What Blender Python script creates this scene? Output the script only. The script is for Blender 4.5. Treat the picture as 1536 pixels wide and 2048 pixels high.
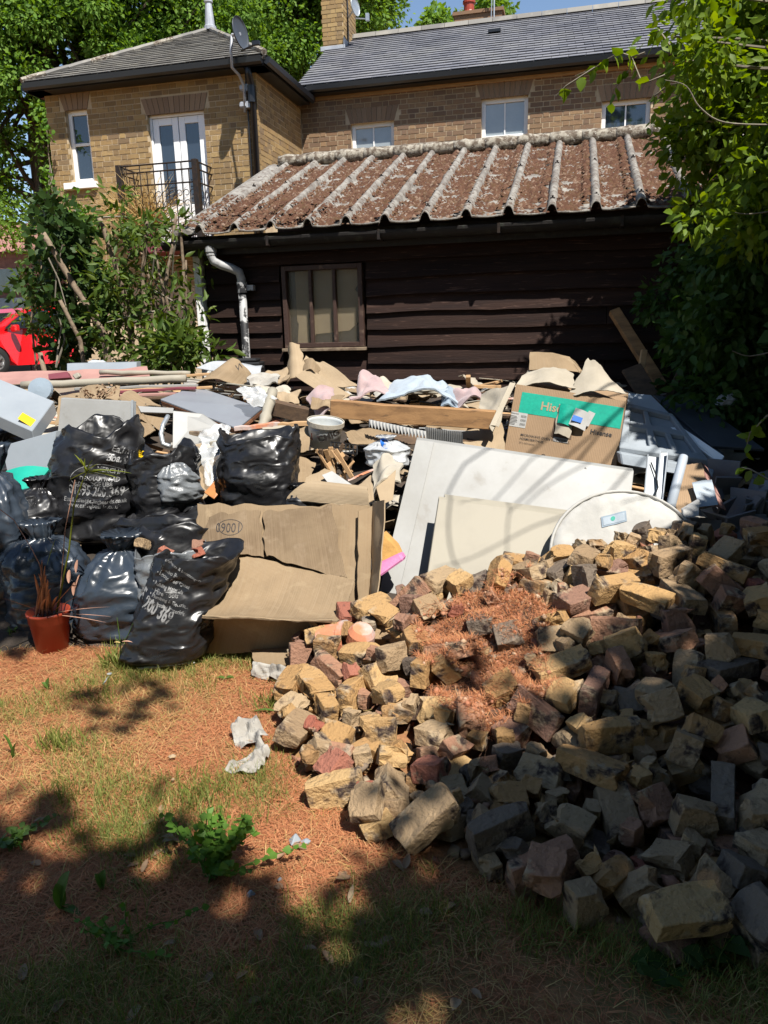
import bpy, bmesh, math, random
import numpy as np
from mathutils import Vector, Matrix, noise
from mathutils.bvhtree import BVHTree

for o in list(bpy.data.objects): bpy.data.objects.remove(o)
SC = bpy.context.scene
COL = SC.collection
rad = math.radians

# ---------------------------------------------------------------- camera
EYE = Vector((0, 0, 1.55)); FPX = 1500.0; PITCH = rad(13.65); ROLL = rad(1.43)
F_ = Vector((0, math.cos(PITCH), -math.sin(PITCH)))
_R = Vector((1, 0, 0)); _U = Vector((0, math.sin(PITCH), math.cos(PITCH)))
R_ = _R*math.cos(ROLL) - _U*math.sin(ROLL)
U_ = _U*math.cos(ROLL) + _R*math.sin(ROLL)
cam = bpy.data.cameras.new('camera'); camo = bpy.data.objects.new('camera', cam); COL.objects.link(camo)
cam.sensor_fit = 'VERTICAL'; cam.sensor_height = 36; cam.lens = 36*FPX/2048
cam.clip_start = .05; cam.clip_end = 2000
M = Matrix.Identity(4)
for i, a in enumerate((R_, U_, -F_)):
    for j in range(3): M[j][i] = a[j]
M.translation = EYE
camo.matrix_world = M
SC.camera = camo

# ---------------------------------------------------------------- sky and sun
SUN_EL, SUN_AZ = rad(56), rad(29)          # azimuth: to the right of straight behind the camera
SUN = Vector((math.sin(SUN_AZ)*math.cos(SUN_EL), -math.cos(SUN_AZ)*math.cos(SUN_EL), math.sin(SUN_EL)))
w = bpy.data.worlds.new('World'); SC.world = w; w.use_nodes = True
nt = w.node_tree
sky = nt.nodes.new('ShaderNodeTexSky'); sky.sky_type = 'NISHITA'; sky.sun_disc = False
sky.sun_elevation = SUN_EL; sky.sun_rotation = math.pi - SUN_AZ
sky.air_density = 1.0; sky.dust_density = .1; sky.ozone_density = 1.2; sky.altitude = 50
bg = nt.nodes['Background']; nt.links.new(sky.outputs[0], bg.inputs[0]); bg.inputs[1].default_value = .085
sl = bpy.data.lights.new('sun', 'SUN'); sl.energy = 5.0; sl.angle = rad(.53); sl.color = (1, .955, .88)
so = bpy.data.objects.new('sun', sl); COL.objects.link(so)
so.rotation_euler = (-SUN).to_track_quat('-Z', 'Y').to_euler(); so.location = SUN*30
SC.view_settings.view_transform = 'Standard'; SC.view_settings.look = 'None'
SC.view_settings.exposure = .87; SC.view_settings.gamma = 1; SC.view_settings.use_curve_mapping = False
SC.render.engine = 'CYCLES'
SC.cycles.use_denoising = True
SC.cycles.max_bounces = 6; SC.cycles.transparent_max_bounces = 8; SC.cycles.diffuse_bounces = 3
SC.cycles.glossy_bounces = 3; SC.cycles.transmission_bounces = 4; SC.cycles.caustics_reflective = False; SC.cycles.caustics_refractive = False

# ---------------------------------------------------------------- place helpers (photo ray meets a plane of the site)
def ray(px, py): return (F_*FPX + R_*(px-768) + U_*(1024-py)).normalized()
def P(px, py, Y):
    d = ray(px, py); return EYE + d*(Y/d.y)
def G(px, py, z=0.0):
    d = ray(px, py); return EYE + d*((z-EYE.z)/d.z)
def proj(p):
    v = Vector(p)-EYE; d = v.dot(F_)
    if d < .05: return (99999, 99999)
    return (768+FPX*v.dot(R_)/d, 1024-FPX*v.dot(U_)/d)
def inpoly(x, y, poly):
    c = False; n = len(poly); j = n-1
    for i in range(n):
        xi, yi = poly[i]; xj, yj = poly[j]
        if (yi > y) != (yj > y) and x < (xj-xi)*(y-yi)/(yj-yi)+xi: c = not c
        j = i
    return c

# ---------------------------------------------------------------- object helpers
def tag(o, label=None, cat=None, group=None, kind=None):
    if label: o['label'] = label
    if cat: o['category'] = cat
    if group: o['group'] = group
    if kind: o['kind'] = kind
    return o
def empty(name, loc=(0, 0, 0), rz=0, label=None, cat=None, group=None, parent=None):
    o = bpy.data.objects.new(name, None); COL.objects.link(o); o.empty_display_size = .1
    o.location = loc; o.rotation_euler = (0, 0, rz)
    if parent: o.parent = parent
    return tag(o, label, cat, group)
def under(o, parent, world=True):
    """mesh with world coordinates put under an unrotated parent"""
    o.parent = parent
    if world:
        L = Vector((0, 0, 0)); q = parent
        while q is not None:
            if q.type == 'EMPTY': L += Vector(q.location)
            elif q.parent is not None: L += Vector(q.location)
            q = q.parent
        o.location = -L
    return o
def add(name, V, F, mat, parent=None, smooth=False, world=True, uv=None, mats=None, midx=None):
    me = bpy.data.meshes.new(name); me.from_pydata([tuple(v) for v in V], [], [tuple(f) for f in F]); me.update()
    if smooth: me.polygons.foreach_set('use_smooth', [True]*len(me.polygons))
    o = bpy.data.objects.new(name, me); COL.objects.link(o)
    for m in (mats or [mat]): me.materials.append(m)
    if midx is not None: me.polygons.foreach_set('material_index', midx)
    if uv is not None:
        l = me.uv_layers.new(name='uv')
        arr = np.array([uv[i] for f in F for i in f], dtype=np.float32).ravel()
        l.data.foreach_set('uv', arr)
    if parent is not None: under(o, parent, world)
    return o
def fastmesh(name, V, Fa, mat, parent=None, tint=None, smooth=False, world=True):
    """numpy verts (n,3) and equal-sided faces (m,k)"""
    me = bpy.data.meshes.new(name); n = len(V); m, k = Fa.shape
    me.vertices.add(n); me.vertices.foreach_set('co', np.asarray(V, dtype=np.float32).ravel())
    me.loops.add(m*k); me.loops.foreach_set('vertex_index', Fa.astype(np.int32).ravel())
    me.polygons.add(m); me.polygons.foreach_set('loop_start', np.arange(0, m*k, k, dtype=np.int32))
    me.polygons.foreach_set('loop_total', np.full(m, k, dtype=np.int32))
    if smooth: me.polygons.foreach_set('use_smooth', np.ones(m, dtype=bool))
    me.update(calc_edges=True)
    if tint is not None:
        a = me.attributes.new('tint', 'FLOAT', 'POINT'); a.data.foreach_set('value', np.asarray(tint, dtype=np.float32))
    o = bpy.data.objects.new(name, me); COL.objects.link(o); me.materials.append(mat)
    if parent is not None: under(o, parent, world)
    return o

class MB:
    """collects simple shapes into one mesh"""
    def __init__(s): s.V = []; s.F = []; s.T = []
    def add(s, V, F, t=0.):
        n = len(s.V); s.V += [tuple(v) for v in V]; s.F += [tuple(i+n for i in f) for f in F]; s.T += [t]*len(V); return s
    def hexa(s, p, t=0.):      # 8 points, bottom loop then top loop
        return s.add(p, [(3, 2, 1, 0), (4, 5, 6, 7), (0, 1, 5, 4), (1, 2, 6, 5), (2, 3, 7, 6), (3, 0, 4, 7)], t)
    def box(s, c, sz, rot=None, t=0.):
        x, y, z = sz[0]/2, sz[1]/2, sz[2]/2; c = Vector(c)
        p = [Vector(q) for q in ((-x, -y, -z), (x, -y, -z), (x, y, -z), (-x, y, -z), (-x, -y, z), (x, -y, z), (x, y, z), (-x, y, z))]
        if rot is not None: p = [rot @ q for q in p]
        return s.hexa([c+q for q in p], t)
    def b2(s, a, b, t=0.):
        return s.box([(a[i]+b[i])/2 for i in range(3)], [abs(b[i]-a[i]) for i in range(3)], None, t)
    def tube(s, path, r, seg=8, cap=True, t=0.):
        path = [Vector(p) for p in path]; n = len(path)
        if not hasattr(r, '__len__'): r = [r]*n
        prev = None; V = []; F = []
        for i, p in enumerate(path):
            d = (path[min(i+1, n-1)]-path[max(i-1, 0)]).normalized()
            if prev is None:
                a = Vector((0, 0, 1)) if abs(d.z) < .9 else Vector((1, 0, 0)); x = d.cross(a).normalized()
            else: x = (prev - d*prev.dot(d)).normalized()
            prev = x; y = d.cross(x)
            for k in range(seg):
                an = 2*math.pi*k/seg; V.append(p + (x*math.cos(an)+y*math.sin(an))*r[i])
        for i in range(n-1):
            for k in range(seg):
                k2 = (k+1) % seg; F.append((i*seg+k, i*seg+k2, (i+1)*seg+k2, (i+1)*seg+k))
        if cap: F.append(tuple(range(seg-1, -1, -1))); F.append(tuple((n-1)*seg+k for k in range(seg)))
        return s.add(V, F, t)
    def lathe(s, prof, c, seg=24, axis=None):
        """prof: (r, h) list about axis through c"""
        c = Vector(c); a = Vector(axis or (0, 0, 1)).normalized()
        x = a.cross(Vector((0, 1, 0)) if abs(a.y) < .9 else Vector((1, 0, 0))).normalized(); y = a.cross(x)
        V = []; F = []
        for r, h in prof:
            for k in range(seg):
                an = 2*math.pi*k/seg; V.append(c + a*h + (x*math.cos(an)+y*math.sin(an))*r)
        for i in range(len(prof)-1):
            for k in range(seg):
                k2 = (k+1) % seg; F.append((i*seg+k, i*seg+k2, (i+1)*seg+k2, (i+1)*seg+k))
        return s.add(V, F)
    def build(s, name, mat, parent=None, smooth=False, world=True, bevel=0, attr=False):
        o = add(name, s.V, s.F, mat, parent, smooth, world)
        me = o.data
        if attr:
            a = me.attributes.new('tint', 'FLOAT', 'POINT'); a.data.foreach_set('value', s.T)
        if bevel or not smooth:
            bm = bmesh.new(); bm.from_mesh(me)
            bmesh.ops.recalc_face_normals(bm, faces=bm.faces)
            if bevel: bmesh.ops.bevel(bm, geom=list(bm.edges), offset=bevel, segments=1, affect='EDGES', clamp_overlap=True)
            bm.to_mesh(me); bm.free()
        return o

def smooth_path(q, n=5):
    q = [Vector(p) for p in q]; out = []
    for i in range(len(q)-1):
        a, b, c, d = q[max(0, i-1)], q[i], q[i+1], q[min(len(q)-1, i+2)]
        for k in range(n):
            t = k/n; out.append(.5*((2*b)+(c-a)*t+(2*a-5*b+4*c-d)*t*t+(3*b-a-3*c+d)*t**3))
    return out+[q[-1]]
def nz(p, f=1., s=0): return noise.noise(Vector(p)*f + Vector((s*7.31, s*3.17, s*5.77)))

def sheet(name, c4, mat, th=.004, nu=10, nv=10, bu=0, bv=0, wav=0, wf=4, torn=0, seed=0, parent=None, crease=0, skew=0, mats=None, smooth=True, asym=0):
    """a bent sheet from four corners (top left, top right, bottom right, bottom left)"""
    a, b, c, d = [Vector(p) for p in c4]
    N = ((b-a).cross(d-a) + (c-b).cross(c-d)*1e-6).normalized()
    if N.dot(EYE-(a+b+c+d)/4) < 0: N = -N
    W = ((b-a).length+(c-d).length)/2; H = ((d-a).length+(c-b).length)/2
    fr = []; uv = []; rnd = random.Random(seed)
    for j in range(nv+1):
        v = j/nv
        for i in range(nu+1):
            u = i/nu
            uu, vv = u, v
            if torn:
                if i in (0, nu): uu += torn/W*nz((0, v*H*14, seed), 1)*1.6
                if j in (0, nv): vv += torn/H*(nz((u*W*14, 3, seed), 1)*1.6+nz((u*W*45, 9, seed), 1)*.6)
            p = (a*(1-uu)+b*uu)*(1-vv) + (d*(1-uu)+c*uu)*vv
            dd = bu*math.sin(math.pi*u)*(1-asym+asym*v) + bv*math.sin(math.pi*v)
            if wav: dd += wav*(nz((u*W, v*H, seed), wf, seed)+.5*nz((u*W, v*H, seed+3), wf*2.3, seed))
            if crease: dd += crease*(abs(nz((u*W, v*H, seed), wf*1.3, seed+5))*2-.4)
            fr.append(p+N*dd); uv.append((u*W, v*H))
    n = len(fr); V = fr + [p-N*th for p in fr]; UV = uv+uv; F = []
    I = lambda i, j: j*(nu+1)+i
    up = (fr[1]-fr[0]).cross(fr[nu+1]-fr[0]).dot(N) > 0
    for j in range(nv):
        for i in range(nu):
            q = (I(i, j), I(i+1, j), I(i+1, j+1), I(i, j+1))
            if not up: q = q[::-1]
            F.append(q); F.append(tuple(n+k for k in q[::-1]))
    ns = len(F)
    loop = [I(i, 0) for i in range(nu+1)] + [I(nu, j) for j in range(1, nv+1)] + [I(i, nv) for i in range(nu-1, -1, -1)] + [I(0, j) for j in range(nv-1, 0, -1)]
    base = len(V); L = len(loop)
    V += [V[k] for k in loop] + [V[k+n] for k in loop]; UV += [UV[k] for k in loop]*2
    for k in range(L):
        k2 = (k+1) % L; q = (base+k, base+L+k, base+L+k2, base+k2)
        F.append(q if up else q[::-1])
    o = add(name, V, F, mat, parent, uv=UV, mats=mats, midx=([0]*ns+[1]*L) if mats else None)
    if smooth: o.data.polygons.foreach_set('use_smooth', [True]*ns+[False]*L)
    return o
def slab(name, c4, depth, mat, parent=None, bevel=.002, mats=None):
    """board from four front corners pushed back by a vector"""
    c4 = [Vector(p) for p in c4]; d = Vector(depth)
    m = MB(); m.hexa([c4[3], c4[2], c4[2]+d, c4[3]+d, c4[0], c4[1], c4[1]+d, c4[0]+d])
    o = m.build(name, mat, parent, bevel=bevel)
    return o
def beam(name, A, B, wd, t, mat, up=(0, 0, 1), parent=None, bevel=.003, wob=0, seed=0):
    A, B = Vector(A), Vector(B); d = (B-A).normalized(); x = d.cross(Vector(up)).normalized(); y = x.cross(d)
    m = MB(); n = 6 if wob else 1
    for i in range(n):
        a = A.lerp(B, i/n); b = A.lerp(B, (i+1)/n)
        oa = y*wob*nz((i, seed, 0), .7)*(1 if 0 < i else .5); ob = y*wob*nz((i+1, seed, 0), .7)
        if i == 0:
            ring = [a+oa+x*s*wd/2+y*r*t/2 for s, r in ((-1, -1), (1, -1), (1, 1), (-1, 1))]; m.V += [tuple(q) for q in ring]; m.F.append((3, 2, 1, 0)); m.T += [0]*4
        k = len(m.V); ring = [b+ob+x*s*wd/2+y*r*t/2 for s, r in ((-1, -1), (1, -1), (1, 1), (-1, 1))]
        m.V += [tuple(q) for q in ring]; m.T += [0]*4
        for q in range(4): m.F.append((k-4+q, k-4+(q+1) % 4, k+(q+1) % 4, k+q))
    m.F.append(tuple(len(m.V)-4+q for q in range(4)))
    return m.build(name, mat, parent, bevel=bevel)
def text_verts(txt, size=1., bold=0.0, align='LEFT'):
    c = bpy.data.curves.new('t', 'FONT'); c.body = txt; c.size = size; c.offset = bold*size; c.align_x = align; c.resolution_u = 2
    o = bpy.data.objects.new('t', c); COL.objects.link(o)
    me = bpy.data.meshes.new_from_object(o)
    V = [tuple(v.co) for v in me.vertices]; F = [tuple(p.vertices) for p in me.polygons]
    bpy.data.objects.remove(o); bpy.data.meshes.remove(me); bpy.data.curves.remove(c)
    return V, F
def bvh_of(o): return BVHTree.FromPolygons([v.co.copy() for v in o.data.vertices], [tuple(p.vertices) for p in o.data.polygons])
def wrap(name, V, F, o, bvh, org, X, Y, mat, off=.0025, reach=.5):
    """lay a flat print on a part's own surface"""
    X = Vector(X).normalized(); Y = Vector(Y).normalized(); N = X.cross(Y).normalized(); org = Vector(org)
    out = []
    for v in V:
        p = org + X*v[0] + Y*v[1]
        h = bvh.ray_cast(p+N*reach, -N, reach*2)
        out.append((h[0]+N*off) if h[0] is not None else None)
    F = [f for f in F if all(out[i] is not None for i in f)]
    use = sorted({i for f in F for i in f}); re_ = {k: i for i, k in enumerate(use)}
    out = [out[i] for i in use]; F = [tuple(re_[i] for i in f) for f in F]
    par = o if o.parent is None else o
    q = add(name, out, F, mat)
    q.parent = par; q.location = (0, 0, 0)
    return q
def clone(o, parent=None):
    c = o.copy(); COL.objects.link(c)
    if parent is not None: c.parent = parent
    return c
# ---------------------------------------------------------------- materials
def mat(name, col, rough=.8, col2=None, scale=4., mix=(.35, .65), col3=None, scale3=12., mix3=(.6, .68), bump=0., bscale=40., bdist=.01,
        spec=.3, metal=0., rnd=0., ramp=None, coords='Object', stretch=(1, 1, 1), trans=0., coat=0., alpha=1., corr=0., corr_s=55., emit=None, streak=None, wrinkle=0., detail=5., tintmix=0., rough2=None, sheen=0.):
    m = bpy.data.materials.new(name); m.use_nodes = True; t = m.node_tree; N = t.nodes; L = t.links
    b = N['Principled BSDF']; out = N['Material Output']
    tc = N.new('ShaderNodeTexCoord'); mp = N.new('ShaderNodeMapping'); L.new(tc.outputs[coords], mp.inputs[0])
    mp.inputs['Scale'].default_value = stretch
    def noi(sc, det=detail, dist=0.):
        n = N.new('ShaderNodeTexNoise'); n.inputs['Scale'].default_value = sc; n.inputs['Detail'].default_value = det; n.inputs['Distortion'].default_value = dist
        n.inputs['Roughness'].default_value = .6
        L.new(mp.outputs[0], n.inputs['Vector']); return n
    def rng(s, a, bb):
        r = N.new('ShaderNodeMapRange'); r.inputs[1].default_value = a; r.inputs[2].default_value = bb; L.new(s, r.inputs[0]); return r.outputs[0]
    def mixc(f, a, bb):
        x = N.new('ShaderNodeMix'); x.data_type = 'RGBA'
        if hasattr(f, 'links'): L.new(f, x.inputs[0])
        else: x.inputs[0].default_value = f
        for k, v in ((6, a), (7, bb)):
            if hasattr(v, 'links'): L.new(v, x.inputs[k])
            else: x.inputs[k].default_value = (*v, 1)
        return x.outputs[2]
    c = col
    if ramp:                                   # a colour per object or per piece
        oi = N.new('ShaderNodeObjectInfo'); at = N.new('ShaderNodeAttribute'); at.attribute_name = 'tint'
        ad = N.new('ShaderNodeMath'); ad.operation = 'ADD'; L.new(oi.outputs['Random'], ad.inputs[0]); L.new(at.outputs['Fac'], ad.inputs[1])
        fr = N.new('ShaderNodeMath'); fr.operation = 'FRACT'; L.new(ad.outputs[0], fr.inputs[0])
        cr = N.new('ShaderNodeValToRGB'); L.new(fr.outputs[0], cr.inputs[0]); e = cr.color_ramp.elements
        e[0].position = 0; e[0].color = (*ramp[0], 1); e[1].position = 1; e[1].color = (*ramp[-1], 1)
        for i, k in enumerate(ramp[1:-1]):
            q = e.new((i+1)/(len(ramp)-1)); q.color = (*k, 1)
        c = cr.outputs[0]
    if col2: c = mixc(rng(noi(scale).outputs[0], *mix), c, col2)
    if col3: c = mixc(rng(noi(scale3, 4, .4).outputs[0], *mix3), c, col3)
    if streak:                                 # marks running along a sheet's flutes
        sm = N.new('ShaderNodeMapping'); L.new(tc.outputs['UV'], sm.inputs[0]); sm.inputs['Scale'].default_value = (190, 1.4, 1)
        sn = N.new('ShaderNodeTexNoise'); sn.inputs['Scale'].default_value = 1; sn.inputs['Detail'].default_value = 4; L.new(sm.outputs[0], sn.inputs['Vector'])
        c = mixc(rng(sn.outputs[0], .40, .95), c, streak)
    if rnd:
        oi2 = N.new('ShaderNodeObjectInfo'); hv = N.new('ShaderNodeHueSaturation')
        L.new(rng(oi2.outputs['Random'], 0, 1), hv.inputs['Value'])
        r = N.new('ShaderNodeMapRange'); r.inputs[3].default_value = 1-rnd; r.inputs[4].default_value = 1+rnd; L.new(oi2.outputs['Random'], r.inputs[0]); L.new(r.outputs[0], hv.inputs['Value'])
        if hasattr(c, 'links'): L.new(c, hv.inputs['Color'])
        else: hv.inputs['Color'].default_value = (*c, 1)
        c = hv.outputs[0]
    if hasattr(c, 'links'): L.new(c, b.inputs['Base Color'])
    else: b.inputs['Base Color'].default_value = (*c, 1)
    b.inputs['Roughness'].default_value = rough; b.inputs['Specular IOR Level'].default_value = spec; b.inputs['Metallic'].default_value = metal
    if rough2 is not None:
        r = N.new('ShaderNodeMapRange'); r.inputs[1].default_value = .35; r.inputs[2].default_value = .65; r.inputs[3].default_value = rough; r.inputs[4].default_value = rough2
        L.new(noi(scale*2).outputs[0], r.inputs[0]); L.new(r.outputs[0], b.inputs['Roughness'])
    b.inputs['Coat Weight'].default_value = coat; b.inputs['Alpha'].default_value = alpha
    b.inputs['Transmission Weight'].default_value = trans
    if sheen: b.inputs['Sheen Weight'].default_value = sheen
    nrm = None
    if bump:
        bp = N.new('ShaderNodeBump'); bp.inputs['Strength'].default_value = bump; bp.inputs['Distance'].default_value = bdist
        bn = noi(bscale, 6, wrinkle)
        if wrinkle: bn.noise_type = 'RIDGED_MULTIFRACTAL'; bn.inputs['Detail'].default_value = 3
        L.new(bn.outputs[0], bp.inputs['Height']); nrm = bp.outputs[0]
    if corr:
        wv = N.new('ShaderNodeTexWave'); wv.inputs['Scale'].default_value = corr_s; wv.inputs['Distortion'].default_value = .6; wv.inputs['Detail'].default_value = 1
        L.new(tc.outputs['UV'], wv.inputs['Vector'])
        bp2 = N.new('ShaderNodeBump'); bp2.inputs['Strength'].default_value = corr; bp2.inputs['Distance'].default_value = .005
        L.new(wv.outputs[1], bp2.inputs['Height'])
        if nrm is not None: L.new(nrm, bp2.inputs['Normal'])
        nrm = bp2.outputs[0]
    if nrm is not None: L.new(nrm, b.inputs['Normal'])
    if emit: b.inputs['Emission Color'].default_value = (*emit, 1); b.inputs['Emission Strength'].default_value = 1
    return m
def leafmat(name, ramp, transl=.35, rough=.45, spec=.35):
    m = mat(name, ramp[0], rough, ramp=ramp, spec=spec)
    t = m.node_tree; N = t.nodes; L = t.links; b = N['Principled BSDF']; out = N['Material Output']
    tr = N.new('ShaderNodeBsdfTranslucent'); mx = N.new('ShaderNodeMixShader'); mx.inputs[0].default_value = transl
    src = b.inputs['Base Color'].links[0].from_socket
    hs = N.new('ShaderNodeHueSaturation'); hs.inputs['Hue'].default_value = .485; hs.inputs['Saturation'].default_value = 1.15; hs.inputs['Value'].default_value = 1.5
    L.new(src, hs.inputs['Color']); L.new(hs.outputs[0], tr.inputs[0])
    L.new(b.outputs[0], mx.inputs[1]); L.new(tr.outputs[0], mx.inputs[2]); L.new(mx.outputs[0], out.inputs[0])
    return m

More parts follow.
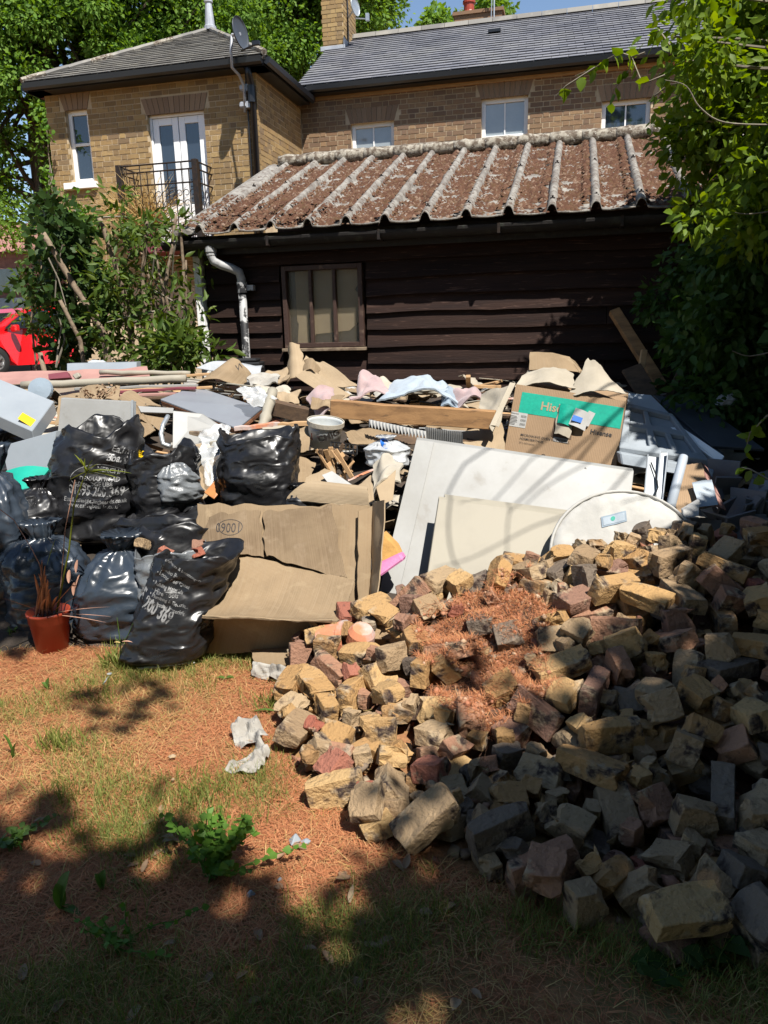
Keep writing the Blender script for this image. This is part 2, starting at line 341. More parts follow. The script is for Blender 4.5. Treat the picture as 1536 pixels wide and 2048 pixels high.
STOCK = [(.31, .205, .09), (.25, .162, .07), (.35, .24, .11), (.21, .138, .065), (.30, .195, .085), (.18, .122, .07), (.33, .225, .10), (.24, .162, .08)]
BROWN = [(.23, .135, .075), (.18, .108, .065), (.27, .17, .095), (.15, .095, .065), (.21, .135, .078), (.28, .18, .10)]
K = dict(
 ground=mat('ground_litter', (.27, .125, .058), .95, (.185, .145, .055), 2.2, (.42, .6), (.32, .165, .075), 9, (.5, .62), bump=.6, bscale=55, bdist=.02),
 drive=mat('gravel_drive', (.27, .22, .16), .95, (.2, .17, .13), 8, bump=.5, bscale=60),
 soil=mat('spoil_soil', (.15, .075, .045), .95, (.075, .045, .03), 5, (.4, .6), (.30, .13, .075), 18, (.55, .62), bump=.8, bscale=45, bdist=.02),
 darksoil=mat('dark_soil', (.06, .045, .035), .95, (.03, .025, .02), 5, bump=.6, bscale=40, bdist=.02),
 brick=mat('stock_brick_wall', STOCK[0], .9, ramp=STOCK, col2=(.17, .12, .075), scale=2.4, mix=(.5, .75), bump=.5, bscale=90, bdist=.006),
 brickb=mat('brown_brick_wall', BROWN[0], .9, ramp=BROWN, col2=(.15, .10, .07), scale=2.4, mix=(.5, .75), bump=.5, bscale=90, bdist=.006),  # main wing's stock brick with eaves shade put into a browner colour
 arch=mat('arch_brick', (.24, .16, .11), .9, ramp=[(.24, .16, .10), (.20, .135, .09), (.27, .185, .12)], bump=.4, bscale=90, bdist=.005),
 mortar=mat('mortar', (.5, .4, .27), .95, (.4, .31, .2), 6, bump=.3, bscale=120),
 slate=mat('roof_slate', (.085, .088, .1), .55, ramp=[(.135, .138, .158), (.18, .18, .2), (.155, .155, .172), (.12, .122, .14), (.17, .17, .19)], col2=(.2, .198, .203), scale=1.4, mix=(.45, .7), bump=.25, bscale=30, bdist=.006, spec=.4),
 oldslate=mat('old_roof_slate', (.13, .125, .11), .7, ramp=[(.16, .152, .138), (.21, .198, .175), (.135, .128, .118), (.185, .172, .155)], col2=(.25, .232, .2), scale=3, mix=(.5, .66), bump=.3, bscale=30, bdist=.006),
 lichen=mat('lichened_ridge', (.3, .27, .22), .95, (.10, .075, .055), 18, (.42, .58), (.42, .40, .35), 30, (.6, .66), bump=.8, bscale=60, bdist=.01),
 lead=mat('lead_flashing', (.4, .42, .45), .5, (.3, .31, .34), 6, metal=.2),
 white=mat('white_gloss_paint', (.8, .8, .79), .4, (.74, .73, .7), 5, (.55, .75), bump=.08, bscale=50),
 upvc=mat('white_door_frame', (.8, .81, .82), .3, spec=.4),
 glass=mat('window_glass', (.025, .035, .05), .03, spec=1.0, coat=.6),
 blind=mat('window_blind', (.26, .29, .30), .06, (.32, .35, .36), 3, spec=.9, coat=.6),
 gutter=mat('black_gutter', (.012, .013, .016), .35, spec=.45),
 rail=mat('black_iron', (.012, .011, .011), .5, (.03, .018, .012), 20),
 board=mat('tarred_weatherboard', (.030, .016, .012), .7, (.015, .009, .008), 3, (.35, .65), (.085, .05, .038), 22, (.6, .72), bump=.7, bscale=28, bdist=.006, stretch=(.25, 1, 3.2), spec=.12, rnd=.3),
 fascia=mat('tarred_fascia', (.016, .014, .013), .7, (.04, .045, .035), 9, (.55, .75), bump=.3, bscale=30),
 roofsheet=mat('asbestos_cement', (.25, .235, .21), .95, (.15, .135, .12), 9, (.4, .6), (.10, .075, .06), 24, (.54, .62), bump=.7, bscale=50, bdist=.01),
 moss=mat('dry_moss', (.13, .05, .03), 1., ramp=[(.055, .028, .019), (.09, .045, .029), (.068, .034, .022), (.115, .062, .04), (.075, .043, .022), (.19, .13, .095)], spec=.1),
 pipe=mat('flaking_downpipe', (.34, .34, .34), .6, (.02, .02, .022), 9, (.48, .53), bump=.3, bscale=40, metal=.1),
 pipetop=mat('grey_pipe_paint', (.36, .36, .36), .55, (.2, .2, .2), 10, (.5, .7), bump=.2, bscale=60),
 windowwood=mat('peeling_window_wood', (.05, .028, .022), .6, (.12, .08, .06), 14, (.58, .7), bump=.4, bscale=40),
 windowboard=mat('board_behind_glass', (.20, .16, .10), .7, (.165, .13, .085), 4),
 dirtyglass=mat('grimy_glass', (.26, .22, .15), .12, trans=0, alpha=.10, spec=.5),
 card=mat('corrugated_cardboard', (.265, .19, .115), .85, (.195, .14, .085), 3.5, (.4, .65), (.30, .225, .14), 11, (.55, .75), corr=.4, bump=.2, bscale=18, spec=.15, streak=(.285, .215, .14)),
 cardg=mat('torn_grey_board', (.20, .145, .09), .9, (.15, .105, .065), 5, (.4, .65), (.24, .18, .12), 14, (.55, .75), corr=.5, bump=.3, bscale=18, spec=.12, streak=(.26, .19, .125)),
 cardl=mat('pale_cardboard', (.34, .26, .17), .85, (.285, .215, .14), 4, (.4, .65), bump=.25, bscale=18, corr=.3, spec=.15, streak=(.265, .195, .12)),
 cardb=mat('box_cardboard', (.28, .19, .115), .8, (.245, .165, .1), 5, corr=.3, corr_s=30, bump=.12, bscale=60, spec=.2),
 cardw=mat('faded_box_liner', (.36, .32, .255), .85, (.30, .265, .21), 6, bump=.2, bscale=30, spec=.15),
 paper=mat('white_paper', (.36, .355, .345), .8, (.31, .31, .30), 8, bump=.15, bscale=40),
 news=mat('crumpled_newsprint', (.27, .25, .22), .9, (.33, .315, .285), 10, (.4, .6), (.2, .19, .18), 60, (.62, .68), bump=.3, bscale=40),
 whitep=mat('white_board', (.265, .265, .257), .5, (.22, .217, .205), 3, (.42, .66), (.18, .168, .148), 6, (.60, .74), bump=.06, bscale=14, spec=.4),
 greyp=mat('pale_grey_panel', (.27, .295, .32), .3, (.23, .255, .28), 3, spec=.5),
 cream=mat('cream_board', (.285, .26, .208), .6, (.25, .228, .184), 3, (.45, .7), (.31, .27, .21), 10, (.7, .8), bump=.05, bscale=20),
 grey=mat('grey_laminate', (.20, .215, .24), .35, (.18, .19, .215), 4, spec=.4),
 dgrey=mat('dark_grey_laminate', (.06, .07, .085), .4, (.05, .055, .065), 5),
 chip=mat('chipboard_edge', (.32, .14, .07), .95, (.2, .09, .05), 60, bump=.6, bscale=90),
 wood=mat('weathered_timber', (.34, .19, .085), .75, (.22, .12, .055), 3, (.42, .62), (.07, .045, .03), 5, (.6, .75), bump=.35, bscale=30, bdist=.004, stretch=(1.2, 5, 6)),
 pine=mat('raw_pine', (.46, .29, .15), .75, (.36, .22, .11), 4, stretch=(2, 6, 6), bump=.2, bscale=30),
 orangewood=mat('orange_veneer', (.42, .17, .05), .5, (.34, .13, .04), 6, stretch=(1, 4, 1)),
 dwood=mat('dark_old_timber', (.12, .075, .045), .8, (.07, .045, .03), 5, stretch=(2, 6, 6), bump=.3, bscale=30),
 maroon=mat('maroon_card', (.18, .045, .06), .6, (.15, .04, .05), 6),
 pinksheet=mat('faded_pink_sheet', (.36, .2, .17), .8, (.28, .15, .13), 4),
 bag=mat('black_polythene', (.010, .010, .011), .24, (.011, .011, .013), 4, bump=.55, bscale=7, bdist=.03, spec=.5, rough2=.5, wrinkle=1.2, stretch=(1, 1, 1.7)),
 bagb=mat('blue_black_polythene', (.022, .030, .042), .25, (.03, .04, .055), 3, bump=.5, bscale=6, bdist=.03, spec=.55, rough2=.36, wrinkle=1.2, stretch=(1, 1, 1.7)),
 bagc=mat('grey_sack_plastic', (.10, .11, .12), .3, (.16, .17, .18), 5, bump=.6, bscale=14, bdist=.02, spec=.6),
 print=mat('white_print', (.18, .18, .18), .45, (.02, .02, .022), 22, (.52, .62)),
 printd=mat('dark_print', (.035, .03, .028), .6),
 printb=mat('blue_print', (.015, .12, .45), .5),
 printg=mat('grey_print', (.3, .3, .3), .5),
 film=mat('clear_film', (.75, .77, .78), .12, alpha=.28, spec=.9, bump=.5, bscale=14, bdist=.02),
 polybag=mat('white_carrier_plastic', (.46, .48, .5), .3, alpha=.75, spec=.6, bump=.4, bscale=12, bdist=.02),
 teal=mat('teal_plastic', (.01, .30, .22), .5, (.01, .24, .18), 6),
 hteal=mat('teal_print_band', (.0, .29, .20), .7, (.0, .24, .17), 40, bump=.12, bscale=80),
 yellow=mat('yellow_plastic', (.75, .5, .01), .45),
 sticker=mat('yellow_sticker', (.7, .46, .02), .5, (.6, .36, .01), 20),
 pinkc=mat('pink_cloth', (.40, .29, .28), .95, (.33, .235, .235), 5, bump=.2, bscale=60, sheen=.3),
 bluec=mat('pale_blue_cloth', (.33, .375, .42), .95, (.28, .33, .38), 5, bump=.2, bscale=60, sheen=.3),
 denim=mat('grey_blue_cloth', (.22, .27, .32), .95, bump=.2, bscale=60),
 beige=mat('grey_beige_cloth', (.40, .36, .29), .95, (.33, .30, .25), 6, bump=.3, bscale=30),
 insul=mat('yellow_insulation', (.44, .25, .08), .95, (.34, .19, .06), 14, bump=.5, bscale=40),
 pink=mat('pink_wrap', (.50, .17, .33), .5, (.42, .14, .28), 10, bump=.4, bscale=25),
 mattress=mat('quilted_white', (.40, .392, .37), .9, (.34, .332, .312), 8, (.4, .6), bump=.5, bscale=30, bdist=.006),
 poly=mat('polystyrene', (.27, .30, .33), .8, (.21, .235, .26), 6, bump=.2, bscale=90),  # blue-grey tone puts the shade at the heap's right end into the foam
 metal=mat('dull_steel', (.45, .48, .5), .4, (.36, .38, .4), 8, metal=.6),
 plasticgrey=mat('grey_plastic_pole', (.34, .38, .43), .4),
 blackp=mat('black_plastic', (.014, .014, .015), .45),
 pot=mat('terracotta_plastic', (.30, .045, .02), .4, (.26, .04, .018), 6, spec=.45),
 terra=mat('terracotta', (.50, .19, .10), .85, (.42, .34, .31), 6, (.45, .6), bump=.3, bscale=50),
 bucket=mat('white_bucket', (.44, .46, .46), .4, (.36, .38, .37), 8, (.5, .7)),
 red=mat('red_car_paint', (.62, .008, .012), .25, coat=.8, spec=.5),
 tyre=mat('tyre_rubber', (.02, .02, .02), .8), rim=mat('alloy_rim', (.5, .5, .5), .3, metal=.8),
 carglass=mat('car_glass', (.012, .016, .02), .05, spec=.8, coat=.5),
 pinkbrick=mat('far_pink_brick', (.30, .15, .12), .9, (.22, .11, .09), 8, (.4, .6)),
 bark=mat('bark', (.12, .09, .065), .95, (.07, .05, .04), 9, bump=.7, bscale=40, bdist=.01),
 barkl=mat('pale_stem_bark', (.21, .16, .11), .9, (.12, .085, .06), 12, (.45, .6), bump=.5, bscale=40),
 twig=mat('grey_twig', (.25, .22, .17), .9, (.16, .14, .11), 20),
 deadp=mat('dead_palm_leaf', (.42, .24, .17), .8, (.30, .16, .11), 12),
)
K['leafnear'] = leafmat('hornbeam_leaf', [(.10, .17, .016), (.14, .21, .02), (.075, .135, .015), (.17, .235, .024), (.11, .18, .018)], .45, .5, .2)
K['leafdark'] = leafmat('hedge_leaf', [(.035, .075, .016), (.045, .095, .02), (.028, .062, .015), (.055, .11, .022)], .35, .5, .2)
K['leaffar'] = leafmat('far_tree_leaf', [(.105, .20, .032), (.14, .245, .038), (.085, .165, .028), (.165, .265, .042), (.07, .14, .025)], .4, .55, .15)
K['laurel'] = leafmat('laurel_leaf', [(.06, .105, .018), (.085, .13, .02), (.042, .08, .016), (.12, .155, .024)], .32, .5, .2)
K['ivy'] = leafmat('ivy_leaf', [(.028, .056, .014), (.036, .07, .016), (.022, .046, .012)], .25, .5, .15)
K['weed'] = leafmat('weed_leaf', [(.085, .185, .028), (.11, .215, .032), (.07, .155, .025)], .4, .5, .2)
K['dock'] = leafmat('dock_leaf', [(.07, .135, .025), (.085, .155, .03)], .35)
K['needle'] = leafmat('fallen_needles', [(.48, .20, .09), (.38, .145, .065), (.54, .25, .115), (.42, .175, .085), (.32, .13, .06), (.55, .32, .15)], .15, .7, .2)
K['straw'] = leafmat('dry_grass', [(.46, .30, .13), (.40, .25, .10), (.33, .27, .08), (.50, .35, .15), (.32, .2, .09)], .2, .7, .2)
K['green'] = leafmat('green_grass', [(.15, .18, .035), (.19, .215, .05), (.11, .145, .03), (.24, .235, .07)], .3, .6, .25)
K['drygrass'] = leafmat('golden_dry_stems', [(.52, .37, .15), (.45, .31, .12), (.58, .43, .19)], .2, .7, .2)
K['dryleaf'] = leafmat('dry_leaf', [(.30, .20, .12), (.24, .15, .09), (.36, .27, .17)], .2, .7)
K['palm'] = leafmat('palm_leaf', [(.14, .17, .02), (.18, .2, .025)], .3)
# ---------------------------------------------------------------- ground
def gz(x, y):
    z = .03*nz((x, y, 0), .9) + .012*nz((x, y, 4), 3.1)
    if y > 6: z += .4*min(1, (y-6)/9)
    return z - .01
PILE_EDGE = [(-.42, 3.5), (-.40, 2.55), (-.30, 2.32), (0, 1.98), (.30, 1.80), (.55, 1.64), (1.0, 1.52), (2.2, 1.42)]
def pile_h(x, y):
    """target top of the brick heap"""
    if x < -.42 or y < 1.3: return 0.
    if y < 2.6:
        yf = 9.
        for (x0, y0), (x1, y1) in zip(PILE_EDGE[1:], PILE_EDGE[2:]):
            if x0 <= x <= x1: yf = y0+(y1-y0)*(x-x0)/(x1-x0)
        if x > 2.2: yf = 1.42
        df = y-yf
        if df < 0: return 0.
    else: df = 9.
    dl = max(0., x+.40)
    hm = np.interp(x, [-.4, -.2, .1, .3, .6, 1.0, 1.4, 2.5], [.12, .20, .29, .34, .41, .50, .57, .62])
    h = min(.10+.46*df, .10+.75*dl, hm)
    crest = 3.15+.08*min(1., max(0., x))
    h2 = hm - .30*(max(0, crest-y)); h = min(h, max(h2, .05))
    if y > 3.45: h -= (y-3.45)*1.6
    return max(0., h)
def heap_h(x, y):
    """top of the rubbish heap core"""
    if y < 3.5 or y > 7.4: return 0.
    h = np.interp(y, [3.5, 3.9, 4.3, 4.8, 5.4, 6.2, 6.9, 7.3], [0, .20, .42, .66, .86, 1.0, .92, .75])
    if x > 1.6: h *= max(.55, 1-.25*(x-1.6))
    return max(0., h + .05*nz((x, y, 2), 2.3))

xs = np.concatenate([np.linspace(-200, -12, 9), np.linspace(-9, -3, 10), np.linspace(-2.6, 3.4, 61), np.linspace(4, 10, 10), np.linspace(14, 200, 8)])
ys = np.concatenate([np.linspace(-40, -3, 8), np.linspace(-2, .6, 8), np.linspace(.7, 4.2, 52), np.linspace(4.6, 14, 20), np.linspace(17, 400, 12)])
V = [(x, y, gz(x, y)) for y in ys for x in xs]; nx = len(xs)
F = [(j*nx+i, j*nx+i+1, (j+1)*nx+i+1, (j+1)*nx+i) for j in range(len(ys)-1) for i in range(nx-1)]
tag(add('ground', V, F, K['ground'], smooth=True), kind='structure')
V = []; F = []
for i in range(9):
    for j in range(5): V.append((-22+i*2, 14+j*2.5, gz(-22+i*2, 14+j*2.5)+.03))
for i in range(8):
    for j in range(4): F.append((i*5+j, (i+1)*5+j, (i+1)*5+j+1, i*5+j+1))
tag(add('driveway', V, F, K['drive'], smooth=True), kind='structure')
def hmesh(name, fn, x0, x1, y0, y1, st, m, lo=.02):
    X = np.arange(x0, x1+st/2, st); Y = np.arange(y0, y1+st/2, st); n = len(X)
    V = []
    for y in Y:
        for x in X:
            h = fn(x, y); V.append((x, y, h+gz(x, y) if h > lo else gz(x, y)-.06))
    F = [(j*n+i, j*n+i+1, (j+1)*n+i+1, (j+1)*n+i) for j in range(len(Y)-1) for i in range(n-1)]
    return tag(add(name, V, F, m, smooth=True), kind='structure')
hmesh('rubbish_mound', heap_h, -4.6, 4.2, 3.4, 7.4, .1, K['darksoil'])

# ---------------------------------------------------------------- building frames
PHI = rad(14)
EX = Vector((math.cos(PHI), -math.sin(PHI), 0)); EY = Vector((math.sin(PHI), math.cos(PHI), 0))
class Frame:
    def __init__(s, org): s.o = Vector((org[0], org[1], 0))
    def uz(s, px, py, v=0):
        d = ray(px, py); t = ((s.o-EYE).dot(EY)+v)/d.dot(EY); p = EYE+d*t; return (p-s.o).dot(EX), p.z
    def w(s, u, v, z): return s.o+EX*u+EY*v+Vector((0, 0, z))
SH = Frame(P(768, 700, 7.3)); HO = Frame(P(520, 300, 12.0))

# ---------------------------------------------------------------- shed
shed = empty('timber_shed', SH.o, -PHI, 'black tarred weatherboard shed with mossy corrugated roof behind the rubbish', 'shed')
RUN0, RUN1, ZE, ZR = -.34, 2.2, 2.46, 3.50
UL, UR = -1.86, 4.3
m = MB(); m.b2((UL+.02, .045, -.3), (UR, .3, 2.42)); m.build('wall', K['board'], shed, world=False)
m = MB(); m.b2((UL, .05, -.3), (UL+.08, 2.3, 2.45)); m.build('side_wall', K['board'], shed, world=False)
WU0, WU1, WZ0, WZ1 = -.985, -.185, 1.40, 2.16
bz = np.arange(-.02, 2.42, .1565); rb = random.Random(4)
for i, z in enumerate(bz):
    z1 = min(z+.19, 2.43)
    segs = [(UL+.08, UR)]
    if z1 > WZ0+.02 and z < WZ1-.02: segs = [(UL+.08, WU0-.03), (WU1+.03, UR)]
    elif z < 1.4: segs = [(UL+.08, -.17), (-.165, UR)]
    out = []
    for a, b in segs:
        if b > 1 and i % 3 == 1 and z < 2: out += [(a, 2.02), (2.026, b)]
        elif b > 1 and i % 3 == 2 and z < 2: out += [(a, 3.02), (3.026, b)]
        else: out.append((a, b))
    for a, b in out:
        n = max(2, int((b-a)/.16)); V = []; F = []; sd = rb.random()*50
        for k in range(n+1):
            u = a+(b-a)*k/n
            wob = .016*nz((u, sd, 0), 1.1)+.006*nz((u, sd, 5), 5)
            dep = .010*nz((u, sd, 9), .9)
            zb = z+wob+.006; f = -.030+dep
            V += [(u, f, zb), (u, .018+dep*.4, z1), (u, .046, z1), (u, .046, zb)]
        for k in range(n):
            q = k*4
            for e in range(4): F.append((q+e, q+4+e, q+4+(e+1) % 4, q+(e+1) % 4))
        F += [(0, 1, 2, 3), (n*4+3, n*4+2, n*4+1, n*4)]
        o = add('weatherboard', V, F, K['board'], shed, world=False)
        bm = bmesh.new(); bm.from_mesh(o.data); bmesh.ops.recalc_face_normals(bm, faces=bm.faces); bm.to_mesh(o.data); bm.free()
# window
win = empty('window', (0, 0, 0), 0, parent=shed)
def part(m, name, mm, par, **k): return m.build(name, mm, par, world=False, **k)
m = MB(); t = .045
m.b2((WU0, -.04, WZ0), (WU0+t, .05, WZ1)); m.b2((WU1-t, -.04, WZ0), (WU1, .05, WZ1)); m.b2((WU0+t, -.04, WZ1-t), (WU1-t, .05, WZ1)); m.b2((WU0+t, -.04, WZ0), (WU1-t, .05, WZ0+t))
part(m, 'frame', K['windowwood'], win, bevel=.004)
m = MB(); m.b2((WU0-.02, -.075, WZ0-.035), (WU1+.02, .03, WZ0-.004)); part(m, 'sill', K['barkl'], win, bevel=.004)
pw = (WU1-WU0-2*t)/3
for k in (1, 2):
    u = WU0+t+pw*k; m = MB(); m.b2((u-.016, -.03, WZ0+t), (u+.016, .02, WZ1-t)); part(m, 'glazing_bar', K['windowwood'], win, bevel=.003)
for k in range(3):
    u = WU0+t+pw*k; m = MB(); m.b2((u+.001, .004, WZ0+t), (u+pw-.001, .009, WZ1-t)); part(m, 'pane', K['dirtyglass'], win)
V = []; F = []
pts = [(.09, .0), (.12, .28), (.10, .30), (.1, 1), (.97, 1), (.97, .78), (.93, .72), (.97, .68), (.98, .28), (.84, .16), (.36, .12), (.30, 0)]
V = [(WU0+t+(WU1-WU0-2*t)*a, .03, WZ0+t+(WZ1-WZ0-2*t)*b) for a, b in pts]; n = len(V); V += [(a, b+.006, c) for a, b, c in V]
F = [tuple(range(n)), tuple(range(2*n-1, n-1, -1))]+[(i, i+n, (i+1) % n+n, (i+1) % n) for i in range(n)]
add('board_behind_glass', V, F, K['windowboard'], win, world=False)
m = MB(); m.b2((WU0+t, .040, WZ0+t), (WU1-t, .0445, WZ1-t)); part(m, 'dark_interior', K['gutter'], win)
# corner trim, fascia, gutter, downpipe
m = MB(); m.b2((UL-.03, -.05, -.2), (UL+.045, .1, 2.40)); part(m, 'corner_board', K['white'], shed, bevel=.004)
m = MB(); m.b2((UL-.1, -.155, 2.28), (UR, -.125, 2.455)); part(m, 'fascia', K['fascia'], shed, bevel=.004)
m = MB(); m.b2((UL-.1, -.12, 2.36), (UR, .045, 2.375)); part(m, 'soffit', K['fascia'], shed)
m = MB(); n = 10; prof = [(-.23+.072*math.cos(math.pi+math.pi*k/n), 2.40+.072*math.sin(math.pi+math.pi*k/n)) for k in range(n+1)]
prof = prof+[(a*.94-.0138, b+.004) for a, b in prof[::-1]]
V = [(UL-.22, a, b) for a, b in prof]+[(UR, a, b) for a, b in prof]; q = len(prof)
F = [(k, (k+1) % q, (k+1) % q+q, k+q) for k in range(q)]+[tuple(range(q)), tuple(range(2*q-1, q-1, -1))]
add('gutter', V, F, K['fascia'], shed, world=False)
for u in (-1.0, .05, 1.1, 2.1):
    m = MB(); m.b2((u-.012, -.31, 2.325), (u+.012, -.15, 2.335)); m.b2((u-.012, -.312, 2.325), (u+.012, -.304, 2.41)); part(m, 'gutter_bracket', K['rail'], shed)
dp = empty('downpipe', (0, 0, 0), 0, parent=shed)
PU = -1.60
path = [(PU, -.23, 2.34), (PU, -.23, 2.27), (PU+.02, -.225, 2.22), (PU+.08, -.2, 2.185), (PU+.16, -.15, 2.155), (PU+.215, -.105, 2.12), (PU+.225, -.085, 2.06), (PU+.225, -.085, 1.98)]
m = MB(); m.tube(path, .042, 12); part(m, 'swan_neck', K['pipetop'], dp, smooth=True)
m = MB(); m.tube([(PU, -.23, 2.27), (PU, -.23, 2.30), (PU, -.23, 2.301), (PU, -.23, 2.36)], [.048, .048, .056, .056], 12); part(m, 'collar', K['pipetop'], dp)
m = MB(); m.tube([(PU+.225, -.085, 2.0), (PU+.225, -.085, 0.1)], .038, 12); part(m, 'pipe', K['pipe'], dp, smooth=True)
m = MB(); m.tube([(PU+.225, -.085, 1.93), (PU+.225, -.085, 2.03)], .05, 12); m.b2((PU+.26, -.085, 1.95), (PU+.34, -.03, 2.0)); part(m, 'bracket', K['pipe'], dp)
# roof sheets: round roll beside a flat trough, one sheet per roll
slope = (ZR-ZE)/(RUN1-RUN0)
rolls = [-1.66+.355*k for k in range(17)]
rr = random.Random(7); troughs = []
def roofz(v): return ZE+(v-RUN0)*slope
for k, u0 in enumerate(rolls):
    u1 = u0+.355
    pr = [(-.048, .0), (-.042, .014), (-.034, .042), (-.019, .064), (0, .072), (.019, .064), (.034, .042), (.042, .014), (.050, .002), (.12, -.004), (.19, -.006), (.25, -.003), (.306, 0)]
    lift = .006*rr.random(); tw = rr.uniform(-.012, .012)
    V = []; F = []; nv = 26; q = len(pr); hf = {0: 1}
    for j in range(nv+1):
        v = RUN0+rr.uniform(-.01, .01)*(j == 0)+(RUN1-RUN0)*j/nv
        for a, b in pr:
            wob = .010*nz((u0+a, v, 1), 3)+.010*nz((u0+a, v*2, 7), 9)*(b > .03)
            V.append((u0+a+tw*j/nv, v, roofz(v)+b+lift+wob))
    n0 = len(V); V += [(a, b+.004, c-.012) for a, b, c in V]
    for j in range(nv):
        for i in range(q-1):
            f = (j*q+i, j*q+i+1, (j+1)*q+i+1, (j+1)*q+i); F.append(f); F.append(tuple(n0+x for x in f[::-1]))
    for i in range(q-1): F.append((i, n0+i, n0+i+1, i+1))
    add('roof_sheet', V, F, K['roofsheet'], shed, smooth=True, world=False)
    troughs.append((u0+.06, u0+.295))
for k, u0 in enumerate(rolls):
    for v in (RUN0+.16+.01*(k % 3), 1.05+.02*(k % 2)):
        m = MB(); m.lathe([(.022, 0), (.02, .006), (.008, .008), (.008, .022), (.001, .023)], (u0+.002, v, roofz(v)+.068), 8, (0, -.35, .93)); part(m, 'fixing_bolt', K['rail'], shed)
# rafters show as the left verge board
m = MB(); a = (-1.80, RUN0-.02); V = []
for v in (RUN0+.05, RUN1):
    V += [(-1.90, v, roofz(v)-.10), (-1.865, v, roofz(v)-.10), (-1.865, v, roofz(v)-.01), (-1.90, v, roofz(v)-.01)]
m.add(V, [(0, 1, 2, 3), (7, 6, 5, 4), (0, 4, 5, 1), (1, 5, 6, 2), (2, 6, 7, 3), (3, 7, 4, 0)]); part(m, 'verge_board', K['dwood'], shed)
V = []; F = []
for v in (RUN0+.03, RUN1): V += [(-1.93, v, roofz(v)+.03), (-1.86, v, roofz(v)+.045), (-1.72, v, roofz(v)+.005), (-1.93, v, roofz(v)-.02), (-1.72, v, roofz(v)-.012)]
F = [(0, 1, 6, 5), (1, 2, 7, 6), (0, 5, 8, 3), (3, 8, 9, 4), (0, 3, 4, 2, 1), (5, 6, 7, 9, 8)]
add('verge_sheet', V, F, K['roofsheet'], shed, world=False)
# ridge: round caps over each roll and a raised second course behind
for k in range(17):
    u0 = -1.78+.355*k; m = MB(); pa = []; rd = []
    for j in range(9):
        x = j/8; bulge = .020*math.exp(-((x-.35)/.16)**2)
        pa.append((u0+.36*x, RUN1-.02+.006*nz((u0+x, 3, 0), 8), ZR+.055+.008*nz((u0+x, 9, 0), 9))); rd.append(.068+bulge+.006*nz((u0+x, 1, 0), 14))
    m.tube(pa, rd, 12); part(m, 'ridge_cap', K['lichen'], shed, smooth=True)
V = []; F = []
for j in range(5):
    v = RUN1+.02+j*.13
    for k in range(41): u = -1.72+k*.15; V.append((u, v, ZR+.075+(.16+.05*(u < -.4))*j/4*.8+.014*nz((u, v, 0), 6)))
for j in range(4):
    for k in range(40): F.append((j*41+k, j*41+k+1, (j+1)*41+k+1, (j+1)*41+k))
add('ridge_wing', V, F, K['roofsheet'], shed, smooth=True, world=False)
for k in range(12):
    u0 = -1.68+.5*k; m = MB()
    m.tube([(u0+.5*j/5, RUN1+.56, ZR+.215+.02*nz((u0+j, 5, 0), 2.2)) for j in range(6)], [.05+.01*nz((u0+j, 2, 0), 3) for j in range(6)], 8); part(m, 'ridge_crest', K['lichen'], shed, smooth=True)
# back slope closes the shed
m = MB(); m.hexa([(UL, RUN1, 0), (UR, RUN1, 0), (UR, RUN1+.5, 0), (UL, RUN1+.5, 0), (UL, RUN1, ZR), (UR, RUN1, ZR), (UR, RUN1+.5, ZR+.1), (UL, RUN1+.5, ZR+.1)]); part(m, 'rear_wall', K['board'], shed)
# moss tufts packed in the troughs
rn = np.random.default_rng(5); n = 46000
ku = rn.integers(0, len(troughs), n); uu = np.array([troughs[k][0] for k in ku])-.035+rn.random(n)*.30
vv = RUN0+.02+rn.random(n)**1.0*(RUN1-RUN0-.06)
cov = np.array([nz((a*1.6, b*3.2, 3), 2.6)+.6*nz((a, b, 8), 8) + (.35 if a < -.7 and b < 1 else 0) for a, b in zip(uu, vv)])
ok = cov > -.55+rn.random(n)*.5; uu, vv = uu[ok], vv[ok]; n = len(uu)
extra = rn.random(900)*2.2; eu = -1.85+rn.random(900)*1.3; ev = RUN0+.03+rn.random(900)*(1.1-(eu+1.85)*.5)
uu = np.concatenate([uu, eu]); vv = np.concatenate([vv, ev]); n = len(uu)
s = .007+.015*rn.random(n); hh = s*(.5+.6*rn.random(n)); an = rn.random(n)*6.28
zz = ZE+(vv-RUN0)*slope+.002; zz[-900:] += .05
for t0, t1 in troughs:
    zz += .03*np.clip((t0-.0-uu)/.02, 0, 1)*(np.abs(uu-t0) < .03)+.03*np.clip((uu-t1+.055)/.02, 0, 1.4)*(np.abs(uu-t1+.04) < .045)
V = np.zeros((n, 6, 3))
for k in range(5):
    a = an+k*2*math.pi/5; r = s*(.7+.6*rn.random(n)); V[:, k, 0] = uu+r*np.cos(a)*1.35; V[:, k, 1] = vv+r*np.sin(a)*.75; V[:, k, 2] = zz+(V[:, k, 1]-vv)*slope-.004
V[:, 5, 0] = uu; V[:, 5, 1] = vv; V[:, 5, 2] = zz+hh
Fa = np.array([[k, (k+1) % 5, 5] for k in range(5)])[None]+np.arange(n)[:, None, None]*6
tag(fastmesh('moss', V.reshape(-1, 3), Fa.reshape(-1, 3), K['moss'], shed, tint=np.repeat(rn.random(n), 6), world=False), kind='stuff')

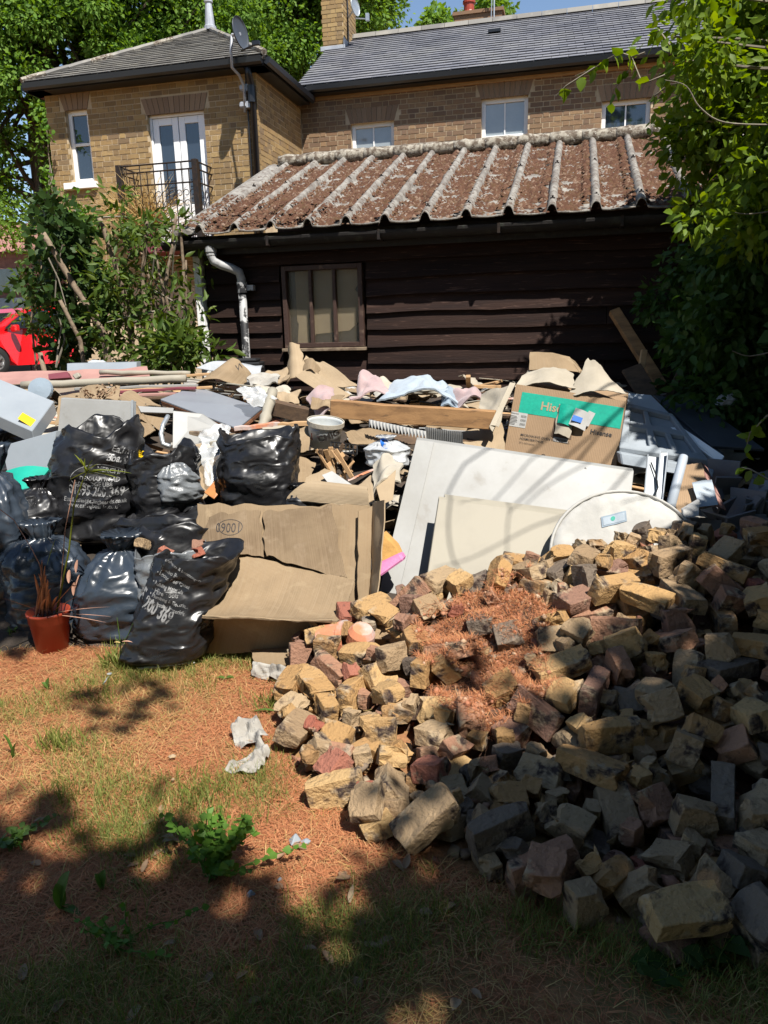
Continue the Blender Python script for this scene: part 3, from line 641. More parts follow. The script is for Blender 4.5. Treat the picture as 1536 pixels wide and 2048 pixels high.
# ---------------------------------------------------------------- brick house
house = empty('brick_house', HO.o, -PHI, 'two-storey yellow brick house with slate roofs, balcony and sash windows behind the shed', 'house')
BL, BH, MJ = .192, .064, .012
brick_jobs = []           # (wall part, list of boxes) : near ones become single bricks
def brickwork(u0, u1, z0, z1, place, opens, seed):
    """Flemish bond: alternate stretcher and header; place(u0,u1,z0,z1) -> 8 points"""
    out = []; z = z0; r = 0; rs = random.Random(seed)
    while z < z1-.02:
        u = u0-(.17 if r % 2 else 0)-.02; q = 0
        zt = min(z+BH, z1)
        while u < u1:
            L = BL if q % 2 == 0 else .09
            a, b = max(u, u0), min(u+L, u1)
            spans = [(a, b)]
            for (x0, x1, y0, y1) in opens:
                if z+BH*.5 > y0 and z+BH*.5 < y1:
                    ns = []
                    for (a_, b_) in spans:
                        if b_ <= x0 or a_ >= x1: ns.append((a_, b_))
                        else:
                            if a_ < x0: ns.append((a_, x0))
                            if b_ > x1: ns.append((x1, b_))
                    spans = ns
            for a_, b_ in spans:
                if b_-a_ > .025: out.append((a_, b_, z, zt, rs.random(), rs.uniform(-.003, .004)))
            u += L+MJ; q += 1
        z += BH+MJ; r += 1
    return out
def front_pts(v): return lambda a, b, c, d, dep: [(a, v-dep, c), (b, v-dep, c), (b, v+.03, c), (a, v+.03, c), (a, v-dep, d), (b, v-dep, d), (b, v+.03, d), (a, v+.03, d)]
EZ1, EZ2 = 5.26, 5.36
V2 = 1.9
# openings: (u0,u1,z0,z1)
sash = (-3.185, -2.80, 3.92, 4.96); fdoor = (-1.79, -.855, 2.75, 4.78)
wins = [(.865, 1.60, 3.6, 4.885), (3.03, 3.765, 3.75, 5.07), (4.885, 5.6, 3.85, 4.875)]
def archrect(o): return (o[0]-.09, o[1]+.09, o[3], o[3]+.235)
walls = []
UW0, UW1 = -3.52, 0.
m = MB(); m.b2((UW0+.005, .005, 0), (sash[0], .3, EZ1)); m.b2((sash[1], .005, 0), (fdoor[0], .3, EZ1)); m.b2((fdoor[1], .005, 0), (-.006, .3, EZ1))
m.b2((sash[0], .005, 0), (sash[1], .3, sash[2])); m.b2((sash[0], .005, sash[3]), (sash[1], .3, EZ1)); m.b2((fdoor[0], .005, 0), (fdoor[1], .3, fdoor[2])); m.b2((fdoor[0], .005, fdoor[3]), (fdoor[1], .3, EZ1))
wf = part(m, 'front_wall', K['mortar'], house)
b = brickwork(UW0, UW1, 2.3, EZ1, None, [sash, fdoor, archrect(sash), archrect(fdoor)], 1)
fp = front_pts(0.)
walls.append((wf, [(fp(x[0], x[1], x[2], x[3], x[5]), x[4], x) for x in b], 'brick'))
# side wall facing the sun: plane u=0, v from 0 to V2
m = MB(); m.b2((-.3, .015, 0), (-.005, V2+.1, EZ1)); ws = part(m, 'side_wall', K['mortar'], house)
b = brickwork(.03, V2-.02, 3.2, EZ1, None, [], 2)
walls.append((ws, [([(-.03, x[0], x[2]), (x[5], x[0], x[2]), (x[5], x[1], x[2]), (-.03, x[1], x[2]), (-.03, x[0], x[3]), (x[5], x[0], x[3]), (x[5], x[1], x[3]), (-.03, x[1], x[3])], x[4], x) for x in b], 'brick'))
# left flank, only grazed by the view
m = MB(); m.b2((UW0, .3, 0), (UW0+.3, 4.8, EZ1)); part(m, 'flank_wall', K['brick'], house)
# main wing
m = MB(); prev = 0.
UE = 9.5
for o in wins:
    m.b2((prev, V2+.005, 0), (o[0], V2+.3, EZ2)); m.b2((o[0], V2+.005, 0), (o[1], V2+.3, o[2])); m.b2((o[0], V2+.005, o[3]), (o[1], V2+.3, EZ2)); prev = o[1]
m.b2((prev, V2+.005, 0), (UE, V2+.3, EZ2))
wm = part(m, 'main_wall', K['mortar'], house)
b = brickwork(0.012, 6.6, 4.05, EZ2, None, wins+[archrect(o) for o in wins], 3)
fp = front_pts(V2)
walls.append((wm, [(fp(x[0], x[1], x[2], x[3], x[5]), x[4], x) for x in b], 'brickb'))
# single bricks: a unit brick mesh stretched to fit; the rest of each wall in one part
unit = bpy.data.meshes.new('brick_unit'); mb = MB(); mb.box((0, 0, 0), (1, 1, 1)); unit.from_pydata(mb.V, [], mb.F); unit.update()
bm = bmesh.new(); bm.from_mesh(unit); bmesh.ops.recalc_face_normals(bm, faces=bm.faces); bm.to_mesh(unit); bm.free()
units = {}
for mm in ('brick', 'brickb', 'arch'):
    u = unit.copy(); u.materials.append(K[mm]); units[mm] = u
left = {'front': 130, 'side': 50, 'main': 120}
for (wp, lst, mm), quota in zip(walls, (130, 50, 120)):
    vis = []
    for i, (pts, tn, x) in enumerate(lst):
        c = sum((Vector(p) for p in pts), Vector())/8
        px, py = proj(HO.w(c.x, c.y, c.z)); L = x[1]-x[0]
        blocked = py > 440 or px < 60 or px > 1340 or (mm == 'brickb' and py > 285) or L < .12
        if not blocked: vis.append((-(L), random.Random(i).random(), i))
    vis.sort(); pick = set(i for _, _, i in vis[:quota])
    m = MB()
    for i, (pts, tn, x) in enumerate(lst):
        if i in pick:
            c = sum((Vector(p) for p in pts), Vector())/8
            sx = max(p[0] for p in pts)-min(p[0] for p in pts); sy = max(p[1] for p in pts)-min(p[1] for p in pts); sz = max(p[2] for p in pts)-min(p[2] for p in pts)
            o = bpy.data.objects.new('brick', units[mm]); COL.objects.link(o); o.parent = wp; o.location = c; o.scale = (sx, sy, sz)
        else: m.hexa(pts, tn)
    tag(m.build('brickwork', K[mm], wp, world=False, attr=True), kind='stuff')
# flat arches of splayed bricks
def arch(o, v, par, mm, splay=.16):
    z0, z1 = o[3], o[3]+.225; n = max(5, int((o[1]-o[0]+.1)/.083)); a0, a1 = o[0]-.01, o[1]+.01
    for k in range(n):
        x0 = a0+(a1-a0)*k/n+.004; x1 = a0+(a1-a0)*(k+1)/n-.004
        def sp(x): return x+splay*.5*(x-(a0+a1)/2)/((a1-a0)/2)*.9
        m = MB(); f = v-.004-.003*((k*7) % 3)/2
        m.hexa([(x0, f, z0), (x1, f, z0), (x1, v+.03, z0), (x0, v+.03, z0), (sp(x0), f, z1), (sp(x1), f, z1), (sp(x1), v+.03, z1), (sp(x0), v+.03, z1)])
        part(m, 'arch_brick', K[mm], par)
arch(sash, 0., wf, 'arch'); arch(fdoor, 0., wf, 'arch')
for o in wins: arch(o, V2, wm, 'arch')
def sashwin(o, v, cols, rails, glass, sill, zb=None):
    w_ = empty('window', (0, 0, 0), 0, parent=house); r = v+.07; f = .062
    u0, u1, z0, z1 = o
    m = MB(); m.b2((u0, r, z0), (u0+f, r+.08, z1)); m.b2((u1-f, r, z0), (u1, r+.08, z1)); m.b2((u0+f, r, z1-f), (u1-f, r+.08, z1)); m.b2((u0+f, r, z0), (u1-f, r+.08, z0+f))
    part(m, 'frame', K['white'], w_, bevel=.004)
    for z in rails:
        m = MB(); m.b2((u0+f, r+.006, z-.02), (u1-f, r+.07, z+.02)); part(m, 'meeting_rail', K['white'], w_, bevel=.003)
    for k in range(1, cols):
        u = u0+f+(u1-u0-2*f)*k/cols; zz = [z0+f]+sorted(rails)+[z1-f]
        for a, b_ in zip(zz, zz[1:]):
            m = MB(); m.b2((u-.011, r+.015, a+.02), (u+.011, r+.055, b_-.0)); part(m, 'glazing_bar', K['white'], w_)
    zz = [z0+f]+sorted(rails)+[z1-f]
    for a, b_ in zip(zz, zz[1:]):
        for k in range(cols):
            ua = u0+f+(u1-u0-2*f)*k/cols; ub = u0+f+(u1-u0-2*f)*(k+1)/cols
            m = MB(); m.b2((ua, r+.03, a), (ub, r+.036, b_)); part(m, 'pane', K[glass], w_)
    if sill:
        m = MB(); m.b2((u0-.13, v-.07, z0-.10), (u1+.06, v+.09, z0-.005)); part(m, 'sill', K['white'], w_, bevel=.006)
sashwin(sash, 0., 1, [4.48], 'glass', True)
sashwin(wins[0], V2, 2, [4.25], 'blind', False); sashwin(wins[1], V2, 2, [4.52], 'blind', False); sashwin(wins[2], V2, 2, [4.2], 'glass', False)
# french doors
fd = empty('french_door', (0, 0, 0), 0, parent=house); u0, u1, z0, z1 = fdoor; mid = (u0+u1)/2
m = MB(); m.b2((u0, .06, z0), (u0+.035, .16, z1)); m.b2((u1-.035, .06, z0), (u1, .16, z1)); m.b2((u0+.035, .06, z1-.035), (u1-.035, .16, z1)); part(m, 'frame', K['upvc'], fd, bevel=.004)
for s, (a, b_) in enumerate(((u0+.04, mid-.006), (mid+.006, u1-.04))):
    m = MB(); st = .1
    m.b2((a, .08, z0), (a+st, .13, z1-.04)); m.b2((b_-st, .08, z0), (b_, .13, z1-.04)); m.b2((a+st, .08, z1-.04-st), (b_-st, .13, z1-.04)); m.b2((a+st, .08, z0), (b_-st, .13, z0+.75))
    part(m, 'leaf', K['upvc'], fd, bevel=.005)
    m = MB(); m.b2((a+st, .1, z0+.75), (b_-st, .106, z1-.04-st)); part(m, 'pane', K['glass'], fd)
m = MB(); m.b2((mid-.006, .1, z0), (mid+.006, .12, z1-.04)); part(m, 'door_gap', K['gutter'], fd)
# balcony with scrolled iron railing
bal = empty('balcony', (0, 0, 0), 0, parent=house)
bu0, bu1, bv = -2.03, -.80, -.52; bz0, bz1 = 2.92, 3.98
m = MB(); m.b2((bu0, bv, bz0-.16), (bu1, 0, bz0-.06)); part(m, 'deck', K['maroon'], bal, bevel=.005)
for (x, y) in ((bu0, bv), (bu1, bv)):
    m = MB(); m.b2((x-.04, y-.04, bz0-.06), (x+.04, y+.04, bz1+.02)); part(m, 'post', K['rail'], bal, bevel=.004)
rl = [((bu0, bv), (bu1, bv)), ((bu0, bv), (bu0, 0)), ((bu1, bv), (bu1, 0))]
for (a, b_) in rl:
    for z in (bz1, bz1-.10, bz1-.28, bz0+.06, bz0+.2):
        m = MB(); h = .012; m.tube([(a[0], a[1], z), (b_[0], b_[1], z)], h, 6); part(m, 'rail', K['rail'], bal)
    L = math.hypot(b_[0]-a[0], b_[1]-a[1]); n = max(2, int(L/.11))
    for k in range(1, n):
        x = a[0]+(b_[0]-a[0])*k/n; y = a[1]+(b_[1]-a[1])*k/n
        m = MB(); m.tube([(x, y, bz0-.05), (x, y, bz1-(.0 if k % 2 else .1))], .008, 5); part(m, 'baluster', K['rail'], bal)
        if k < n:
            dx, dy = (b_[0]-a[0])/L, (b_[1]-a[1])/L
            for zc, sg in ((bz0+.34, 1), (bz0+.50, -1), (bz0+.64, 1)):
                pts = []; m = MB()
                for t_ in range(13):
                    an = t_/12*1.7*math.pi; r_ = .052*(1-.45*t_/12); q = sg*(.055-r_*math.cos(an))
                    pts.append((x+dx*q, y+dy*q, zc+r_*math.sin(an)))
                m.tube(pts, .006, 4, cap=False); part(m, 'scroll', K['rail'], bal)
# roofs -------------------------------------------------
def plane_roof(name, a, b, c, d, mm, seed, rows, quota, par_name='roof', thick=.012, wid=.30):
    """slates laid on the quad eave a-b, ridge d-c; triangles allowed when c==d"""
    a, b, c, d = [Vector(q) for q in (a, b, c, d)]
    N = (b-a).cross(d-a).normalized()
    N = N if N.z > 0 else -N
    m = MB(); t_ = N*.03; m.add([a-t_, b-t_, c-t_, d-t_, a-t_*2.4, b-t_*2.4, c-t_*2.4, d-t_*2.4], [(0, 1, 2, 3), (7, 6, 5, 4), (0, 4, 5, 1), (1, 5, 6, 2), (2, 6, 7, 3), (3, 7, 4, 0)])
    rf = part(m, name, K[mm], house)
    rs = random.Random(seed); pieces = []
    for j in range(rows):
        f0, f1 = j/rows, min(1, (j+1.25)/rows); g0, g1 = j/rows, (j+1)/rows
        L0, R0 = a.lerp(d, f0), b.lerp(c, f0); L1, R1 = a.lerp(d, f1), b.lerp(c, f1)
        w0 = (R0-L0).length; n = max(1, int(round(w0/wid)))
        off = .5 if j % 2 else 0
        for k in range(n+1):
            s0 = max(0, (k-off)/n); s1 = min(1, (k+1-off)/n)
            if s1-s0 < .1/n: continue
            s0 += .003/w0; s1 -= .003/w0
            lo = N*(.012+rs.uniform(0, .004)); hi = N*(-.008)
            # keep the slates straight up the slope
            p0, p1 = L0.lerp(R0, s0), L0.lerp(R0, s1)
            q0 = L1.lerp(R1, min(1, max(0, (s0*w0 + (L0-L1).dot((R0-L0).normalized()))/max(.01, (R1-L1).length)))) if (R1-L1).length > .05 else L1
            q1 = L1.lerp(R1, min(1, max(0, (s1*w0 + (L0-L1).dot((R0-L0).normalized()))/max(.01, (R1-L1).length)))) if (R1-L1).length > .05 else R1
            up = N*thick
            pieces.append(([p0+lo-up, p1+lo-up, q1+hi-up*.5, q0+hi-up*.5, p0+lo, p1+lo, q1+hi, q0+hi], rs.random()))
    vis = []
    for i, (pts, tn) in enumerate(pieces):
        c_ = sum(pts, Vector())/8; px, py = proj(HO.w(*c_))
        if 0 < px < 1340 and py > 5: vis.append((rs.random(), i))
    vis.sort(); pick = set(i for _, i in vis[:quota]); m = MB()
    for i, (pts, tn) in enumerate(pieces):
        if i in pick:
            q = MB(); q.hexa(pts); part(q, 'slate', K[mm], rf)
        else: m.hexa(pts, tn)
    tag(m.build('slates', K[mm], rf, world=False, attr=True), kind='stuff')
    return rf
eu0, eu1, ev0, ev1 = UW0-.16, .26, -.28, 5.0
az = HO.uz(403, 66, 2.4)[1]; ap = (-1.75, 2.36, az); EZ = 5.33
r1 = plane_roof('hip_roof_front', (eu0, ev0, EZ), (eu1, ev0, EZ), ap, ap, 'oldslate', 1, 17, 90)
r2 = plane_roof('hip_roof_side', (eu1, ev0, EZ), (eu1, ev1, EZ), ap, ap, 'oldslate', 2, 17, 30)
r3 = plane_roof('hip_roof_left', (eu0, ev1, EZ), (eu0, ev0, EZ), ap, ap, 'oldslate', 3, 17, 10)
m = MB(); m.add([(eu0, ev1, EZ), (eu1, ev1, EZ), ap], [(0, 1, 2)]); part(m, 'hip_roof_back', K['oldslate'], house)
for q in ((eu0, ev0), (eu1, ev0)):
    n = 9; A = Vector((q[0], q[1], EZ)); B = Vector(ap)
    for k in range(n):
        m = MB(); m.tube([A.lerp(B, k/n)+Vector((0, 0, .02)), A.lerp(B, (k+.5)/n)+Vector((0, 0, .028)), A.lerp(B, (k+1.02)/n)+Vector((0, 0, .03))], [.045, .043, .04], 7); part(m, 'hip_tile', K['oldslate'] if k % 3 else K['lichen'], house)
fz = az
m = MB(); m.lathe([(.11, 0), (.11, .06), (.085, .08), (.06, .38), (.055, .42), (.075, .44), (.07, .5), (.03, .53), (0, .535)], (ap[0], ap[1], fz), 12); part(m, 'roof_finial', K['lead'], house, smooth=False)
# eaves and gutters of the block
def gut(name, A, B, z, out, parx=house):
    A, B, out = Vector(A), Vector(B), Vector(out); m = MB()
    o_ = out
    m.hexa([A+Vector((0, 0, z-.135)), B+Vector((0, 0, z-.135)), B-o_*.05+Vector((0, 0, z-.135)), A-o_*.05+Vector((0, 0, z-.135)), A+Vector((0, 0, z-.04)), B+Vector((0, 0, z-.04)), B-o_*.05+Vector((0, 0, z-.04)), A-o_*.05+Vector((0, 0, z-.04))])
    part(m, 'fascia', K['gutter'], parx)
    m = MB(); pr = [(.0, -.03), (.01, -.10), (.05, -.125), (.09, -.10), (.10, -.03)]
    V = [A+o_*a+Vector((0, 0, z+b)) for a, b in pr]+[B+o_*a+Vector((0, 0, z+b)) for a, b in pr]
    m.add(V, [(k, k+1, k+6, k+5) for k in range(4)]+[(0, 1, 2, 3, 4), (9, 8, 7, 6, 5)]); part(m, 'gutter', K['gutter'], parx)
    wd = MB(); wd.hexa([A-o_*.05+Vector((0, 0, z-.135)), B-o_*.05+Vector((0, 0, z-.135)), B-o_*.3+Vector((0, 0, z-.135)), A-o_*.3+Vector((0, 0, z-.135)), A-o_*.05+Vector((0, 0, z-.122)), B-o_*.05+Vector((0, 0, z-.122)), B-o_*.3+Vector((0, 0, z-.122)), A-o_*.3+Vector((0, 0, z-.122))]); part(wd, 'soffit', K['gutter'], parx)
gut('f', (eu0+.04, ev0+.04, 0), (eu1-.04, ev0+.04, 0), EZ, (0, -1, 0)); gut('s', (eu1-.04, ev0+.04, 0), (eu1-.04, 1.75, 0), EZ, (1, 0, 0)); gut('l', (eu0+.04, ev0+.04, 0), (eu0+.04, 4, 0), EZ, (-1, 0, 0))
# main roof
MZ = 5.47; mrz = 7.22
r4 = plane_roof('main_roof', (.0, V2-.22, MZ), (UE, V2-.22, MZ), (UE, 5.0, mrz), (-.33, 5.0, mrz), 'slate', 5, 20, 170, wid=.26)
m = MB(); m.hexa([(-.35, V2+.6, MZ-.3), (.05, V2-.1, MZ-.25), (1.0, 5.0, mrz-.35), (.2, 5.2, mrz-.5), (-.35, V2+.6, MZ-.18), (.05, V2-.1, MZ-.2), (1.0, 5.0, mrz-.26), (.2, 5.2, mrz-.4)]); part(m, 'valley', K['slate'], house)
m = MB(); m.add([(-.33, 5, mrz-.04), (UE, 5, mrz-.04), (UE, 9, 5.3), (-.3, 9, 5.3)], [(0, 1, 2, 3)]); part(m, 'rear_roof', K['slate'], house)
gut('m', (.22, V2-.2, 0), (UE, V2-.2, 0), MZ, (0, -1, 0))
m = MB(); m.b2((.0, V2-.03, EZ2-.075), (UE, V2+.02, EZ2-.01)); part(m, 'eaves_course', K['pine'], house)
for k in range(21):
    u = -.33+.46*k; m = MB(); m.hexa([(u, 4.9, mrz-.02), (u+.452, 4.9, mrz-.02), (u+.452, 5.1, mrz-.02), (u, 5.1, mrz-.02), (u, 4.96, mrz+.075), (u+.452, 4.96, mrz+.075), (u+.452, 5.04, mrz+.075), (u, 5.04, mrz+.075)]); part(m, 'ridge_tile', K['oldslate'], house)
# roof vent and patch
def roof_pt(u, f): return Vector((u, V2-.22+(5.0-V2+.22)*f, MZ+(mrz-MZ)*f))
ng = Vector((0, -(mrz-MZ), 5-V2+.22)).normalized()
p = roof_pt(*((lambda q: (q[0], .70))(HO.uz(988, 68, 3.9)))); m = MB(); m.box(p+ng*.03, (.22, .12, .05)); part(m, 'roof_vent', K['gutter'], house)
# chimney
cu0 = HO.uz(645, 90, 4.3)[0]; cu1 = HO.uz(688, 85, 4.3)[0]
ch = empty('chimney', (0, 0, 0), 0, parent=house); cv0, cv1 = 4.3, 5.2; cw = cu1-cu0
m = MB(); m.b2((cu0+.012, cv0+.012, 6.2), (cu1-.012, cv1-.012, 9.1)); part(m, 'stack', K['mortar'], ch)
b = brickwork(cu0, cu1, 6.85, 8.6, None, [], 11)
for x in b:
    m = MB(); m.hexa(front_pts(cv0)(x[0], x[1], x[2], x[3], x[5])); part(m, 'brick', K['brick'], ch)
b = brickwork(cv0+.03, cv1, 6.9, 8.6, None, [], 12); m = MB()
for x in b: m.hexa([(cu1-.03, x[0], x[2]), (cu1+x[5], x[0], x[2]), (cu1+x[5], x[1], x[2]), (cu1-.03, x[1], x[2]), (cu1-.03, x[0], x[3]), (cu1+x[5], x[0], x[3]), (cu1+x[5], x[1], x[3]), (cu1-.03, x[1], x[3])], x[4])
tag(m.build('side_bricks', K['brick'], ch, world=False, attr=True), kind='stuff')
m = MB(); zb = 6.86; m.b2((cu0-.03, cv0-.05, zb-.05), (cu1+.03, cv0-.012, zb+.03)); m.b2((cu1+.008, cv0-.06, zb-.05), (cu1+.018, cv0+.35, zb+.16)); part(m, 'flashing', K['lead'], ch, bevel=.004)
# far chimney behind the ridge
q = HO.uz(938, 40, 7.5); c2 = empty('rear_chimney', (0, 0, 0), 0, parent=house)
m = MB(); m.b2((q[0]-.28, 7.2, 6), (q[0]+.75, 7.8, q[1]+.0)); m.b2((q[0]-.32, 7.16, q[1]+.002), (q[0]+.79, 7.84, q[1]+.07)); part(m, 'stack', K['brickb'], c2)
m = MB(); m.lathe([(.15, 0), (.13, .05), (.115, .1), (.115, .24), (.14, .25), (.14, .30), (.1, .3), (.09, .1)], (q[0], 7.5, q[1]+.07), 14); part(m, 'chimney_pot', K['pot'], c2)
q = HO.uz(988, 25, 7.0)
aer = MB(); aer.tube([(q[0], 7.0, 6.5), (q[0], 7.0, q[1]+1.2)], .018, 6); aer.tube([(q[0]-.1, 7.0, 6.5), (q[0]-.04, 7.0, q[1]+.6)], .012, 5)
for k in range(5): aer.tube([(q[0]-.02-.02*k, 6.9+.0*k, q[1]+.5+.12*k), (q[0]+.22, 7.1, q[1]+.45+.12*k)], .007, 4)
part(aer, 'aerial', K['metal'], house)
# downpipe at the corner and dishes
m = MB(); m.tube([(-.02, -.24, 5.2), (-.02, -.2, 5.1), (-.035, -.075, 4.98), (-.035, -.075, .2)], .045, 10); part(m, 'corner_downpipe', K['gutter'], house, smooth=True)
m = MB(); m.tube([(-.14, -.04, 5.2), (-.14, -.03, 4.7), (-.13, -.03, 2.5)], .012, 6); part(m, 'cable', K['gutter'], house)
m = MB(); m.tube([(-.04, -.1, 5.0), (-.04, -.1, 4.8), (-.04, -.1, 4.78)], .056, 10); part(m, 'pipe_collar', K['gutter'], house)
def dish(name, c, nrm, r, par, mm):
    nrm = Vector(nrm).normalized(); m = MB()
    pr = [(r*t, -.16*r*(1-t*t)) for t in (0.001, .3, .55, .8, 1.)]; pr += [(r*1.02, .01), (r*.98, -.012)]+[(r*t, -.16*r*(1-t*t)-.02) for t in (.8, .5, .001)]
    m.lathe(pr, c, 24, nrm); o = part(m, name, mm, par, smooth=True); return o
sd = empty('satellite_dish', (0, 0, 0), 0, parent=house)
pu, pz = HO.uz(487, 80, -.1); u_, z_ = HO.uz(465, 60, -.45)
u2, z2 = HO.uz(489, 225, -.1)
mast = [HO.uz(464, 70, -.42), HO.uz(462, 100, -.42), HO.uz(464, 135, -.42), HO.uz(478, 150, -.25), HO.uz(488, 172, -.14), HO.uz(490, 225, -.12)]
vs = [-.42, -.42, -.42, -.25, -.14, -.12]
m = MB(); m.tube([(a, v, b_) for (a, b_), v in zip(mast, vs)], .02, 8); part(m, 'mast', K['lead'], sd, smooth=True)
for py in (178, 212):
    a, b_ = HO.uz(490, py, -.05); m = MB(); m.box((a+.03, -.06, b_), (.15, .12, .09)); m.box((a-.0, -.13, b_), (.1, .02, .06)); part(m, 'wall_clamp', K['lead'], sd, bevel=.006)
a, b_ = HO.uz(484, 68, -.45); dish('dish', (a, -.5, b_), (.96, -.10, .10), .20, sd, K['dgrey'])
m = MB(); e = HO.uz(512, 92, -.7); m.tube([(a, -.5, b_-.22), (e[0], -.75, e[1])], .012, 6); m.box((e[0]+.03, -.77, e[1]+.01), (.1, .05, .05)); part(m, 'feed_arm', K['gutter'], sd)
m = MB(); m.tube([(mast[0][0], -.42, mast[0][1]), (a-.02, -.46, b_)], .022, 6); part(m, 'dish_bracket', K['lead'], sd)
sd2 = empty('chimney_dish', (0, 0, 0), 0, parent=house)
a, b_ = HO.uz(712, 15, 4.2); dish('dish', (a, 4.15, b_), (.93, -.22, .1), .16, sd2, K['metal'])
m = MB(); m.tube([(cu1, 4.6, b_-.02), (a-.05, 4.25, b_)], .018, 6); e = HO.uz(735, 38, 3.9); m.tube([(a, 4.15, b_-.2), (e[0], 3.9, e[1])], .012, 6); m.box((e[0], 3.9, e[1]+.03), (.06, .06, .12)); part(m, 'bracket', K['metal'], sd2)
m = MB(); m.tube([(cu1+.02, cv0+.25, 8.6), (cu1+.02, cv0+.25, 6.95)], .014, 6); part(m, 'chimney_cable', K['gutter'], house)
# ---------------------------------------------------------------- foliage tools
OV_V = np.array([(0, 0, 0), (-.27, .34, .05), (.27, .34, .05), (0, .42, 0), (0, 1, -.1), (-.2, .7, .02), (.2, .7, .02)])
OV_F = np.array([(0, 3, 1), (0, 2, 3), (3, 4, 5), (3, 5, 1), (3, 6, 4), (3, 2, 6)])
LA_V = np.array([(0, 0, 0), (-.15, .35, .04), (.15, .35, .04), (0, .5, -.02), (0, 1, -.16), (-.12, .7, .0), (.12, .7, .0)])
DI_V = np.array([(0, 0, 0), (.3, .5, .06), (0, 1, -.05), (-.3, .5, .06)]); DI_F = np.array([(0, 1, 2), (0, 2, 3)])
IV_V = np.array([(0, 0, 0), (-.42, .25, .04), (.42, .25, .04), (0, .35, 0), (0, 1, -.08), (-.3, .62, .02), (.3, .62, .02)])
def scatter(name, pos, dirs, size, mm, parent, tmpl=(OV_V, OV_F), seed=0, up=.7, world=True):
    TV, TF = tmpl; rn = np.random.default_rng(seed); n = len(pos)
    y = dirs/np.maximum(1e-6, np.linalg.norm(dirs, axis=1, keepdims=True))
    z = rn.normal(size=(n, 3))*(1-up)+np.array((SUN.x*.55, SUN.y*.55, SUN.z*.75))*up
    z -= y*np.sum(z*y, 1, keepdims=True); z /= np.maximum(1e-6, np.linalg.norm(z, axis=1, keepdims=True))
    x = np.cross(y, z); sz = np.asarray(size).reshape(-1, 1, 1)
    V = pos[:, None]+sz*(TV[None, :, 0:1]*x[:, None]+TV[None, :, 1:2]*y[:, None]+TV[None, :, 2:3]*z[:, None])
    Fa = TF[None]+np.arange(n)[:, None, None]*len(TV)
    return fastmesh(name, V.reshape(-1, 3), Fa.reshape(-1, 3), mm, parent, tint=np.repeat(rn.random(n), len(TV)), world=world)
def clump_leaves(cl, per, seed, droop=.35):
    """cl: list of (centre, radius[, leaves]) -> leaf positions and directions"""
    rn = np.random.default_rng(seed); Ps = []; Ds = []
    for c in cl:
        k = int(per*(c[2] if len(c) > 2 else 1)); d = rn.normal(size=(k, 3)); d /= np.linalg.norm(d, axis=1, keepdims=True)
        r = c[1]*rn.random((k, 1))**.45; p = np.array(c[0])+d*r*np.array([1.1, 1.1, .8]); Ps.append(p)
        q = d+rn.normal(size=(k, 3))*.55; q[:, 2] -= droop; Ds.append(q)
    return np.concatenate(Ps), np.concatenate(Ds)
def limb(A, B, r0, r1, seed=0, n=7, sag=.12):
    A, B = Vector(A), Vector(B); L = (B-A).length; out = []; rs = []
    for i in range(n):
        t = i/(n-1); w_ = math.sin(math.pi*t)
        p = A.lerp(B, t)+Vector((nz((t*2.3, seed, 0)), nz((t*2.3, seed, 5)), nz((t*2.3, seed, 9))*.6+.4*sag/.12*.5))*L*sag*w_
        out.append(p); rs.append(r0+(r1-r0)*t)
    return out, rs

# ---------------------------------------------------------------- tall trees behind the house
gaps = [((133, 112), 26, 40), ((66, 245), 32, 52), ((75, 355), 40, 22), ((12, 215), 16, 22), ((272, 14), 12, 10), ((20, 55), 14, 18), ((36, 395), 14, 20), ((560, -40), 30, 30)]
tree_poly = [(-160, -330), (800, -330), (780, 30), (742, 78), (690, 110), (600, 150), (500, 220), (130, 450), (-160, 470)]
def far_tree(trunks, xlo, xhi, Yr, label, seed, ncl, per, mm=K['leaffar'], size=(.085, .15), poly=tree_poly, rad_=(.5, .95), grp='tall leafy trees behind the house'):
    rn = random.Random(seed); cl = []
    t = 0
    while len(cl) < ncl and t < 9000:
        t += 1; px, py = rn.uniform(xlo, xhi), rn.uniform(-330, 470)
        if not inpoly(px, py, poly): continue
        bad = False
        for (c, a, b_) in gaps:
            if ((px-c[0])/(a+26))**2+((py-c[1])/(b_+26))**2 < 1: bad = True
        if bad: continue
        cl.append((P(px, py, rn.uniform(*Yr)), rn.uniform(*rad_)))
    b0 = P(trunks[0][0][0], 600, (Yr[0]+Yr[1])/2); b0.z = gz(b0.x, b0.y)
    t_ = empty('tall_tree', b0, 0, label, 'tree', grp)
    m = MB(); Ym = (Yr[0]+Yr[1])/2+.4
    for k, (a, b_, r0, r1) in enumerate(trunks):
        A = P(a[0], a[1], Ym); B = P(b_[0], b_[1], Ym)
        if a[1] > 500: A.z = b0.z-.2
        pth, rs = limb(A, B, r0, r1, seed+k, sag=.03); m.tube(pth, rs, 9)
    m.build('trunk', K['bark'], t_, smooth=True)
    m = MB()
    for k in range(0, len(cl), 3):
        c = cl[k][0]; tr = trunks[k % len(trunks)]
        f = rn.uniform(.25, .95); A = P(tr[0][0]+(tr[1][0]-tr[0][0])*f, tr[0][1]+(tr[1][1]-tr[0][1])*f, Ym)
        if (A-c).length < 9: pth, rs = limb(A, c, .07, .015, seed+k, 6); m.tube(pth, rs, 5)
    m.build('limbs', K['bark'], t_)
    p, d = clump_leaves(cl, per, seed)
    scatter('crown', p, d, np.random.default_rng(seed).uniform(size[0], size[1], len(p)), mm, t_, (DI_V, DI_F), seed, .55)
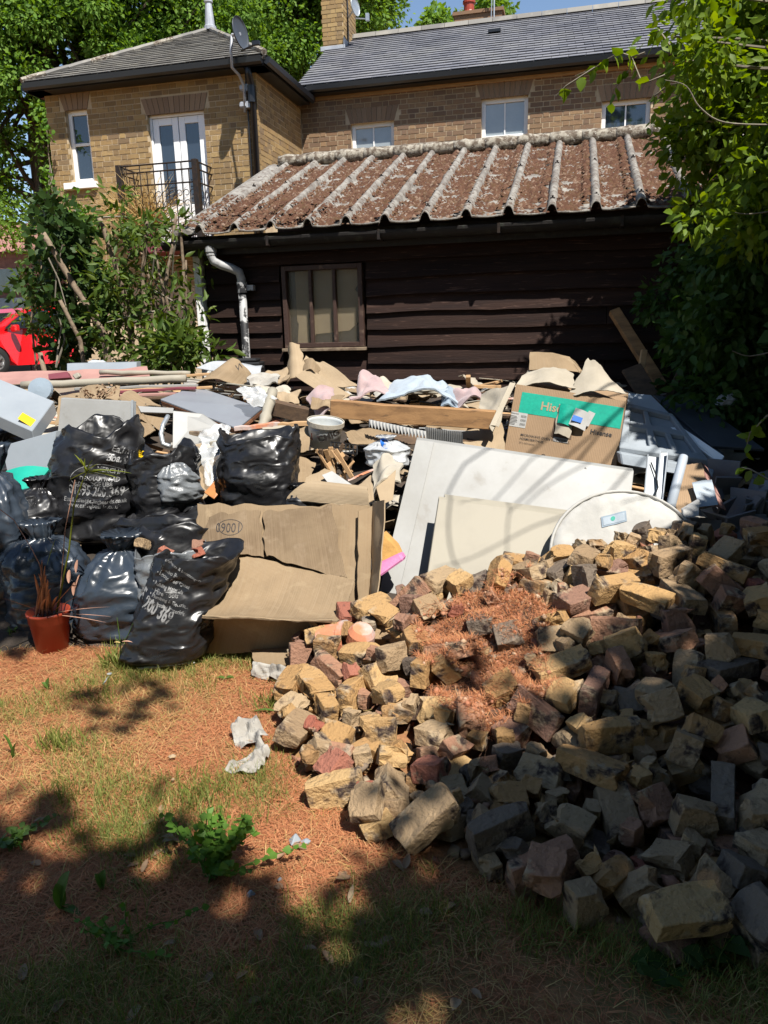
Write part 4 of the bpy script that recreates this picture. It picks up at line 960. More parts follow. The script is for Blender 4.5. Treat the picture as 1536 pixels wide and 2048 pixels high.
far_tree([((95, 620), (78, -250), .5, .3), ((80, 60), (-40, -280), .25, .1), ((100, 330), (-30, 260), .12, .04)], -160, 235, (18, 21.5), 'tall leafy tree with dark trunk at the far gable end beside blue sky gaps', 1, 260, 430)
far_tree([((170, 620), (165, 20), .32, .26), ((165, 40), (300, -250), .22, .1), ((167, 60), (120, -250), .2, .08)], 215, 520, (18.5, 22), 'broad bright green tree rising straight behind the hipped slate roof', 2, 230, 430)
far_tree([((600, 620), (590, -250), .35, .2), ((592, 100), (720, -200), .15, .06)], 480, 780, (20, 24), 'bright green tree crown spreading behind the brick chimney stack', 3, 175, 430)
tp2 = [(858, 62), (866, 34), (888, 28), (905, 38), (918, 62)]; tp3 = [(925, 50), (948, 12), (975, 4), (1012, 10), (1024, 40), (990, 60)]
far_tree([((885, 500), (888, 40), .2, .06)], 855, 922, (33, 35), 'small rounded treetop showing over the roof ridge beside the red chimney pot', 4, 9, 120, size=(.2, .3), poly=tp2, rad_=(.45, .6), grp='distant treetops over the ridge')
far_tree([((985, 500), (985, 30), .2, .06)], 930, 1024, (33, 35), 'distant treetop around the television aerial over the roof ridge', 5, 12, 120, size=(.2, .3), poly=tp3, rad_=(.45, .6), grp='distant treetops over the ridge')

# ---------------------------------------------------------------- far house beyond the car
fb = P(10, 600, 27); fb.z = gz(fb.x, fb.y); fh = empty('distant_house', fb, 0, 'distant pink brick house with dark garage seen past the shrubs', 'house')
def fpt(px, py, Y=27): return P(px, py, Y)
wl = []
A = fpt(-260, 440); B = fpt(66, 440)
m = MB(); m.b2((A.x, 27, fb.z), (B.x, 34, fpt(20, 505).z)); m.build('wall', K['pinkbrick'], fh)
z0 = fpt(20, 505).z; z1 = fpt(20, 425).z
m = MB(); m.hexa([(A.x-.3, 26.7, z0), (B.x+.3, 26.7, z0), (B.x+.3, 34, z0), (A.x-.3, 34, z0), (A.x, 29.5, z1), (B.x-.3, 29.5, z1), (B.x-.3, 31, z1), (A.x, 31, z1)]); m.build('roof', K['pinkbrick'], fh)
m = MB(); zb = fpt(20, 606).z; m.b2((A.x, 26.6, zb-.35), (B.x-.5, 26.98, zb+.15)); m.build('porch_fascia', K['bluec'], fh)
m = MB(); m.b2((A.x+1, 26.9, fb.z), (B.x-.7, 26.97, zb-.35)); m.build('garage_opening', K['gutter'], fh)
m = MB(); a = fpt(-4, 560); m.b2((a.x-.6, 26.9, a.z-.4), (a.x+.8, 26.97, a.z+.35)); m.build('window', K['glass'], fh)

# ---------------------------------------------------------------- red hatchback
cp = P(58, 744, 18.2); car = empty('parked_car', (cp.x, cp.y, cp.z), rad(180+57), 'bright red hatchback parked beyond the laurel shrub', 'car')
# local: x forward, y left, z up
side = [(-1.95, .55), (-1.93, .95), (-1.78, 1.05), (-1.5, 1.40), (-1.2, 1.47), (-.3, 1.50), (.3, 1.45), (.62, 1.32), (1.22, .98), (1.85, .86), (2.0, .70), (2.02, .35), (-1.97, .33)]
def arcpts(cx, r=.34, n=8): return [(cx+r*math.cos(math.pi*k/n), .3+r*math.sin(math.pi*k/n)*1.02) for k in range(n+1)]
lowr = [(2.02, .28)]+arcpts(1.27)[0:]+[(.8, .2), (-.8, .2)]+arcpts(-1.25)[0:]+[(-1.97, .28)]
outline = side[:-1]+lowr
def half(z): return .87 if z < .95 else .87-.19*(z-.95)/.55
V = []; F = []; n = len(outline)
for s_ in (1, -1):
    for x, z in outline: V.append((x, s_*(half(z)-(.05 if abs(x) > 1.9 else 0)), z))
F = [tuple(range(n-1, -1, -1)), tuple(range(n, 2*n))]+[(i, (i+1) % n, (i+1) % n+n, i+n) for i in range(n)]
bd = add('body', V, F, K['red'], car, world=False)
bm = bmesh.new(); bm.from_mesh(bd.data); bmesh.ops.triangulate(bm, faces=[f for f in bm.faces if len(f.verts) > 4]); bmesh.ops.recalc_face_normals(bm, faces=bm.faces)
bm.to_mesh(bd.data); bm.free()
def sidepane(name, pts, mm, sgn, off=.006):
    V = [(x, sgn*(half(z)+off), z) for x, z in pts]; n = len(V); V += [(x, sgn*(half(z)-.01), z) for x, z in pts]
    return add(name, V, [tuple(range(n)), tuple(range(2*n-1, n-1, -1))]+[(i, i+n, (i+1) % n+n, (i+1) % n) for i in range(n)], mm, car, world=False)
for sg in (1, -1):
    sidepane('front_window', [(-.22, .99), (-.22, 1.40), (.25, 1.37), (.55, 1.27), (.98, 1.0)], K['carglass'], sg)
    sidepane('rear_window', [(-1.15, 1.02), (-1.22, 1.15), (-1.05, 1.33), (-.32, 1.40), (-.32, .99)], K['carglass'], sg)
    m = MB(); m.b2((-.275, sg*(half(1)+.002)-.003, .36), (-.262, sg*(half(1)+.002)+.003, .98)); m.build('door_seam', K['gutter'], car, world=False)
    m = MB(); m.b2((-.18, sg*.885-.02, .86), (-.02, sg*.885+.02, .90)); m.build('door_handle', K['red'], car, world=False)
    m = MB(); m.box((.82, sg*1.0, 1.0), (.12, .22, .15)); m.build('wing_mirror', K['red'], car, world=False, bevel=.03)
    sidepane('headlight', [(1.5, .72), (1.55, .85), (1.9, .80), (1.97, .68)], K['glass'], sg)
    sidepane('tail_light', [(-1.9, .75), (-1.88, 1.0), (-1.72, 1.02), (-1.75, .75)], K['pot'], sg)
V = [(.66, .62, 1.325), (.66, -.62, 1.325), (1.2, -.74, 1.0), (1.2, .74, 1.0)]; add('windscreen', [(a+.012, b_, c+.02) for a, b_, c in V]+[(a-.02, b_, c-.02) for a, b_, c in V], [(0, 1, 2, 3), (7, 6, 5, 4), (0, 4, 5, 1), (1, 5, 6, 2), (2, 6, 7, 3), (3, 7, 4, 0)], K['carglass'], car, world=False)
for x in (1.27, -1.25):
    for sg in (1, -1):
        wh = empty('wheel', (x, sg*.78, .3), 0, parent=car)
        m = MB(); m.lathe([(.19, -.1), (.29, -.1), (.315, -.07), (.315, .07), (.29, .1), (.19, .1)], (0, 0, 0), 24, (0, 1, 0)); m.build('tyre', K['tyre'], wh, world=False, smooth=True)
        m = MB(); m.lathe([(.195, -.09), (.195, .085), (.17, .09), (.16, .05), (.001, .05)], (0, 0, 0), 24, (0, sg, 0))
        for k in range(5):
            an = k*2*math.pi/5; m.box((.09*math.cos(an), sg*.075, .09*math.sin(an)), (.17, .03, .045), Matrix.Rotation(-an, 3, 'Y'))
        m.build('rim', K['rim'], wh, world=False)

# ---------------------------------------------------------------- cut-back shrubs beside the shed
def shrub(name, label, stems, polys, Yr, ncl, per, mm, size, seed, tm=(LA_V, OV_F), r_=(.12, .26), cat='shrub', up=.5, stemmat=K['barkl'], grp=None):
    rn = random.Random(seed); a = stems[0][0][0] if stems else polys[0]; b0 = P(a[0], a[1], (Yr[0]+Yr[1])/2)
    b0.z = gz(b0.x, b0.y); t_ = empty(name, b0, 0, label, cat, grp)
    for k, (pts, r0, r1, Y) in enumerate(stems):
        q = [P(x, y, Y+.1*nz((i, k, seed), .9)) for i, (x, y) in enumerate(pts)]
        if pts[0][1] > 690: q[0] = Vector((q[0].x, q[0].y, gz(q[0].x, q[0].y)-.05))
        fine = []
        for i in range(len(q)-1):
            for s_ in range(4): fine.append(q[i].lerp(q[i+1], s_/4)+Vector((nz((i+s_/4, k, 1), 2), 0, nz((i+s_/4, k, 7), 2)))*.015)
        fine.append(q[-1]); m = MB(); n = len(fine); m.tube(fine, [r0+(r1-r0)*i/(n-1) for i in range(n)], 8); m.build('stem', stemmat, t_, smooth=True)
    cl = []; t = 0
    xs_ = [p[0] for p in polys]; ys_ = [p[1] for p in polys]
    while len(cl) < ncl and t < 6000:
        t += 1; px, py = rn.uniform(min(xs_), max(xs_)), rn.uniform(min(ys_), max(ys_))
        if inpoly(px, py, polys): cl.append((P(px, py, rn.uniform(*Yr)), rn.uniform(*r_)))
    if cl:
        p, d = clump_leaves(cl, per, seed, .25); scatter('leaves', p, d, np.random.default_rng(seed).uniform(size[0], size[1], len(p)), mm, t_, tm, seed, up)
        m = MB()
        for k in range(0, len(cl), 6):
            st = stems[k % len(stems)] if stems else None
            if st:
                pt = st[0][rn.randrange(len(st[0]))]; A = P(pt[0], pt[1], st[3]); 
                if (A-cl[k][0]).length < 1.2: pth, rs = limb(A, cl[k][0], .010, .004, k, 5); m.tube(pth, rs, 4, cap=False)
        if m.V: m.build('twigs', K['twig'], t_)
    return t_
shrub('laurel_shrub', 'tall leafy laurel with many pale upright stems growing against the shed corner',
      [([(300, 735), (292, 640), (285, 560), (292, 470), (296, 420)], .032, .014, 7.6), ([(318, 735), (322, 620), (340, 520), (352, 430)], .03, .014, 7.5),
       ([(345, 735), (352, 650), (367, 560), (362, 450)], .026, .012, 7.45), ([(330, 735), (318, 640), (300, 560), (282, 500)], .022, .01, 7.7), ([(270, 728), (252, 600), (228, 520), (198, 436)], .03, .021, 7.55),
       ([(335, 735), (345, 640), (322, 560), (310, 500)], .018, .009, 7.4), ([(356, 735), (372, 620), (372, 520)], .016, .009, 7.5)],
      [(205, 720), (200, 560), (215, 450), (232, 378), (250, 372), (262, 420), (330, 425), (372, 440), (392, 520), (398, 640), (400, 730)], (7.15, 8.1), 68, 28, K['laurel'], (.07, .13), 21)
shrub('ivy_clad_shrub', 'ivy-covered shrub with two bare sawn trunks leaning beside the red car',
      [([(238, 735), (205, 660), (150, 575), (86, 466)], .036, .026, 7.5), ([(178, 730), (160, 680), (120, 600)], .026, .018, 7.4), ([(112, 735), (80, 705)], .03, .024, 7.6), ([(150, 480), (112, 440), (90, 405)], .03, .02, 7.9)],
      [(45, 600), (70, 470), (85, 415), (110, 395), (150, 440), (205, 500), (215, 620), (230, 735), (120, 735), (110, 650)], (7.5, 8.5), 60, 40, K['ivy'], (.06, .1), 22, (IV_V, OV_F))
shrub('yellowing_shrub', 'loose yellow-green shrub hanging in front of the red car', [([(70, 735), (62, 640), (85, 520)], .014, .006, 8.2)],
      [(30, 610), (40, 540), (75, 480), (120, 560), (125, 640), (110, 690), (70, 660)], (8.0, 8.8), 26, 30, K['laurel'], (.06, .1), 23, r_=(.1, .2))
shrub('wispy_bush', 'wispy light green bush in front of the yellow brick wall', [([(165, 735), (160, 520), (150, 420)], .014, .005, 9.6)],
      [(128, 470), (130, 400), (150, 372), (180, 420), (215, 470), (215, 560), (150, 560)], (9.2, 10.2), 22, 50, K['weed'], (.04, .08), 24, (DI_V, DI_F), r_=(.12, .24))
shrub('low_laurel', 'low laurel clump with broad glossy leaves at the foot of the shed corner', [([(340, 735), (335, 690)], .012, .006, 7.1), ([(420, 735), (425, 715)], .01, .005, 7.0)],
      [(285, 735), (300, 670), (345, 650), (395, 690), (455, 705), (458, 728), (400, 735)], (6.9, 7.3), 22, 26, K['laurel'], (.1, .17), 25, r_=(.08, .16))
shrub('climbing_ivy', 'yellow-green creeper climbing the edge of the brick house gable', [([(112, 470), (100, 330), (92, 250)], .012, .006, 12.6)],
      [(82, 245), (96, 240), (112, 430), (118, 480), (96, 480)], (12.3, 12.6), 20, 9, K['weed'], (.05, .09), 26, (IV_V, OV_F), r_=(.05, .12))
# dried plant on the balcony
rn = np.random.default_rng(31); n = 700; b0 = HO.w(-1.75, -.3, 2.9)
dpl = empty('dried_plant', b0, 0, 'golden dried-out plant spilling over the balcony railing', 'plant')
m = MB(); m.lathe([(.11, 0), (.15, .26), (.16, .26), (.16, .29), (.13, .29), (.12, .1), (.001, .1)], b0, 14); m.build('plant_pot', K['maroon'], dpl)
base = np.array(b0)+rn.normal(size=(n, 3))*[.06, .06, .0]+[0, 0, .25]
d = rn.normal(size=(n, 3))*[.75, .5, .35]; d[:, 0] -= .25; d[:, 2] += .6
TVs = np.array([(-.007, 0, 0), (.007, 0, 0), (.005, .5, .1), (-.005, .5, .1), (0, 1, -.15)]); TFs = np.array([(0, 1, 2), (0, 2, 3), (3, 2, 4)])
scatter('dry_stems', base, d, rn.uniform(.4, 1.0, n), K['drygrass'], dpl, (TVs, TFs), 3, .4)

# ---------------------------------------------------------------- what lies in sun and what in shade
LIT = [(-400, -400), (-400, 1850), (0, 1880), (120, 1850), (230, 1850), (400, 1930), (520, 1860), (620, 1740), (740, 1640), (790, 1590), (880, 1550), (1020, 1530), (1160, 1480), (1225, 1365),
       (1285, 1260), (1350, 1170), (1420, 1095), (1350, 985), (1245, 900), (1235, 770), (1170, 720), (1115, 690), (1110, 600), (1340, 440), (1320, 240), (1300, 200), (1300, -400)]
SHADE = [((60, 1450), 120, 26), ((230, 1410), 110, 16), ((150, 1500), 60, 22), ((20, 1330), 90, 40), ((240, 1665), 50, 30), ((330, 1480), 40, 14), ((40, 1210), 90, 70), ((40, 930), 60, 60), ((50, 1040), 70, 60), ((200, 1790), 60, 30)]
def surf(x, y): return max(pile_h(x, y), heap_h(x, y), 0)
def shadow_px(c):
    p = Vector(c)
    for i in range(220):
        p = p - SUN*.09
        if p.z <= surf(p.x, p.y): return proj(p)
        l = p-SH.o; v = l.dot(EY); u = l.dot(EX)
        if v > 0 and p.z < 2.45: return proj(p)
        if v > -.34 and p.z < ZE+(v+.34)*slope and u > -1.9: return proj(p)
    return (5000, 5000)
def blocks_top(c):
    for k in range(3, 40):
        p = c-SUN*(.12*k); q = proj(p)
        if 1270 < q[0] < 1600 and -80 < q[1] < 430 and 4.2 < p.y < 6.2: return True
    return False
def is_lit(c):
    px, py = shadow_px(c)
    if not inpoly(px, py, LIT): return False
    for (q, a, b_) in SHADE:
        if ((px-q[0])/a)**2+((py-q[1])/b_)**2 < 1: return False
    return True

# big tree standing behind and to the right of the camera: only its shade is in the picture
rn = random.Random(77); cl = []; t = 0
while len(cl) < 760 and t < 16000:
    t += 1
    g = Vector((rn.uniform(-2.6, 4.2), rn.uniform(-.5, 4.4), 0)); h = rn.uniform(4.2, 6.8); c = g+SUN*(h/SUN.z)
    if is_lit(c) or is_lit(c+Vector((.14, 0, 0))) or is_lit(c+Vector((-.14, .05, 0))):
        continue
    sp = shadow_px(c)
    if sp[1] < 1100 and sp[0] < 300 and rn.random() < .35: continue
    cl.append((c, rn.uniform(.16, .28)))
t = 0; wide = []
while len(wide) < 280 and t < 4000:       # wider crown behind the camera, added to cut sky light on the foreground
    t += 1; c = Vector((rn.uniform(-4.5, 6), rn.uniform(-7, -.3), rn.uniform(4.3, 8)))
    if is_lit(c) or is_lit(c+Vector((.4, 0, 0))) or is_lit(c-Vector((.4, 0, 0))) or blocks_top(c): continue
    wide.append((c, rn.uniform(.45, .8)))
for k, (bx, by, bh) in enumerate(((-5.5, -9.5, 8.5), (-.5, -11, 10), (4.5, -10, 9), (9, -6, 8.5))):  # unseen trees added behind the camera to hold back low sky light
    bt = empty('backdrop_tree', (bx, by, 0), 0, ['round-headed tree on the open lawn end opposite the shed', 'tallest dark tree on the lawn end opposite the shed', 'dense dark tree where the lawn end meets the hedge', 'leafy dark tree beyond the boundary hedge'][k], 'tree', None)
    m = MB(); pth, rs = limb((bx, by, -.1), (bx+.2, by, bh*.6), .24, .12, k, 8, .03); m.tube(pth, rs, 10); m.build('trunk', K['bark'], bt, smooth=True)
    c4 = [(Vector((bx+rn.gauss(0, 1.7), by+rn.gauss(0, 1.0), max(.5, bh*.52+rn.gauss(0, bh*.22)))), rn.uniform(.6, 1.1)) for q in range(60)]
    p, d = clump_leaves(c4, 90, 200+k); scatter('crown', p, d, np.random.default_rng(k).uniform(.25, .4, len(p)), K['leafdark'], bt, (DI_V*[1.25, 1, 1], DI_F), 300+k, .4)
tr = empty('shade_tree', (3.6, -2.4, 0), 0, 'big leafy tree on the lawn whose crown shades the brick rubble', 'tree')
m = MB(); pth, rs = limb((3.6, -2.4, -.1), (3.2, -2.1, 5.2), .26, .16, 3, 10, .03); m.tube(pth, rs, 12); m.build('trunk', K['bark'], tr, smooth=True)
m = MB(); hubs = [Vector((2.8, -2.4, 5.2)), Vector((3.6, -.8, 5.3)), Vector((4.4, -1.6, 5.4)), Vector((4.3, .2, 5.2))]
for k, hb in enumerate(hubs): pth, rs = limb((3.25, -2.15, 4.6), hb, .09, .04, k+50, 8); m.tube(pth, rs, 7)
for k, (c, r) in enumerate(cl):
    hb = min(hubs, key=lambda q: (q-c).length)
    if k % 3 == 0 and not any(is_lit(hb.lerp(c, f)) for f in (.2, .4, .6, .8)): pth, rs = limb(hb, c, .02, .006, k, 5, .05); m.tube(pth, rs, 4, cap=False)
m.build('limbs', K['bark'], tr)
p, d = clump_leaves(cl, 55, 7); scatter('crown', p, d, np.random.default_rng(7).uniform(.09, .14, len(p)), K['leafnear'], tr, (DI_V*[1.25, 1, 1], DI_F), 7, .6)
p, d = clump_leaves(wide, 130, 17); scatter('outer_crown', p, d, np.random.default_rng(17).uniform(.14, .22, len(p)), K['leafnear'], tr, (DI_V*[1.25, 1, 1], DI_F), 17, .6)

# hedge-side tree at the right: sunlit boughs above, dark skirts below
FOL = [(1345, -60), (1338, 40), (1300, 70), (1296, 130), (1318, 170), (1300, 240), (1325, 300), (1345, 360), (1362, 450), (1368, 520), (1290, 590), (1262, 640), (1320, 680), (1365, 740), (1330, 800), (1420, 830), (1480, 870), (1700, 900), (1700, -60)]
rn = random.Random(91); ctop = []; clow = []; cout = []; t = 0
while (len(ctop) < 270 or len(clow) < 230) and t < 16000:
    t += 1; px, py = rn.uniform(1255, 1690), rn.uniform(-60, 900)
    if not inpoly(px, py, FOL): continue
    if py < 470 and len(ctop) < 270:
        c = P(px, py, rn.uniform(4.6, 6.0))
        if is_lit(c) and rn.random() < .8: continue
        if inpoly(px-38, py, FOL): ctop.append((c, rn.uniform(.16, .26)))
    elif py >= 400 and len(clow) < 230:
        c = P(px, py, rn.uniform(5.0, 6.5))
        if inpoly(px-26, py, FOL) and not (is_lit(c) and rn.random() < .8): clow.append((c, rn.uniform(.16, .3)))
t = 0
while len(cout) < 170 and t < 9000:       # the rest of the crown, above and to the right of the frame
    t += 1; c = Vector((rn.uniform(2.2, 6.0), rn.uniform(1.0, 6.6), rn.uniform(2.6, 6.2))); px, py = proj(c)
    if px < 1600 and py > -90: continue
    if is_lit(c) or is_lit(c-Vector((.2, 0, 0))) or blocks_top(c): continue
    cout.append((c, rn.uniform(.25, .45)))
t = 0
cout2 = len(cout)
while len(cout) < cout2+330 and t < 9000:       # boughs that keep the right end of the heap in dappled shade
    t += 1; px, py = rn.uniform(1230, 1520), rn.uniform(780, 1130); Y = np.interp(py, [770, 830, 930, 1030, 1130], [5.6, 4.9, 4.5, 3.9, 3.3])
    c = P(px, py, Y)+SUN*rn.uniform(2.2, 4.6); q = proj(c)
    if (q[0] < 1580 and q[1] > -60 and not inpoly(q[0], q[1], FOL)): continue
    if is_lit(c) or is_lit(c-Vector((.15, 0, 0))) or blocks_top(c): continue
    cout.append((c, rn.uniform(.14, .26)))
# dense hedge added just outside the frame to block sky light from the right
hg = empty('boundary_hedge', (3.2, 1.5, 0), 0, 'dense dark hedge along the right-hand boundary beyond the brick rubble', 'hedge'); hc = []
while len(hc) < 170:
    c = Vector((rn.uniform(2.7, 3.7), rn.uniform(-3.0, 5.2), rn.uniform(.1, 3.0)))
    if proj(c)[0] < 1700 and c.y > .3: continue
    if is_lit(c): continue
    hc.append((c, rn.uniform(.3, .5)))
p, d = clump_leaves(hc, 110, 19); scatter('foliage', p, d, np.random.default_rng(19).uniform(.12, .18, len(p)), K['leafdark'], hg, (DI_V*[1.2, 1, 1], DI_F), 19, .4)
m = MB()
for k in range(9): m.tube([(3.2, -2.6+k*.9, -.1), (3.2+.05*(k % 3), -2.6+k*.9, 2.6)], [.04, .02], 6)
m.build('stems', K['bark'], hg)
print('crown', len(cout), cout2)
nt_ = empty('overhanging_tree', (3.9, 5.0, 0), 0, 'leafy tree with sunlit outer boughs and dark skirts overhanging the shed end', 'tree')
m = MB(); pth, rs = limb((3.9, 5.0, -.1), (3.7, 4.6, 4.0), .16, .08, 8, 9, .04); m.tube(pth, rs, 10); m.build('trunk', K['bark'], nt_, smooth=True)
m = MB()
for k, (c, r) in enumerate(ctop+cout):
    if k % 3 == 0: pth, rs = limb(Vector((3.75, 4.7, min(3.9, max(1.2, c.z-.4)))), c, .022, .006, k, 6, .1); m.tube(pth, rs, 5, cap=False)
for pts in ([(1560, 250), (1450, 245), (1400, 215), (1372, 172), (1330, 160)], [(1560, 420), (1500, 428), (1470, 425)], [(1560, 700), (1500, 712), (1465, 702)]):
    q = smooth_path([P(x, y, 4.5) for x, y in pts]); m.tube(q, [.0055-.004*i/len(q) for i in range(len(q))], 6)
m.build('boughs', K['twig'], nt_)
p, d = clump_leaves(ctop, 85, 11); scatter('sunlit_leaves', p, d, np.random.default_rng(8).uniform(.05, .092, len(p)), K['leafnear'], nt_, (OV_V, OV_F), 11, .55)
p, d = clump_leaves(cout, 90, 12); scatter('upper_crown', p, d, np.random.default_rng(9).uniform(.09, .15, len(p)), K['leafnear'], nt_, (DI_V, DI_F), 12, .5)
p, d = clump_leaves(clow, 95, 13, .6); scatter('dark_skirt', p, d, np.random.default_rng(10).uniform(.05, .09, len(p)), K['leafdark'], nt_, (OV_V, OV_F), 13, .4)  # darker leaf colour puts the shade under the boughs into the skirt
# hanging sprigs
sp = []; dd = []
rs_ = np.random.default_rng(14)
for pts, nl in (([(1330, 150), (1285, 168), (1262, 112), (1240, 105), (1215, 118), (1190, 135), (1150, 152)], 15), ([(1290, 105), (1262, 115), (1258, 140), (1240, 165), (1228, 178), (1222, 210)], 9), ([(1190, 135), (1132, 172), (1112, 192)], 3), ([(1340, 90), (1318, 60), (1308, 72)], 7), ([(1330, 175), (1300, 200)], 3), ([(1536, 830), (1516, 850), (1500, 865), (1490, 905)], 9), ([(1540, 960), (1500, 938), (1483, 935)], 6)):
    Yq = 4.2 if pts[0][1] < 500 else 3.9
    m = MB(); q = [P(x, y, Yq+.05*k) for k, (x, y) in enumerate(pts)]; m.tube(q, [.005-.0035*i/len(q) for i in range(len(q))], 4, cap=False); m.build('sprig_twig', K['twig'], nt_)
    for k in range(nl):
        f = (k+.7)/nl*(len(q)-1); i = min(len(q)-2, int(f)); a = q[i].lerp(q[i+1], f-i); sp.append(np.array(a)); v = rs_.normal(size=3)*.6; v[2] -= .7; dd.append(v)
sp = np.array(sp); dd = np.array(dd)
scatter('sprig_leaves', sp, dd, rs_.uniform(.05, .08, len(sp)), K['leafnear'], nt_, (OV_V*[1.35, 1, 1], OV_F), 15, .3)
# bare twigs of the same tree reach over the rubbish and draw their shadows on the white board
def bp(px, py): return P(px, py, 4.25-(py-880)*.0016)
m = MB()
for pts, r0, r1 in (([(945, 890), (908, 960), (884, 1060), (888, 1150), (922, 1212)], .007, .004), ([(1075, 890), (990, 985), (930, 1022), (905, 1035)], .005, .003), ([(1215, 985), (1120, 1060), (1040, 1092), (930, 1150), (852, 1172)], .006, .003), ([(1010, 1015), (996, 1090), (992, 1180)], .005, .003), ([(1190, 900), (1090, 960), (1000, 1060)], .006, .003), ([(1400, 1010), (1300, 1020), (1200, 1040), (1120, 1065)], .009, .006), ([(1380, 1060), (1280, 1075), (1180, 1100)], .008, .004)):
    tt = 4.3; q = smooth_path([bp(x, y)+SUN*tt for x, y in pts]); n = len(q); m.tube(q, [r0+(r1-r0)*i/(n-1) for i in range(n)], 5)
    pth, rs = limb(Vector((3.7, 4.4, 3.9)), q[0], .018, r0, n, 7, .06)
    m.tube(pth, rs, 5)
m.build('bare_twigs', K['twig'], nt_)
# ---------------------------------------------------------------- sacks
def bag(name, label, base, wd, dp, h, yaw=0, lean=(0, 0), top='open', mm=None, seed=0, group=None, rag=.05, parent=None, cat='bag', slump=0.):
    mm = mm or K['bag']; rn = random.Random(seed); base = Vector(base); n = 46; sg = 80; V = []; F = []
    cy, sy = math.cos(yaw), math.sin(yaw)
    prof = []
    for i in range(n+1):
        t = i/n
        if top == 'tied':
            if t < .84: r = min(1., (t/.10)**.5 if t < .10 else 1.)*(1-.10*max(0, t-.35)**1.2*2); r *= 1 if t < .5 else math.cos((t-.5)/.34*1.25)**.75
            else: r = .17+.22*((t-.84)/.16)
            z = t
        else:
            if t <= .82: q = t/.82; r = min(1., (q/.09)**.5 if q < .09 else 1.)*(1-.05*q+.05*math.sin(q*3)); z = q
            else: q = (t-.82)/.18; r = .95-.10*q-.25*q*q; z = 1-.30*q*q-.04*q      # folded-in mouth
        prof.append((r, z, t))
    th0 = rn.random()*6
    for r, z, t in prof:
        for k in range(sg):
            a = 2*math.pi*k/sg; ca, sa = math.cos(a), math.sin(a); e = .74
            x = math.copysign(abs(ca)**e, ca)*wd/2*r; y = math.copysign(abs(sa)**e, sa)*dp/2*r
            zz = z*h
            if top != 'tied' and z > .8:
                zz += rag*(1.5*nz((ca*1.2, sa*1.2, seed), 1.1)+.35*nz((ca*2.2, sa*2.2, seed+2), 1.5))*((z-.8)/.2)
            q = Vector((x, y, zz))
            low = .07*nz(q, 3.2, seed)*min(1, t*8)
            c1 = .045*(.42-abs(nz((q.x*.8+q.z*.5, q.y, q.z*1.5-q.x*.3), 6.5, seed+1)))*min(1, t*6)
            c2 = .026*(.42-abs(nz((q.x-q.z*.7, q.y, q.z*1.6+q.x*.6), 15, seed+2)))
            pl = 0
            if top == 'tied' and t > .5: pl = .16*r*wd*.5*math.cos(a*13+th0+2*nz((a, t*3, 0), 1))*((t-.5)/.5)
            dr = low*wd*2+c1+c2+pl; L = math.hypot(x, y) or 1
            nx_, ny_ = x/L, y/L
            px = x+nx_*dr; py = y+ny_*dr; pz = zz + (.02*nz(q, 8, seed+4) if .1 < t < .78 else 0)
            s_ = (pz/h); bend = s_*s_*.4+s_*.6
            px += lean[0]*bend; py += lean[1]*bend
            if slump: px *= 1+slump*(1-s_); py *= 1+slump*(1-s_)
            V.append(base+Vector((px*cy-py*sy, px*sy+py*cy, max(pz, .0))))
    for i in range(n):
        for k in range(sg):
            k2 = (k+1) % sg; F.append((i*sg+k, i*sg+k2, (i+1)*sg+k2, (i+1)*sg+k))
    F.append(tuple(range(sg-1, -1, -1)))
    c = sum((V[n*sg+k] for k in range(sg)), Vector())/sg; V.append(c-Vector((0, 0, .03)))
    for k in range(sg): F.append((n*sg+k, n*sg+(k+1) % sg, len(V)-1))
    o = add(name, V, F, mm, parent, smooth=True)
    if parent is None: tag(o, label, cat, group)
    return o
def bagtext(o, bv, txt, a, b, Y, mm=None, h=1., bold=0.012, name='lettering'):
    A, B = P(a[0], a[1], Y), P(b[0], b[1], Y); X = B-A; W = X.length; Vt, Ft = text_verts(txt, 1., bold)
    x0 = min(v[0] for v in Vt); x1 = max(v[0] for v in Vt); s_ = W/(x1-x0)
    Vt = [((v[0]-x0)*s_, v[1]*s_*h) for v in Vt]
    Yv = Vector((0, -.15, 1)); Yv = (Yv-X.normalized()*Yv.dot(X.normalized())).normalized()
    return wrap(name, Vt, Ft, o, bv, A, X, Yv, mm or K['print'])
BG = 'filled black rubbish sacks heaped at the left'
def gp(px, Y, z=0.): q = P(px, 1100, Y); return Vector((q.x, Y, z))
b369 = bag('rubble_sack', 'shiny black rubble sack with printed building-supplies list leaning on the cardboard', gp(306, 3.42, 0), .40, .30, .53, .12, (.20, .06), 'open', seed=3, rag=.035, group=BG)
bv = bvh_of(b369)
for txt, a, b, hh in (('& Merchants & Ironmongery', (306, 1127), (396, 1175), 1), ('• Jumbo Bags', (308, 1150), (356, 1170), 1.15), ('• Loose Aggregates', (303, 1160), (372, 1188), 1.15), ('• Building Materials', (296, 1178), (360, 1197), 1.15),
                      ('• Hire Tools', (296, 1192), (352, 1203), 1.1), ('• Plumbing & Electrical', (293, 1190+8), (373, 1222), 1.1), ('• Decorating Materials', (286, 1199+8), (367, 1233), 1.1)):
    bagtext(b369, bv, txt, a, b, 3.3, h=hh)
bagtext(b369, bv, '5 200 369', (266, 1212), (340, 1246), 3.3, K['print'], 1.7, .03)
b5 = bag('rubble_sack', 'tall black rubble sack printed with a merchant name and phone number standing mid-heap', gp(203, 4.3, .36), .45, .40, .69, -.05, (.04, .08), 'open', seed=8, rag=.06, group=BG)
bv = bvh_of(b5)
